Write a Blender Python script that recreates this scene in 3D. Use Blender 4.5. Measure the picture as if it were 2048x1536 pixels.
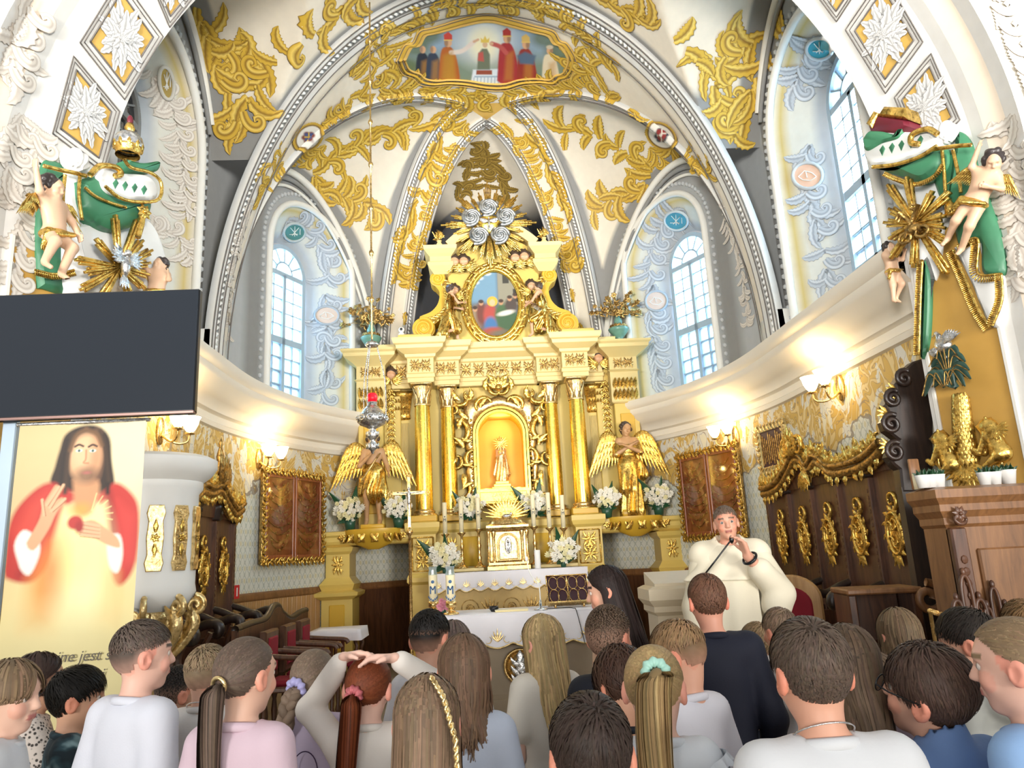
import bpy,math,random
import numpy as np
from mathutils import Vector,Matrix
from mathutils.bvhtree import BVHTree
from math import sin,cos,pi,radians,sqrt,atan2

for _o in list(bpy.data.objects):
  bpy.data.objects.remove(_o)
SC=bpy.context.scene
COL=SC.collection
A=np.array
R_=np.random.RandomState(7)
random.seed(7)

# ------------------------------------------------------------------ camera
CAM=A([-.40,0.0,1.65])
FPX=1480.0  # focal length in pixels of the 2048 x 1536 frame
_p,_r,_y=radians(13.0),radians(2.9),radians(2.9)
_fw=A([sin(_y)*cos(_p),cos(_y)*cos(_p),sin(_p)])
_rt=A([cos(_y),-sin(_y),0.0])
_up=np.cross(_rt,_fw)
CR,CU,CF=_rt*cos(_r)-_up*sin(_r),_up*cos(_r)+_rt*sin(_r),_fw
cam_data=bpy.data.cameras.new('camera')
cam_data.sensor_width=36.0
cam_data.lens=36.0*FPX/2048
cam_data.clip_start,cam_data.clip_end=.05,200
cam=bpy.data.objects.new('camera',cam_data)
COL.objects.link(cam)
cam.matrix_world=Matrix(((CR[0],CU[0],-CF[0],CAM[0]),(CR[1],CU[1],-CF[1],CAM[1]),(CR[2],CU[2],-CF[2],CAM[2]),(0,0,0,1)))
SC.camera=cam

def ray(u,v):
  return CF+CR*(u-1024)/FPX-CU*(v-768)/FPX

def at(u,v,X=None,Y=None,Z=None):
  """The point of the place that the photograph shows at pixel (u, v), on the plane X, Y or Z."""
  d=ray(u,v)
  k=(X-CAM[0])/d[0] if X is not None else (Y-CAM[1])/d[1] if Y is not None else (Z-CAM[2])/d[2]
  return CAM+d*k

  # ------------------------------------------------------------------ sky, daylight, exposure
SC.view_settings.view_transform='Standard'
SC.view_settings.look='None'
SC.view_settings.exposure=0.12
SC.view_settings.gamma=1.0
SC.view_settings.use_curve_mapping=False
SC.cycles.use_denoising=True
SC.cycles.max_bounces=7
SC.cycles.diffuse_bounces=4
SC.cycles.glossy_bounces=3
SC.cycles.transparent_max_bounces=12
SC.cycles.sample_clamp_indirect=6.0
SC.cycles.caustics_reflective=False
SC.cycles.caustics_refractive=False
world=bpy.data.worlds.new('daylight')
SC.world=world
world.use_nodes=True
_bg=world.node_tree.nodes['Background']
_bg.inputs['Color'].default_value=(.95,.97,1.0,1)
_bg.inputs['Strength'].default_value=0.45

def area_light(name,loc,to,sx,sy,watts,color=(1,1,1),spread=180):
  L=bpy.data.lights.new(name,'AREA')
  L.shape,L.size,L.size_y,L.energy,L.color='RECTANGLE',sx,sy,watts,color
  L.spread=radians(spread)
  o=bpy.data.objects.new(name,L)
  o.location=loc
  o.rotation_euler=(Vector(to)-Vector(loc)).to_track_quat('-Z','Z').to_euler()
  COL.objects.link(o)
  return o

def point_light(name,loc,watts,color=(1,.8,.5),r=.05):
  L=bpy.data.lights.new(name,'POINT')
  L.energy,L.color,L.shadow_soft_size=watts,color,r
  o=bpy.data.objects.new(name,L)
  o.location=loc
  COL.objects.link(o)
  return o
  # added fill lights out in the unseen nave, then daylight of the chancel's own windows
area_light('fill_nave_back',(1.0,-20.0,4.6),(0,9,6.2),11.0,7.0,1350,(1.0,.96,.89))  # unseen fill, added to light the congregation and the chancel from behind
area_light('fill_nave_side',(5.6,-8.0,2.4),(-.4,9.6,8.8),3.0,2.6,420,(1.0,.97,.92),60)  # this one and its twin: unseen fills, added low to brighten the vault
area_light('fill_nave_side',(-5.6,-8.0,2.4),(.4,9.6,8.8),3.0,2.6,420,(1.0,.97,.92),60)
area_light('daylight_apse_window',(3.55,11.7,5.6),(0,8,4.5),1.0,2.6,340,(.44,.73,1.0))
area_light('daylight_apse_window',(-3.75,11.7,5.6),(0,8,4.5),1.0,2.6,340,(.44,.73,1.0))
area_light('daylight_bay_window',(4.3,7.0,5.7),(0,7.2,4.6),1.0,2.6,520,(.60,.82,1.0))

# ------------------------------------------------------------------ mesh helpers
class M:
  """Collects shapes; build() links them as one mesh object."""
  def __init__(s):
    s.V,s.F,s.C,s.U,s.n=[],[],[],[],0
  def add(s,vf,T=None,c=None,uv=None):
    V,F=vf
    V=np.asarray(V,float).reshape(-1,3)
    if T is not None:
      V=T(V) if callable(T) else V @ T[:3,:3].T+T[:3,3]
    fs=F if isinstance(F,list) else [F]
    for f in fs:
      f=np.asarray(f,int)
      if f.size:
        s.F.append(f.reshape(-1,f.shape[-1])+s.n)
    s.V.append(V)
    k=len(V)
    if c is None:
      c=(1,1,1)
    c=np.asarray(c,float)
    s.C.append(np.broadcast_to(c,(k,3)) if c.ndim==1 else c)
    s.U.append(np.zeros((k,2)) if uv is None else np.asarray(uv,float))
    s.n+=k
    return s
  def verts(s):
    return np.concatenate(s.V) if s.V else np.zeros((0,3))
  def mesh(s,name,smooth=True,off=None,color=False,uv=False):
    me=bpy.data.meshes.new(name)
    V=s.verts()
    if off is not None:
      V=V-np.asarray(off)
    lens=np.concatenate([np.full(len(f),f.shape[1]) for f in s.F])
    loops=np.concatenate([f.ravel() for f in s.F])
    me.vertices.add(len(V))
    me.vertices.foreach_set('co',V.astype(np.float32).ravel())
    me.loops.add(len(loops))
    me.loops.foreach_set('vertex_index',loops.astype(np.int32))
    me.polygons.add(len(lens))
    st=np.concatenate([[0],np.cumsum(lens)[:-1]])
    me.polygons.foreach_set('loop_start',st.astype(np.int32))
    me.polygons.foreach_set('loop_total',lens.astype(np.int32))
    me.polygons.foreach_set('use_smooth',np.full(len(lens),bool(smooth)))
    me.update(calc_edges=True)
    if color:
      Cc=np.concatenate(s.C)
      at_=me.color_attributes.new('col','FLOAT_COLOR','POINT')
      at_.data.foreach_set('color',np.concatenate([Cc,np.ones((len(Cc),1))],1).astype(np.float32).ravel())
    if uv:
      l=me.uv_layers.new(name='uv')
      l.data.foreach_set('uv',np.concatenate(s.U)[loops].astype(np.float32).ravel())
    me.validate()
    return me
  def build(s,name,mat,parent=None,world=True,smooth=True,color=False,uv=False,auto=None):
    """One object; with world=True the vertices are world coordinates and the parent's position is taken off."""
    off=None
    if parent is not None and world:
      off=A(parent.matrix_world.translation) if parent.parent is None else A(wloc(parent))
    me=s.mesh(name,smooth,off,color,uv)
    if mat is not None:
      me.materials.append(mat)
    o=bpy.data.objects.new(name,me)
    COL.objects.link(o)
    if parent is not None:
      o.parent=parent
    if auto:
      sharp(me,auto)
    return o

def sharp(me,deg=35):
  """Marks edges sharper than deg so that flat faces stay crisp."""
  n=len(me.polygons)
  nor=np.zeros(n*3); me.polygons.foreach_get('normal',nor); nor=nor.reshape(-1,3)
  le=np.zeros(len(me.loops),np.int32); me.loops.foreach_get('edge_index',le)
  lt=np.zeros(n,np.int32); me.polygons.foreach_get('loop_total',lt)
  pf=np.repeat(np.arange(n),lt)
  o=np.argsort(le,kind='stable'); e,p=le[o],pf[o]
  same=e[1:]==e[:-1]
  i=np.nonzero(same)[0]
  d=(nor[p[i]]*nor[p[i+1]]).sum(1)
  sh=np.zeros(len(me.edges),bool)
  sh[e[i[d<cos(radians(deg))]]]=True
  a=me.attributes.get('sharp_edge') or me.attributes.new('sharp_edge','BOOLEAN','EDGE')
  a.data.foreach_set('value',sh)

_WL={}
def wloc(o):
  p=Vector(o.location)
  while o.parent is not None:
    o=o.parent
    p=p+o.location
  return tuple(p)

def tag(o,label=None,cat=None,group=None,kind=None):
  for k,v in (('label',label),('category',cat),('group',group),('kind',kind)):
    if v:
      o[k]=v
  return o

def thing(name,label,cat,loc=(0,0,0),rz=0,group=None,kind=None):
  o=bpy.data.objects.new(name,None)
  COL.objects.link(o)
  o.empty_display_size=.1
  o.location=loc
  o.rotation_euler=(0,0,rz)
  o.matrix_world=Matrix.Translation(loc) @ Matrix.Rotation(rz,4,'Z')
  return tag(o,label,cat,group,kind)

def struct(o):
  o['kind']='structure'
  return o

def copy_tree(o,parent=None):
  c=o.copy()
  COL.objects.link(c)
  c.parent=parent
  for ch in [x for x in bpy.data.objects if x.parent==o]:
    copy_tree(ch,c)
  return c

def Tm(loc=(0,0,0),rz=0,s=1,rx=0,ry=0):
  m=Matrix.Translation(loc) @ Matrix.Rotation(rz,4,'Z') @ Matrix.Rotation(ry,4,'Y') @ Matrix.Rotation(rx,4,'X')
  m=np.array(m)
  s=np.broadcast_to(np.asarray(s,float),(3,))
  m[:3,:3]=m[:3,:3]*s
  return m

def frame_T(o,e1,e2,s=1.0):
  """Maps the drawing plane (x, z) to e1, e2 at o; -y points to the viewer side e1 x e2."""
  e1=np.asarray(e1,float); e1=e1/np.linalg.norm(e1)
  e2=np.asarray(e2,float); e2=e2-e1*(e2 @ e1); e2=e2/np.linalg.norm(e2)
  n=np.cross(e1,e2)
  m=np.eye(4)
  m[:3,0],m[:3,1],m[:3,2],m[:3,3]=e1*s,-n*s,e2*s,o
  return m

def box(x0,x1,y0,y1,z0,z1):
  V=[(x,y,z) for z in (z0,z1) for y in (y0,y1) for x in (x0,x1)]
  return A(V,float),A([(0,2,3,1),(4,5,7,6),(0,1,5,4),(2,6,7,3),(0,4,6,2),(1,3,7,5)])

def cham(x0,x1,y0,y1,z0,z1,b=.01):
  """A box with chamfered edges."""
  c,h=A([(x0+x1)/2,(y0+y1)/2,(z0+z1)/2]),A([x1-x0,y1-y0,z1-z0])/2
  b=min(b,h.min()*.9)
  V,ix=[],{}
  for sx in (-1,1):
    for sy in (-1,1):
      for sz in (-1,1):
        for ax in range(3):
          p=h-b
          p=p.copy(); p[ax]=h[ax]
          ix[sx,sy,sz,ax]=len(V)
          V.append(c+p*(sx,sy,sz))
  Q,Tr=[],[]
  for ax in range(3):
    o=[i for i in range(3) if i != ax]
    for s in (-1,1):
      q=[]
      for a,b2 in ((-1,-1),(1,-1),(1,1),(-1,1)):
        k=[0,0,0]; k[ax]=s; k[o[0]]=a; k[o[1]]=b2
        q.append(ix[k[0],k[1],k[2],ax])
      flip=(s>0)==(ax==1)
      Q.append(q[::-1] if flip else q)
  for ax in range(3):
    o=[i for i in range(3) if i != ax]
    for a in (-1,1):
      for b2 in (-1,1):
        q=[]
        for s,f in ((-1,o[0]),(1,o[0]),(1,o[1]),(-1,o[1])):
          k=[0,0,0]; k[ax]=s; k[o[0]]=a; k[o[1]]=b2
          q.append(ix[k[0],k[1],k[2],f])
        n=np.cross(V[q[1]]-V[q[0]],V[q[2]]-V[q[0]])
        if n @ (V[q[0]]-c)<0:
          q=q[::-1]
        Q.append(q)
  for sx in (-1,1):
    for sy in (-1,1):
      for sz in (-1,1):
        q=[ix[sx,sy,sz,i] for i in range(3)]
        Tr.append(q if sx*sy*sz>0 else q[::-1])
  return A(V),[A(Q),A(Tr)]

def grid_faces(n,m,closed_n=False,closed_m=False):
  i=np.arange(n if closed_n else n-1)[:,None]
  j=np.arange(m if closed_m else m-1)[None]
  i2,j2=(i+1)%n,(j+1)%m
  return np.stack([i*m+j,i2*m+j,i2*m+j2,i*m+j2],-1).reshape(-1,4)

def lathe(prof,n=24,a0=0,a1=2*pi,sx=1,sy=1):
  prof=A(prof,float)
  full=abs(a1-a0-2*pi)<1e-6
  t=np.linspace(a0,a1,n,endpoint=not full)
  V=np.stack([np.outer(np.cos(t),prof[:,0])*sx,np.outer(np.sin(t),prof[:,0])*sy,np.broadcast_to(prof[:,1],(n,len(prof)))],-1)
  return V.reshape(-1,3),grid_faces(n,len(prof),full)

def tube(P,r,n=8,closed=False,flat=1.0,cap=True):
  P=A(P,float)
  k=len(P)
  r=np.broadcast_to(np.asarray(r,float),(k,))
  d=(np.roll(P,-1,0)-np.roll(P,1,0)) if closed else np.gradient(P,axis=0)
  d /= np.linalg.norm(d,axis=1,keepdims=True)+1e-12
  u=np.zeros((k,3))
  ref=A([0,0,1.]) if abs(d[0,2])<.9 else A([0,1.,0])
  u[0]=np.cross(d[0],ref); u[0] /= np.linalg.norm(u[0])
  for i in range(1,k):
    x=u[i-1]-d[i]*(u[i-1] @ d[i])
    u[i]=x/(np.linalg.norm(x)+1e-12)
  w=np.cross(d,u)
  a=np.arange(n)*2*pi/n
  V=P[:,None]+r[:,None,None]*(np.cos(a)[None,:,None]*u[:,None]+flat*np.sin(a)[None,:,None]*w[:,None])
  V=V.reshape(-1,3)
  F=[grid_faces(k,n,closed,True)[:,::-1]]
  if cap and not closed:
    F+=[A([np.arange(n)]),A([np.arange(n)[::-1]+(k-1)*n])]
  return V,F

def prism(poly,d0,d1,bev=0.0,n_out=None):
  """Polygon in the (x, z) plane, thickness along y from d1 (back) to d0 (front, smaller y); front edge bevelled."""
  P=A(poly,float)
  area=(P[:,0]*np.roll(P[:,1],-1)-np.roll(P[:,0],-1)*P[:,1]).sum()
  if area<0:
    P=P[::-1]
  n=len(P)
  e1=P-np.roll(P,1,0); e2=np.roll(P,-1,0)-P
  n1=np.stack([-e1[:,1],e1[:,0]],1); n2=np.stack([-e2[:,1],e2[:,0]],1)
  n1 /= np.linalg.norm(n1,axis=1,keepdims=True)+1e-9; n2 /= np.linalg.norm(n2,axis=1,keepdims=True)+1e-9
  nn=n1+n2
  nn /= np.maximum((nn*n1).sum(1),.35)[:,None]
  rings=[(P,d1),(P,d0+bev)]+([(P+nn*bev,d0)] if bev else [])
  V=np.concatenate([np.stack([q[:,0],np.full(n,y),q[:,1]],1) for q,y in rings])
  k=len(rings)
  F=[grid_faces(k,n,False,True)[:,::-1],A([np.arange(n)[::-1]]),A([np.arange(n)+(k-1)*n])]
  return V,F

def ellipsoid(c,r,n=12,m=8):
  p=np.linspace(-pi/2+1e-3,pi/2-1e-3,m)
  V,F=lathe(np.stack([np.cos(p),np.sin(p)],1),n)
  return V*A(r)+A(c),F

def sweep_plan(prof,P,N,zero=0):
  """prof: list of (out, z); P: plan points (k, 2); N: plan normals towards the room."""
  prof=A(prof,float)
  V=np.concatenate([P[:,None]+N[:,None]*prof[None,:,:1],np.broadcast_to(prof[None,:,1:],(len(P),len(prof),1))],-1)
  return V.reshape(-1,3),grid_faces(len(P),len(prof))

def bez(pts,n=16):
  """Catmull-Rom through the points."""
  P=A(pts,float)
  if len(P)<3:
    t=np.linspace(0,1,n)[:,None]
    return P[0]*(1-t)+P[-1]*t
  Q=np.concatenate([[2*P[0]-P[1]],P,[2*P[-1]-P[-2]]])
  t=np.linspace(0,len(P)-1-1e-9,n)
  i=t.astype(int); f=(t-i)[:,None]
  a,b,c,d=Q[i],Q[i+1],Q[i+2],Q[i+3]
  return .5*(2*b+(c-a)*f+(2*a-5*b+4*c-d)*f**2+(3*b-a-3*c+d)*f**3)

def spiral(cx,cz,r0,r1,a0,turns,n=28):
  t=np.linspace(0,1,n)
  r=r0*(1-t)+r1*t
  a=a0+turns*2*pi*t
  return np.stack([cx+r*np.cos(a),cz+r*np.sin(a)],1)

def xz(P,y=0.0):
  P=A(P,float)
  return np.stack([P[:,0],np.full(len(P),y),P[:,1]],1)

def leaf_strip(mid,width,lobes=3,relief=.25,curl=0.0,ser=.32,ends=(0.05,0.02)):
  """An acanthus-like leaf along a 2D midrib (x, z): 5 verts across, serrated edge, raised lobes (towards -y)."""
  P=A(mid,float)
  k=len(P)
  t=np.linspace(0,1,k)
  d=np.gradient(P,axis=0); d /= np.linalg.norm(d,axis=1,keepdims=True)+1e-9
  nrm=np.stack([-d[:,1],d[:,0]],1)
  w=width*(np.sin(pi*np.clip(t*.93+.05,0,1)**.75)**.8)
  saw=1-ser*((t*lobes*2)%1.0)
  w=np.maximum(w*saw,width*A(ends)[(t>.5).astype(int)])
  off=A([-1,-.5,0,.5,1])
  hgt=A([0,1,.45,1,0])*relief
  V=np.zeros((k,5,3))
  V[:,:,0]=P[:,None,0]+nrm[:,None,0]*w[:,None]*off
  V[:,:,2]=P[:,None,1]+nrm[:,None,1]*w[:,None]*off
  V[:,:,1]=-(hgt[None]*w[:,None]*1.2+curl*(t[:,None]**2)*width)
  return V.reshape(-1,3),grid_faces(k,5)

def leaf(x,z,ang,L,w,bend=.5,lobes=3,relief=.3,curl=.6,k=13):
  """A leaf rooted at (x, z) pointing at ang, bending sideways by bend (radians)."""
  t=np.linspace(0,1,k)
  a=ang+bend*t**1.3
  st=L/(k-1)
  P=np.stack([x+np.concatenate([[0],np.cumsum(np.cos(a[:-1]))])*st,z+np.concatenate([[0],np.cumsum(np.sin(a[:-1]))])*st],1)
  return leaf_strip(P,w,lobes,relief,curl)

def c_scroll(x,z,s,ang,flip=1,r=.10,n=34,n_t=7,y=0.0):
  """A C-scroll tube with curled ends; s is its length."""
  t=np.linspace(-1,1,n)
  a=t*2.2
  e=np.abs(t)
  rad=.5*(1-.55*np.clip((e-.55)/.45,0,1))
  # spine: arc that curls in at both ends
  ang_t=np.cumsum(np.concatenate([[0],(1.6+9*np.clip(e[1:]-.55,0,1)**1.3)*np.diff(t)]))
  ang_t-=ang_t[n // 2]
  px=np.concatenate([[0],np.cumsum(np.cos(ang_t[:-1])*np.diff(t))]); pz=np.concatenate([[0],np.cumsum(np.sin(ang_t[:-1])*np.diff(t))])
  px-=px[n // 2]; pz-=pz[n // 2]
  P=np.stack([px,pz*flip],1)*s*.5
  c,sn=cos(ang),sin(ang)
  P=np.stack([x+P[:,0]*c-P[:,1]*sn,z+P[:,0]*sn+P[:,1]*c],1)
  rr=s*r*(.45+.75*np.cos(t*pi/2*.9)+.35*np.clip(e-.8,0,1)*5*.6)
  return tube(xz(P,y),rr,n_t)

def rosette(x,z,r,n=6,y=0.0):
  V,F=[],[]
  m=M()
  for i in range(n):
    m.add(leaf(x,z,2*pi*i/n+.2,r,r*.36,.15,1,.5,.0,7))
  m.add(ellipsoid((x,-r*.18,z),(r*.26,r*.22,r*.26),8,6))
  V=m.verts(); V[:,1]+=y
  return V,[np.concatenate([f for f in m.F if f.shape[1]==4])]

def mirror(vf):
  V,F=vf
  V=A(V,float)*A([-1,1,1])
  fs=F if isinstance(F,list) else [F]
  return V,[np.asarray(f)[:,::-1] for f in fs]

  # ------------------------------------------------------------------ signed-distance modelling (bodies, statues)
def axis(lo,hi,h,fine=None):
  """Grid coordinates from lo to hi, step h, with step fine[2] between fine[0] and fine[1]."""
  if fine is None:
    return np.arange(lo,hi+h,h)
  f0,f1,hf=fine
  return np.concatenate([np.arange(lo,f0,h),np.arange(max(f0,lo),min(f1,hi),hf),np.arange(f1,hi+h,h)])

class SDF:
  def __init__(s,xs,ys,zs):
    s.ax=(A(xs),A(ys),A(zs))
    s.D=np.full((len(xs),len(ys),len(zs)),1.0,np.float32)
  def win(s,lo,hi):
    sl,g=[],[]
    for i in range(3):
      a=np.searchsorted(s.ax[i],lo[i]); b=np.searchsorted(s.ax[i],hi[i])
      if b <= a:
        return None,None
      sl.append(slice(a,b))
      sh=[1,1,1]; sh[i]=b-a
      g.append(s.ax[i][a:b].astype(np.float32).reshape(sh))
    return tuple(sl),g
  def put(s,sl,d,k,sub):
    D=s.D[sl]
    if sub:
      D2=-D
      h=np.maximum(k-np.abs(D2-d),0)/k
      s.D[sl]=-(np.minimum(D2,d)-h*h*k*.25)
    else:
      h=np.maximum(k-np.abs(D-d),0)/k
      s.D[sl]=np.minimum(D,d)-h*h*k*.25
  def cap(s,a,b,r0,r1=None,k=.02,sub=False,fold=None,flat=None):
    """Tapered capsule; fold=(n, amp) ripples it round its axis; flat scales its thickness along y."""
    a,b=A(a,float),A(b,float)
    r1=r0 if r1 is None else r1
    m=max(r0,r1)*1.3+k+.02
    sl,g=s.win(np.minimum(a,b)-m,np.maximum(a,b)+m)
    if sl is None:
      return s
    X,Y,Z=g
    ba=b-a
    L2=float(ba @ ba)+1e-9
    t=np.clip(((X-a[0])*ba[0]+(Y-a[1])*ba[1]+(Z-a[2])*ba[2])/L2,0,1)
    dx,dy,dz=X-a[0]-ba[0]*t,Y-a[1]-ba[1]*t,Z-a[2]-ba[2]*t
    if flat:
      dy=dy/flat
    r=r0+(r1-r0)*t
    if fold:
      th=np.arctan2(dy,dx)
      r=r+fold[1]*np.sin(fold[0]*th+(fold[2] if len(fold)>2 else 0)+5*t)*t
    s.put(sl,np.sqrt(dx*dx+dy*dy+dz*dz)-r,k,sub)
    return s
  def ell(s,c,r,k=.02,sub=False,R=None):
    c,r=A(c,float),A(r,float)
    m=max(r)+k+.02
    sl,g=s.win(c-m,c+m)
    if sl is None:
      return s
    X,Y,Z=g[0]-c[0],g[1]-c[1],g[2]-c[2]
    if R is not None:
      X,Y,Z=(R[0][0]*X+R[0][1]*Y+R[0][2]*Z,R[1][0]*X+R[1][1]*Y+R[1][2]*Z,R[2][0]*X+R[2][1]*Y+R[2][2]*Z)
    k0=np.sqrt((X/r[0])**2+(Y/r[1])**2+(Z/r[2])**2)
    k1=np.sqrt((X/r[0]**2)**2+(Y/r[1]**2)**2+(Z/r[2]**2)**2)
    s.put(sl,k0*(k0-1)/(k1+1e-6),k,sub)
    return s
  def cut(s,p,n,k=.006):
    """Removes what lies on the n side of the plane through p."""
    X,Y,Z=(s.ax[i].astype(np.float32).reshape([-1 if j==i else 1 for j in range(3)]) for i in range(3))
    d=-((X-p[0])*n[0]+(Y-p[1])*n[1]+(Z-p[2])*n[2])
    s.put((slice(None),)*3,d+0*s.D,k,True)
    return s
  def bump(s,f):
    """Adds f(X, Y, Z) to the field (folds, wrinkles)."""
    X,Y,Z=(s.ax[i].astype(np.float32).reshape([-1 if j==i else 1 for j in range(3)]) for i in range(3))
    s.D=s.D+f(X,Y,Z).astype(np.float32)
    return s
  def mesh(s):
    D=s.D
    ins=D<0
    c=np.zeros(tuple(n-1 for n in D.shape),np.int8)
    for i in (0,1):
      for j in (0,1):
        for k in (0,1):
          c+=ins[i:D.shape[0]-1+i,j:D.shape[1]-1+j,k:D.shape[2]-1+k]
    ii,jj,kk=np.nonzero((c>0) & (c<8))
    idx=np.full(c.shape,-1,np.int32)
    idx[ii,jj,kk]=np.arange(len(ii))
    P=np.zeros((len(ii),3)); W=np.zeros(len(ii))
    cor=[(a,b,d) for a in (0,1) for b in (0,1) for d in (0,1)]
    val={q: D[ii+q[0],jj+q[1],kk+q[2]] for q in cor}
    for q in cor:
      for ax in range(3):
        if q[ax]==0:
          q2=list(q); q2[ax]=1; q2=tuple(q2)
          d0,d1=val[q],val[q2]
          mk=(d0<0) != (d1<0)
          t=np.where(mk,d0/np.where(mk,d0-d1,1),0)
          pt=np.tile(A(q,float),(len(ii),1)); pt[:,ax]=t
          P+=np.where(mk[:,None],pt,0); W+=mk
    P=P/W[:,None]+np.stack([ii,jj,kk],1)
    V=np.stack([np.interp(P[:,i],np.arange(len(s.ax[i])),s.ax[i]) for i in range(3)],1)
    F=[]
    for ax in range(3):
      o=[(1,2),(2,0),(0,1)][ax]
      a=[slice(None)]*3; b=[slice(None)]*3
      a[ax]=slice(0,-1); b[ax]=slice(1,None)
      for q in o:
        a[q]=slice(1,-1); b[q]=slice(1,-1)
      f=ins[tuple(a)] != ins[tuple(b)]
      e=np.stack(np.nonzero(f),1)
      if not len(e):
        continue
      sgn=ins[tuple(a)][f]
      for q in o:
        e[:,q]+=1
      def cell(du,dv):
        k=e.copy(); k[:,o[0]]-=du; k[:,o[1]]-=dv
        return idx[k[:,0],k[:,1],k[:,2]]
      Q=np.stack([cell(1,1),cell(0,1),cell(0,0),cell(1,0)],1)
      Q=np.where(sgn[:,None],Q,Q[:,::-1])
      F.append(Q[(Q >= 0).all(1)])
    return V,np.concatenate(F)
    # ------------------------------------------------------------------ materials
def _lin(c):
  c=A(c,float)
  return np.where(c <= .04045,c/12.92,((c+.055)/1.055)**2.4)

def rgb(h):
  """'#rrggbb' as linear rgb."""
  return tuple(_lin([int(h[i:i+2],16)/255 for i in (1,3,5)]))

class NT:
  def __init__(s,name):
    s.m=bpy.data.materials.new(name)
    s.m.use_nodes=True
    s.t=s.m.node_tree
    s.b=s.t.nodes['Principled BSDF']
    s.out=s.t.nodes['Material Output']
  def n(s,ty,props=None,**inp):
    nd=s.t.nodes.new(ty)
    for k,v in (props or {}).items():
      setattr(nd,k,v)
    for k,v in inp.items():
      s.set(nd,k.replace('_',' '),v)
    return nd
  def set(s,nd,k,v):
    i=nd.inputs[int(k)] if k.isdigit() else nd.inputs[k]
    if hasattr(v,'is_linked') or hasattr(v,'links'):
      s.t.links.new(v,i)
    elif isinstance(v,(tuple,list)) and len(v)==3 and i.type=='RGBA':
      i.default_value=(*v,1)
    else:
      i.default_value=v
  def P(s,**k):
    for a,v in k.items():
      s.set(s.b,a.replace('_',' '),v)
    return s
  def mix(s,f,a,b,mode='MIX'):
    nd=s.t.nodes.new('ShaderNodeMix')
    nd.data_type='RGBA'
    nd.blend_type=mode
    for i,v in ((0,f),(6,a),(7,b)):
      if hasattr(v,'links'):
        s.t.links.new(v,nd.inputs[i])
      elif isinstance(v,(tuple,list)):
        nd.inputs[i].default_value=(*v,1)
      else:
        nd.inputs[i].default_value=v
    return nd.outputs[2]
  def math(s,op,a,b=0.0,c=None):
    nd=s.t.nodes.new('ShaderNodeMath')
    nd.operation=op
    for i,v in ((0,a),(1,b))+(((2,c),) if c is not None else ()):
      if hasattr(v,'links'):
        s.t.links.new(v,nd.inputs[i])
      else:
        nd.inputs[i].default_value=v
    return nd.outputs[0]
  def noise(s,scale,detail=3,vec=None,rough=.5,dist=0.0):
    nd=s.n('ShaderNodeTexNoise',None,Scale=scale,Detail=detail,Roughness=rough,Distortion=dist)
    if vec is not None:
      s.t.links.new(vec,nd.inputs['Vector'])
    return nd.outputs[0]
  def ramp(s,f,*stops):
    nd=s.t.nodes.new('ShaderNodeValToRGB')
    s.t.links.new(f,nd.inputs[0])
    e=nd.color_ramp.elements
    while len(e)<len(stops):
      e.new(.5)
    for k,(p,c) in zip(e,stops):
      k.position=p
      k.color=(*c,1) if len(c)==3 else c
    return nd.outputs[0]
  def obj(s):
    return s.n('ShaderNodeTexCoord').outputs['Object']
  def uv(s):
    return s.n('ShaderNodeTexCoord').outputs['UV']
  def scale(s,v,x,y,z):
    nd=s.n('ShaderNodeMapping')
    nd.inputs['Scale'].default_value=(x,y,z)
    s.t.links.new(v,nd.inputs['Vector'])
    return nd.outputs[0]
  def bump(s,h,st=.3,d=.01):
    nd=s.n('ShaderNodeBump',None,Strength=st,Distance=d)
    s.t.links.new(h,nd.inputs['Height'])
    s.t.links.new(nd.outputs[0],s.b.inputs['Normal'])
    return s

def paint(name,c,rough=.55,var=.08,sc=6.0,metal=0.0,bump=.0,spec=.5,bsc=60):
  """Plain painted / woven surface: base colour with soft mottling."""
  t=NT(name)
  f=t.noise(sc,4,t.obj())
  d=tuple(x*(1-var*1.6) for x in c); l=tuple(min(1,x*(1+var)) for x in c)
  t.P(Base_Color=t.mix(f,d,l),Roughness=rough,Metallic=metal,Specular_IOR_Level=spec)
  if bump:
    t.bump(t.noise(bsc,3,t.obj()),bump,.004)
  return t.m

def gilt(name,c=(.80,.53,.13),rough=.27,dark=(.30,.16,.03),bump=.35,sc=26,amt=.55):
  """Leaf gilding: metal with worn darker hollows and hammered relief."""
  t=NT(name)
  v=t.obj()
  f=t.ramp(t.noise(sc,5,v),(.30,dark),(.30+.4*amt,c),(1,tuple(min(1,x*1.12) for x in c)))
  t.P(Base_Color=f,Metallic=.92,Roughness=t.math('MULTIPLY_ADD',t.noise(40,2,v),.25,rough-.1))
  t.bump(t.noise(sc*1.6,4,v),bump,.012)
  return t.m

def wood(name,c0,c1,rough=.38,sc=(1,1,9),bump=.12,coat=.2):
  t=NT(name)
  v=t.scale(t.obj(),*[12/k for k in sc])
  g=t.noise(1.3,5,v,.6,1.6)
  t.P(Base_Color=t.ramp(g,(.30,c0),(.70,c1)),Roughness=rough,Coat_Weight=coat,Coat_Roughness=.25)
  t.bump(g,bump,.004)
  return t.m

def vcol(name,rough=.6,var=.07,spec=.4,metal=0.0,sc=9.0,bump=0.0):
  t=NT(name)
  a=t.n('ShaderNodeVertexColor',{'layer_name': 'col'}).outputs[0]
  f=t.noise(sc,4,t.obj())
  t.P(Base_Color=t.mix(1.0,a,t.mix(f,(1-2*var,)*3,(1,)*3),'MULTIPLY'),Roughness=rough,Specular_IOR_Level=spec,Metallic=metal)
  if bump:
    t.bump(t.noise(40,3,t.obj()),bump,.004)
  return t.m

def glow(name,c,st):
  t=NT(name)
  t.P(Base_Color=c,Emission_Color=c,Emission_Strength=st)
  return t.m

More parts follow.
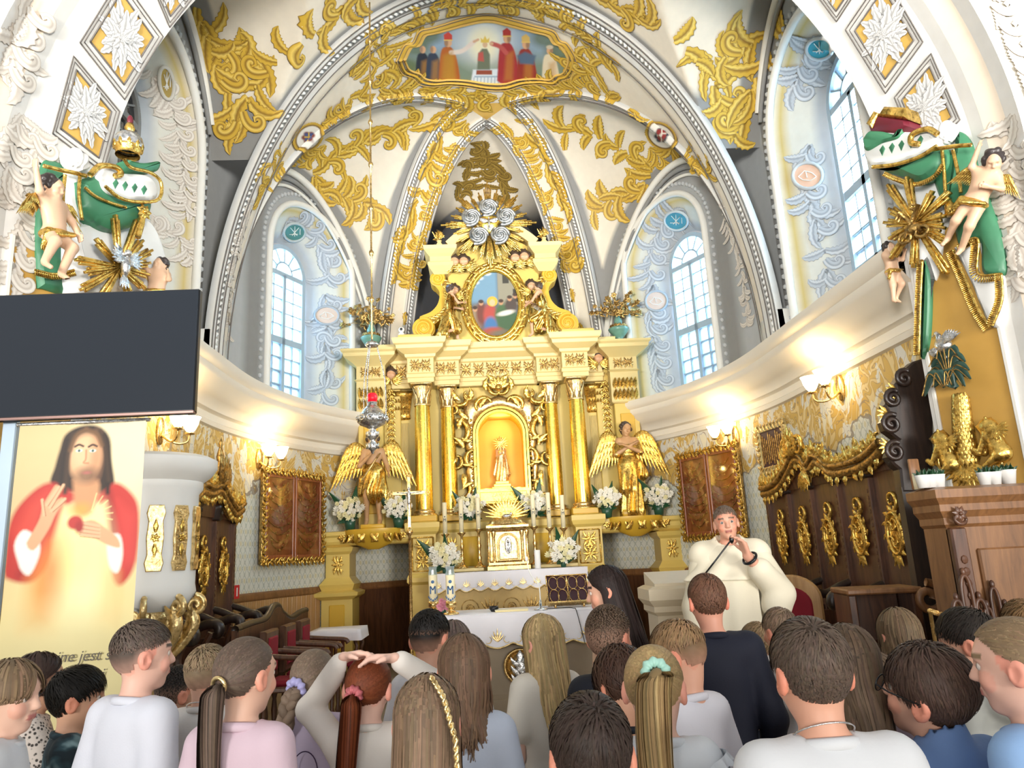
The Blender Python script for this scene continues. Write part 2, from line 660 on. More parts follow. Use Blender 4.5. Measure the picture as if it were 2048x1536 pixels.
MT={}
MT['plaster']=paint('white_plaster',rgb('#e6e4dc'),.75,.04,2.5)
MT['plaster_grey']=paint('grey_plaster',rgb('#b9bbbb'),.75,.06,2.5)
MT['plaster_dark']=paint('dark_grey_plaster',rgb('#8d8d8b'),.75,.06,3)
MT['cream']=paint('cream_plaster',rgb('#e9dfcb'),.78,.05,1.6)
MT['ochre']=paint('ochre_plaster',rgb('#d3ab57'),.7,.05,5)
MT['pier_gold']=paint('ochre_pier_panel',rgb('#c79a49'),.6,.06,8)
MT['pink']=paint('pale_apricot_plaster',rgb('#e3d3bf'),.75,.04,2)
MT['cornice']=paint('cornice_plaster',rgb('#ece4d4'),.6,.04,2.5)
MT['line']=paint('dark_painted_line',rgb('#6a645f'),.7,.05,8)
MT['gold']=gilt('gilding')
MT['gold_dark']=gilt('old_gilding',(.58,.37,.12),.34,(.12,.065,.02),.5,30,.8)
MT['gold_pale']=gilt('pale_gilding',(.86,.66,.32),.33,(.42,.27,.10),.4,30,.5)
MT['gold_smooth']=gilt('polished_gold',(.98,.66,.12),.22,(.85,.50,.07),.03,3,.4)
MT['silver']=gilt('silver_leaf',(.80,.80,.79),.24,(.26,.27,.28),.4,26,.6)
MT['brass']=gilt('brass',(.80,.55,.22),.25,(.45,.27,.08),.08,14,.5)
MT['altar']=paint('altar_cream_paint',rgb('#dcbf66'),.42,.05,3)
MT['altar_lt']=paint('altar_pale_moulding',rgb('#dfc98a'),.45,.05,3)
MT['altar_ye']=paint('altar_yellow_paint',rgb('#d8ad38'),.4,.05,3)
MT['wood_dark']=wood('dark_oak',rgb('#3b2317'),rgb('#6b442c'),.42,(1.2,1.2,9))
MT['wood_black']=wood('near_black_oak',rgb('#1c1512'),rgb('#3a2a22'),.4,(1,1,8))
MT['wood_mid']=wood('brown_oak',rgb('#6d4a2d'),rgb('#96683f'),.45,(1.2,1.2,9))
MT['wood_board']=wood('wainscot_pine',rgb('#a87c4a'),rgb('#c99f6a'),.5,(1,1,12))
MT['wood_red']=wood('reddish_walnut',rgb('#7a3f22'),rgb('#a8623a'),.35,(1,1,7))
MT['velvet']=paint('red_velvet',rgb('#8e1428'),.8,.12,20)
MT['white']=paint('white_paint',rgb('#eeeeea'),.5,.03,3)
MT['linen']=paint('white_linen',rgb('#eceaf0'),.8,.04,8,bump=.1,bsc=200)
MT['green_velvet']=paint('green_cloth_paint',rgb('#3f7f5c'),.45,.22,5,bump=.15,bsc=14)
MT['green_leaf']=paint('dark_green_leaf',rgb('#1f4a2c'),.38,.25,14)
MT['black']=paint('black_plastic',rgb('#0c0d10'),.3,.05,4)
MT['screen']=NT('screen_glass').P(Base_Color=rgb('#161c24'),Roughness=.09,Specular_IOR_Level=.6,Coat_Weight=.8,Coat_Roughness=.05).m  # bluish-grey base colour holds the room's reflected light
MT['flower']=paint('white_petals',rgb('#f6f2e4'),.6,.05,30)
MT['flower_y']=paint('cream_petals',rgb('#f0e8b8'),.6,.05,30)
MT['candle']=paint('candle_wax',rgb('#efe3bd'),.5,.04,8)
MT['blue_print']=paint('blue_print',rgb('#4a6f9c'),.6,.05,9)
MT['red_glass']=NT('red_glass').P(Base_Color=rgb('#e0142a'),Roughness=.1,Emission_Color=rgb('#ff1020'),Emission_Strength=.7).m
MT['vcol']=vcol('painted_colours')
MT['vcol_print']=vcol('printed_colours',.55,.03)
MT['vcol_gold']=vcol('painted_foliage',.55,.06,.35)
MT['glassbulb']=glow('lit_glass_shade',(1.0,.82,.50),9.0)
MT['floor']=None

def _marble():
  t=NT('stone_floor')
  v=t.obj()
  b=t.n('ShaderNodeTexBrick',{'offset': 0.0},Scale=1.0,Mortar_Size=.006,Brick_Width=.5,Row_Height=.5,Color1=rgb('#b9ab96'),Color2=rgb('#a7977f'),Mortar=rgb('#6c6254'))
  t.t.links.new(v,b.inputs['Vector'])
  t.P(Base_Color=t.mix(t.noise(5,5,v),b.outputs[0],rgb('#8f8271')),Roughness=.3)
  return t.m
MT['floor']=_marble()

def _wallpaper():
  """Lower chancel wall: pale damask below, ochre painted frieze with white rocaille above, by height; uv = (metres along the wall, z)."""
  t=NT('painted_chancel_wall')
  uv=t.uv()
  sep=t.n('ShaderNodeSeparateXYZ'); t.t.links.new(uv,sep.inputs[0])
  u,z=sep.outputs[0],sep.outputs[1]
  # damask: staggered ogee lattice
  def lattice(pu,pz):
    a=t.math('SINE',t.math('MULTIPLY',t.math('ADD',t.math('MULTIPLY',u,1/pu),t.math('MULTIPLY',z,1/pz)),2*pi))
    b=t.math('SINE',t.math('MULTIPLY',t.math('SUBTRACT',t.math('MULTIPLY',u,1/pu),t.math('MULTIPLY',z,1/pz)),2*pi))
    return a,b
  a,b=lattice(.22,.30)
  m1=t.math('MULTIPLY',a,b)
  nz=t.noise(30,4,uv)
  lines=t.math('LESS_THAN',t.math('ABSOLUTE',t.math('ADD',m1,t.math('MULTIPLY_ADD',nz,.9,-.45))),.16)
  dam=t.mix(lines,rgb('#d9d9cd'),rgb('#b9bcae'))
  dam=t.mix(t.math('MULTIPLY',t.math('GREATER_THAN',m1,.62),.8),dam,rgb('#cfc79f'))
  # rocaille frieze
  w=t.n('ShaderNodeTexNoise',None,Scale=1.5,Detail=2,Distortion=1.6)
  t.t.links.new(t.scale(uv,1.5,1.0,1),w.inputs['Vector'])
  bands=t.math('SINE',t.math('MULTIPLY',w.outputs[0],46))
  f_line=t.math('LESS_THAN',t.math('ABSOLUTE',bands),.17)
  white_on=t.math('GREATER_THAN',t.noise(2.6,3,t.scale(uv,1.6,1,1),.5,1.2),.52)
  fr=t.mix(white_on,rgb('#d0aa58'),rgb('#dcd8cc'))
  fr=t.mix(t.math('MULTIPLY',t.math('GREATER_THAN',bands,.55),.45),fr,rgb('#efe2b4'))
  fr=t.mix(t.math('MULTIPLY',f_line,.75),fr,rgb('#93806a'))
  # ragged lower border of the frieze
  edge=t.math('MULTIPLY_ADD',t.math('SINE',t.math('MULTIPLY',u,5.2)),.11,t.math('MULTIPLY_ADD',t.noise(3.2,3,uv),.75,2.28))
  up=t.math('GREATER_THAN',z,edge)
  rim=t.math('LESS_THAN',t.math('ABSOLUTE',t.math('SUBTRACT',z,edge)),.022)
  c=t.mix(up,dam,fr)
  c=t.mix(t.math('MULTIPLY',rim,.8),c,rgb('#8a7c6c'))
  t.P(Base_Color=c,Roughness=.7)
  return t.m
MT['wallpaper']=_wallpaper()

def _pane():
  t=NT('window_glass')
  tr=t.n('ShaderNodeBsdfTransparent',None,Color=(.93,.975,1.0))
  tl=t.n('ShaderNodeBsdfTranslucent',None,Color=(.85,.95,1.0))
  gl=t.n('ShaderNodeBsdfGlossy',None,Roughness=.1)
  m1=t.n('ShaderNodeMixShader',None,Fac=.35)
  t.t.links.new(tr.outputs[0],m1.inputs[1]); t.t.links.new(tl.outputs[0],m1.inputs[2])
  m2=t.n('ShaderNodeMixShader',None,Fac=.06)
  t.t.links.new(m1.outputs[0],m2.inputs[1]); t.t.links.new(gl.outputs[0],m2.inputs[2])
  t.t.links.new(m2.outputs[0],t.out.inputs['Surface'])
  return t.m
MT['pane']=_pane()
# ------------------------------------------------------------------ the chancel: plan of its wall
AX,HW,EB,Y0,YS=-.10,3.40,4.45,8.30,5.35
_t=np.linspace(0,pi,241)
_pl=np.concatenate([np.stack([np.full(30,AX+HW),np.linspace(YS,Y0,30,endpoint=False)],1),
  np.stack([AX+HW*np.cos(_t),Y0+EB*np.sin(_t)],1),
  np.stack([np.full(30,AX-HW),np.linspace(Y0,YS,31)[1:]],1)])
_dl=np.concatenate([[0],np.cumsum(np.linalg.norm(np.diff(_pl,axis=0),axis=1))])
_nn=np.concatenate([np.tile([[-1.,0]],(30,1)),-np.stack([np.cos(_t)/HW,np.sin(_t)/EB],1),np.tile([[1.,0]],(30,1))])
_nn /= np.linalg.norm(_nn,axis=1,keepdims=True)
DMAX=_dl[-1]
def plan(d,off=0.0):
  """Plan point at distance d along the wall (right front round the apse to left front), off metres into the room, and the inward normal."""
  d=np.asarray(d,float)
  p=np.stack([np.interp(d,_dl,_pl[:,i]) for i in (0,1)],-1)
  n=np.stack([np.interp(d,_dl,_nn[:,i]) for i in (0,1)],-1)
  n=n/np.linalg.norm(n,axis=-1,keepdims=True)
  return p+n*np.asarray(off)[...,None],n
def d_phi(ph):
  return float(np.interp(radians(ph),_t,_dl[30:271]))
def d_y(Y,side):
  return Y-YS if side>0 else DMAX-(Y-YS)

ZF=.15  # floor of the chancel
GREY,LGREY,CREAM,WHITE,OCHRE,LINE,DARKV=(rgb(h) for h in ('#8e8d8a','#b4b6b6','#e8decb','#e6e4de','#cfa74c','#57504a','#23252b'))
C_GOLD,C_GOLD_L,C_GOLD_D=rgb('#cfa93c'),rgb('#e6c866'),rgb('#7a5a26')
VAULT=[]  # (verts, quads) of the painted surfaces, for painting on them
def surf(name,fn,nu,nv,col,mat='vcol',flip=False):
  """A curved shell given by fn(u, v) on the unit square; col(u, v, P) gives its paint."""
  U,Vv=np.meshgrid(np.linspace(0,1,nu),np.linspace(0,1,nv),indexing='ij')
  P=fn(U,Vv)
  m=M()
  F=grid_faces(nu,nv)
  if flip:
    F=F[:,::-1]
  c=col(U,Vv,P) if callable(col) else np.broadcast_to(A(col),P.shape)
  m.add((P.reshape(-1,3),F),c=c.reshape(-1,3))
  VAULT.append((P.reshape(-1,3),F))
  return struct(m.build(name,MT[mat],color=True))

def step(x,e,w=.01):
  return np.clip((x-e)/w+.5,0,1)
def mixc(f,a,b):
  return np.asarray(a)*(1-f[...,None])+np.asarray(b)*f[...,None]

  # floor: nave, one step up to the chancel, altar steps
m=M(); m.add(box(-9,9,-6,4.62,-.1,0)); struct(m.build('floor',MT['floor'],smooth=False))
m=M(); m.add(box(-3.6,3.5,4.62,13.2,-.1,ZF)); struct(m.build('floor',MT['floor'],smooth=False))
# lower wall with painted paper
dd=np.linspace(0,DMAX,260)
P,N=plan(dd)
m=M()
zz=A([0,.8,1.6,2.4,3.2,3.95])
V=np.concatenate([np.repeat(P[:,None],6,1),np.broadcast_to(zz[None,:,None],(260,6,1))],-1)
m.add((V.reshape(-1,3),grid_faces(260,6)),uv=np.stack(np.broadcast_arrays(dd[:,None],zz[None]),-1).reshape(-1,2))
wall_apse=struct(m.build('wall_apse',MT['wallpaper'],uv=True))
# wainscot: boards one by one, sharing one mesh, with a rail on top
m=M(); m.add(cham(-.047,.047,0,.022,0,1.10,.006))
bme=m.mesh('board',False); bme.materials.append(MT['wood_board'])
for k,d in enumerate(np.arange(3.05,DMAX-3.05,.098)):
  if 5.9<d<DMAX-5.9:
    continue
  p,n=plan(d,.003)
  o=bpy.data.objects.new('board',bme); COL.objects.link(o)
  o.parent=wall_apse
  o.location=(p[0],p[1],ZF)
  o.rotation_euler=(0,0,atan2(n[1],n[0])-pi/2)
db=np.linspace(5.9,DMAX-5.9,80)
Pb,Nb=plan(db)
m=M(); m.add(sweep_plan([(0,ZF),(.02,ZF),(.02,1.25),(0,1.25)],Pb,Nb)); struct(m.build('wall_board_back',MT['wood_dark'],smooth=False))
d2=np.linspace(2.9,DMAX-2.9,200)
P2,N2=plan(d2)
m=M(); m.add(sweep_plan([(0,1.24),(.03,1.25),(.045,1.28),(.03,1.31),(.035,1.33),(.012,1.345),(0,1.35)],P2,N2)); struct(m.build('trim_1',MT['wood_mid']))
# cornice
prof=[(0,3.26),(.045,3.27),(.06,3.32),(.02,3.345),(.02,3.42),(.08,3.44),(.10,3.50),(.17,3.54),(.25,3.60),(.31,3.68),(.33,3.70),(.33,3.77),(.36,3.79),(.385,3.84),(.385,3.90),(0,3.93)]
P,N=plan(dd)
m=M(); m.add(sweep_plan(prof,P,N))
cornice=struct(m.build('trim_2',MT['cornice'],auto=50))

# ------------------------------------------------------------------ windows in splayed niches
def arch_outline(hw,z0,z1,n=15):
  zc=z1-hw
  L=[(-hw,z) for z in np.linspace(z0,zc,n,endpoint=False)]
  C=[(hw*cos(a),zc+hw*sin(a)) for a in np.linspace(pi,0,2*n+1)]
  return A(L+C+[(-x,z) for x,z in L[::-1]]),zc

def window_bay(idx,d0,sl,sr,lit=True,z0=4.12,z1=6.55,hw=.43,nw=.95,ntop=7.1,zbase=3.86,rows=(4,5),sgn=1):
  """Wall panel with a splayed arched niche and a glazed window; s runs along the wall."""
  side=1 if d0<DMAX/2 else -1
  c,n=plan(d0)
  n=-n  # outwards
  t=A([-n[1],n[0]])  # direction of growing d
  if (plan(d0+.05)[0]-c) @ t<0:
    t=-t
  def W(s,z,off=0.0):
    p,q=plan(d0+np.asarray(s),0)
    return np.concatenate([p-q*np.asarray(off)[...,None]*1.0,np.asarray(z)[...,None]],-1)
  def Q(s,z,off=.5):
    s=np.asarray(s)
    p=c+t*s[...,None]+n*np.broadcast_to(off,s.shape)[...,None]
    return np.concatenate([p,np.broadcast_to(np.asarray(z,float),s.shape)[...,None]],-1)
  O,zc=arch_outline(nw,zbase,ntop)
  I,zi=arch_outline(hw+.05,z0-.1,z1+.06)
  nO=len(O)
  # panel
  out=[]
  for x,z in O:
    if z <= zc+1e-6:
      out.append((-sl if x<0 else sr,z))
    else:
      a=atan2(z-zc,x)
      k=min((sr if cos(a)>0 else sl)/max(abs(cos(a)),1e-3),(9.3-zc)/max(sin(a),1e-3))
      out.append((k*cos(a),zc+k*sin(a)))
  out=A(out)
  K=np.linspace(0,1,9)[:,None,None]
  S=O[None]*(1-K)+out[None]*K
  Pn=W(S[...,0],S[...,1])
  m=M()
  edge=np.clip(1-np.abs(S[...,0:1]*0),0,1)[...,0]
  colr=np.broadcast_to(A(LGREY),Pn.shape).copy()
  rr=np.linalg.norm(S-O[None],axis=-1)
  colr[(rr>.16) & (rr<.62)]=GREY
  m.add((Pn.reshape(-1,3),grid_faces(9,nO)),c=colr.reshape(-1,3))
  wall=struct(m.build('wall_window_bay',MT['vcol'],color=True))
  VAULT.append((Pn.reshape(-1,3),grid_faces(9,nO)))
  # splayed reveal
  K=np.linspace(0,1,7)[:,None]
  Po=W(O[:,0],O[:,1]); Pi=Q(I[:,0],I[:,1],.5)
  G=Po[None]*(1-K[...,None])+Pi[None]*K[...,None]
  m=M(); cs=np.broadcast_to(A(rgb('#d9d8cd')),G.shape).copy(); cs[0]=WHITE; cs[1]=rgb('#cdb877'); cs[5:]=rgb('#b9bfc4')
  m.add((G.reshape(-1,3),grid_faces(7,nO)),c=cs.reshape(-1,3))
  sp=struct(m.build('wall_reveal',MT['vcol'],color=True))
  VAULT.append((G.reshape(-1,3),grid_faces(7,nO)))
  # sill
  m=M(); sq=np.linspace(-nw,nw,12)
  a=W(sq,np.full(12,zbase+.05)); b=Q(np.linspace(-hw-.05,hw+.05,12),z0-.1)
  m.add((np.concatenate([a,b]),grid_faces(2,12)))
  struct(m.build('window_sill',MT['plaster']))
  # mouldings round the niche: white roll, leaf band
  m=M(); m.add(tube(W(O[:,0],O[:,1],0*O[:,0]-.02),.05,8))
  O2,_=arch_outline(nw+.15,zbase,ntop+.15)
  W2=W(O2[:,0],O2[:,1],0*O2[:,0]-.01)
  struct(m.build('trim_3',MT['plaster']))
  m=M()
  L=bez(W2,150)
  for q in L[::2]:
    m.add(ellipsoid(q,(.035,.035,.035),6,4))
  o=struct(m.build('trim_4',MT['plaster_grey']))
  # window
  w=bpy.data.objects.new('window_%d' %idx,None); COL.objects.link(w)
  loc=Q(A(0.),z0); w.location=loc; w.matrix_world=Matrix.Translation(loc); struct(w)
  fr=M()
  def bar(p,q,wd=.03,dp=.05):
    p,q=A(p,float),A(q,float)
    dr=(q-p)/np.linalg.norm(q-p); nr=A([-dr[1],dr[0]])*wd/2
    pts=A([p-nr,p+nr,q+nr,q-nr])
    V=np.concatenate([Q(pts[:,0],pts[:,1],.5-dp/2),Q(pts[:,0],pts[:,1],.5+dp/2)])
    fr.add((V,A([(0,1,2,3),(4,7,6,5),(0,4,5,1),(1,5,6,2),(2,6,7,3),(3,7,4,0)])))
  zc=z1-hw
  zm=z0+(zc-z0)*rows[0]/(rows[0]+rows[1]+.5)
  zm2=zm+(zc-z0)*.5/(rows[0]+rows[1]+.5)
  zt=zc-.03
  for x in (-hw,hw):
    bar((x,z0),(x,zc),.07,.09)
  for a,b in ((z0,.08),((zm+zm2)/2,zm2-zm),(zt,.08)):
    bar((-hw,a),(hw,a),b,.08)
  bar((0,z0),(0,zt),.06,.08)
  for k in range(24):
    a0,a1=pi*k/24,pi*(k+1)/24
    bar((hw*cos(a0),zc+hw*sin(a0)),(hw*cos(a1),zc+hw*sin(a1)),.07,.09)
    bar((.42*hw*cos(a0),zc+.42*hw*sin(a0)),(.42*hw*cos(a1),zc+.42*hw*sin(a1)),.025,.05)
  for k in range(1,6):
    a=pi*k/6
    bar((.42*hw*cos(a),zc+.42*hw*sin(a)),(hw*cos(a),zc+hw*sin(a)),.022,.05)
  for x in (-hw/2,hw/2):
    bar((x,z0),(x,zt),.018,.04)
  panes=[]
  for (a,b,r) in ((z0,zm,rows[0]),(zm2,zt,rows[1])):
    for k in range(1,r):
      z=a+(b-a)*k/r
      bar((-hw,z),(hw,z),.018,.04)
    for k in range(r):
      for j in range(4):
        panes.append([(-hw+hw*j/2,a+(b-a)*k/r),(-hw+hw*(j+1)/2,a+(b-a)*k/r),(-hw+hw*(j+1)/2,a+(b-a)*(k+1)/r),(-hw+hw*j/2,a+(b-a)*(k+1)/r)])
  for k in range(6):
    aa=np.linspace(pi*k/6,pi*(k+1)/6,5)
    panes.append([(.42*hw*cos(x),zc+.42*hw*sin(x)) for x in aa]+[(hw*cos(x),zc+hw*sin(x)) for x in aa[::-1]])
  panes.append([(.42*hw*cos(x),zc+.42*hw*sin(x)) for x in np.linspace(0,pi,13)])
  fr.build('window_frame',MT['frame_blue'] if lit else MT['plaster_dark'],w,smooth=False)  # unlit window: dark grey puts its shade into the frame colour
  for p in panes:
    p=A(p)
    mm=M(); k=len(p)
    Vp=np.concatenate([Q(p[:,0],p[:,1],.497),Q(p[:,0],p[:,1],.503)])
    mm.add((Vp,[A([np.arange(k)[::-1]]),A([np.arange(k)+k]),A([(i,(i+1)%k,(i+1)%k+k,i+k) for i in range(k)])]))
    mm.build('pane',MT['pane'] if lit else MT['screen'],w,smooth=False)  # unlit window: dark glass stands in for the dark room behind
  return W,Q,w,c,n,t

MT['frame_blue']=paint('window_frame_glare_tint',rgb('#a9bdcc'),.5,.04,4)  # blue tint: glare of the window light put into the frame colour
PH=34.5
dR,dL=d_phi(PH),DMAX-d_phi(PH)
WB_R=window_bay(1,dR,dR-d_y(8.2,1),d_phi(62)-dR)
WB_L=window_bay(2,dL,d_phi(62)-dR,dR-d_y(8.2,1))
WB_BR=window_bay(3,d_y(6.95,1),1.55,1.4,True,4.45,6.85,.45,1.0,7.25)
WB_BL=window_bay(4,d_y(6.95,-1),1.4,1.55,False,4.45,6.85,.45,1.0,7.25)
# drum wall behind the altar
dc=np.linspace(d_phi(61),DMAX-d_phi(61),60)
P,N=plan(dc)
zz=np.linspace(3.86,9.6,20)
V=np.concatenate([np.repeat(P[:,None],20,1),np.broadcast_to(zz[None,:,None],(60,20,1))],-1)
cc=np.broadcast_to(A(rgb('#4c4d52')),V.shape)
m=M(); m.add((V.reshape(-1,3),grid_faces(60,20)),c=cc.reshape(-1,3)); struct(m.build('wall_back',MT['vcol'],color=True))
VAULT.append((V.reshape(-1,3),grid_faces(60,20)))

# ------------------------------------------------------------------ vaults
AR,AH,AZ=3.30,4.95,3.90  # apse arch: half width, rise, springing
def arch_pt(th,r=0.0,Y=Y0):
  th=np.asarray(th,float)
  return np.stack([AX+(AR-r)*np.cos(th),np.broadcast_to(np.asarray(Y,float),th.shape),AZ+(AH-r)*np.sin(th)],-1)
APL,APR,APC=A([-.44,10.45,8.66]),A([.34,10.45,8.66]),A([-.05,10.85,8.62])
D1R,D2aR,D2bR=d_y(8.75,1),d_phi(56.5),d_phi(63.5)
D1L,D2aL,D2bL=DMAX-D1R,DMAX-D2aR,DMAX-D2bR
def groin(d,ap,q,zs=3.95):
  q=np.asarray(q,float)
  p=plan(d)[0]
  xy=p*(1-q[...,None])+ap[:2]*q[...,None]
  z=zs+(ap[2]-zs)*np.sqrt(np.clip(1-(1-q)**2,0,1))
  return np.concatenate([xy,z[...,None]],-1)
def sail(dA,dB,ap,zl,zs=3.95):
  def fn(s,q):
    p=plan(dA+(dB-dA)*s)[0]
    xy=p*(1-q[...,None])+ap[:2]*q[...,None]
    g=zs+(ap[2]-zs)*np.sqrt(np.clip(1-(1-q)**2,0,1))
    rid=zl+(ap[2]-zl)*q*(2-q)
    z=g+(rid-g)*np.sqrt(np.clip(1-(2*s-1)**2,0,1))
    return np.concatenate([xy,z[...,None]],-1)
  return fn
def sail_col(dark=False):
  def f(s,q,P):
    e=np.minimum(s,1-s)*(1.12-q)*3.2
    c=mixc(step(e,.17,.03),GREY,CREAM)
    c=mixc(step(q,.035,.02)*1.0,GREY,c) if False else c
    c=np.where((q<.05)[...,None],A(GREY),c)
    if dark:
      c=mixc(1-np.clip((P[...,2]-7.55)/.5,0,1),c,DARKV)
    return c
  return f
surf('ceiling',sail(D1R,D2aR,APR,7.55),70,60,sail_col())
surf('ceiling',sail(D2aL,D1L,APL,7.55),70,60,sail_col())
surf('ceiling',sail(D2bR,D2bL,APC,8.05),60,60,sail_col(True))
def strip(c0,c1,n=60,nv=8):
  return lambda u,v: c0(u)*(1-v[...,None])+c1(u)*v[...,None]
surf('ceiling',strip(lambda q: groin(D2aR,APR,q),lambda q: groin(D2bR,APC,q)),60,10,CREAM)
surf('ceiling',strip(lambda q: groin(D2bL,APC,q),lambda q: groin(D2aL,APL,q)),60,10,CREAM)
def west(u,v):
  th=pi*(1-u)
  a=arch_pt(th)
  t=np.clip(1-np.abs(np.cos(th))/.985,0,1)
  gl,gr=groin(D1L,APL,t),groin(D1R,APR,t)
  g=np.where((u<.5)[...,None],gl,gr)
  f=np.clip((t-.93)/.07,0,1)[...,None]
  mid=A([(APL[0]+APR[0])/2,APL[1],APL[2]])
  g=g*(1-f)+(g*0+mid)*f
  return a*(1-v[...,None])+g*v[...,None]
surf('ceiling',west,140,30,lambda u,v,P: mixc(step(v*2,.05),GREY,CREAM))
# little triangle between the three apexes
m=M(); m.add((A([APL,APR,APC]),A([[0,1,2]]))); struct(m.build('ceiling',MT['ochre'])); VAULT.append((A([APL,APR,APC,APC]),A([[0,1,2,3]])))
YM,SB,SH,SZ=6.9,1.9,4.3,3.6
def bay(u,v):
  th=pi*(1-u)
  x=1.03*np.cos(th)
  Y=5.3+(Y0-5.3)*v
  zm=AZ+AH*np.sqrt(np.clip(1-x*x,0,1))
  zs=SZ+SH*np.sqrt(np.clip(1-((Y-YM)/SB)**2,0,1))
  return np.stack([AX+AR*x,Y,np.maximum(zm,zs)],-1)
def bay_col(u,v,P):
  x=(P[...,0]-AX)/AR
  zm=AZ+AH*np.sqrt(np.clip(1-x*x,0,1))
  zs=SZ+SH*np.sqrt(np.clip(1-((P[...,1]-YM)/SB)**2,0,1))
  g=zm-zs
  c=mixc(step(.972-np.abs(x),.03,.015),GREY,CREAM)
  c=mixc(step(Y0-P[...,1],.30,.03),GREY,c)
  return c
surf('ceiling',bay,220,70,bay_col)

# ribs: apse arch band with guilloche, groin ribs, lines
def band(name,C,Wd,cols,off=0.0):
  """A flat moulded band following curve C (k, 3), across direction Wd (k, 3); cols: list of (across, raise, colour)."""
  k=len(C)
  d=np.gradient(C,axis=0); d /= np.linalg.norm(d,axis=1,keepdims=True)
  n=np.cross(d,Wd); n /= np.linalg.norm(n,axis=1,keepdims=True)
  inside=A([AX,9.0,5.0])
  n *= np.where(((inside-C)*n).sum(1)<0,-1,1)[:,None]
  V=np.stack([C+Wd*a+n*(r+off) for a,r,_ in cols],1)
  m=M()
  m.add((V.reshape(-1,3),grid_faces(k,len(cols))),c=np.tile(A([c for _,_,c in cols]),(k,1)))
  o=struct(m.build(name,MT['vcol'],color=True,auto=40))
  VAULT.append((V.reshape(-1,3),grid_faces(k,len(cols))))
  return n,o
def beads(C,n,a,Wd,sz,step_,parent,rise=.0):
  """Guilloche of small oval knobs along a curve: too small to pick apart, one part."""
  L=np.concatenate([[0],np.cumsum(np.linalg.norm(np.diff(C,axis=0),axis=1))])
  m=M()
  oc=A([(1,0,0),(0,1,0),(-1,0,0),(0,-1,0),(0,0,1),(0,0,-1)],float)
  of=A([(0,1,4),(1,2,4),(2,3,4),(3,0,4),(1,0,5),(2,1,5),(3,2,5),(0,3,5)])
  d=np.gradient(C,axis=0); d /= np.linalg.norm(d,axis=1,keepdims=True)
  for x in np.arange(step_,L[-1]-step_,step_):
    g=lambda Z: A([np.interp(x,L,Z[:,i]) for i in range(3)])
    c,nn,w,dd_=g(C)+g(Wd)*a+g(n)*rise,g(n),g(Wd),g(d)
    B=np.stack([dd_*sz*1.1+w*sz*.5,w*sz*.75,nn*sz*.7])
    m.add((oc @ B+c,of))
  o=m.build('beading',MT['white'],parent)
  o['kind']='stuff'
  return o
def lines(C,n,Wd,offs,parent,r=.007,rise=.008):
  for a in offs:
    m=M(); m.add(tube(C+Wd*a+n*rise,r,5)); m.build('painted_line',MT['line'],parent)
th=np.linspace(pi-.0,0,121)
C=arch_pt(th,.0,Y0-.02)
Wy=np.tile(A([0,1.,0]),(121,1))
n,o=band('trim_5',C,Wy,[(-.20,-.02,LGREY),(-.20,.06,WHITE),(-.12,.07,WHITE),(-.12,.05,GREY),(.02,.05,GREY),(.02,.075,WHITE),(.14,.075,WHITE),(.14,.05,CREAM),(.34,.045,CREAM),(.34,-.02,WHITE)])
beads(C,n,-.05,Wy,.045,.075,o,.055); lines(C,n,Wy,(-.20,-.12,.02,.14,.33),o,.008,.075)
# responds (flat pilasters) that carry the arch down to the cornice
for side in (-1,1):
  m=M(); x0=AX+side*(AR-.06)
  m.add(cham(min(x0,x0+side*.2),max(x0,x0+side*.2),Y0-.22,Y0+.32,3.88,4.3,.01))
  struct(m.build('column_respond',MT['plaster']))
q=np.linspace(0.0,1,70)
for dd_,ap,pearl in ((D1R,APR,0),(D1L,APL,0),(D2aR,APR,1),(D2aL,APL,1),(D2bR,APC,1),(D2bL,APC,1)):
  C=groin(dd_,ap,q)
  d=np.gradient(C,axis=0); d /= np.linalg.norm(d,axis=1,keepdims=True)
  p,nn=plan(dd_)
  inward=np.cross(d,A([-d[35,1],d[35,0],0])); inward /= np.linalg.norm(inward,axis=1,keepdims=True)
  inward *= np.where(((A([AX,9.5,5.])-C)*inward).sum(1)<0,-1,1)[:,None]
  Wd=np.cross(inward,d); Wd /= np.linalg.norm(Wd,axis=1,keepdims=True)
  s=.10 if pearl else .085
  n,o=band('trim_6',C,Wd,[(-s,-.05,LGREY),(-s,.04,WHITE),(-s*.55,.05,WHITE),(-s*.45,.035,GREY if pearl else WHITE),(s*.45,.035,GREY if pearl else WHITE),(s*.55,.05,WHITE),(s,.04,WHITE),(s,-.05,LGREY)])
  if pearl:
    beads(C,n,0,Wd,.036,.06,o,.04)
  lines(C,n,Wd,(-s,-s*.5,s*.5,s),o,.006,.05)
  # lunette edge rolls on the wall of each window bay
for dA,dB,ap in ((D1R,D2aR,APR),(D2aL,D1L,APL)):
  s=np.linspace(0,1,60)
  C=sail(dA,dB,ap,7.55)(s,np.zeros(60))
  for k,(r,dz) in enumerate(((.06,-.05),(.035,-.18),(.025,-.30))):
    C2=C.copy(); C2[:,2]+=dz; C2[:,:2]+=plan(dA+(dB-dA)*s)[1]*.03
    m=M(); m.add(tube(C2,r,8)); struct(m.build('trim_7',MT['plaster' if k != 1 else 'plaster_dark']))
for side in (-1,1):
  Yv=np.linspace(5.35,8.1,60)
  for k,(r,dz) in enumerate(((.05,-.07),(.03,-.2))):
    z=SZ+SH*np.sqrt(np.clip(1-((Yv-YM)/SB)**2,0,1))+dz
    m=M(); m.add(tube(np.stack([np.full(60,AX+side*(HW-.04)),Yv,z],1),r,8)); struct(m.build('trim_8',MT['plaster' if k==0 else 'plaster_dark']))
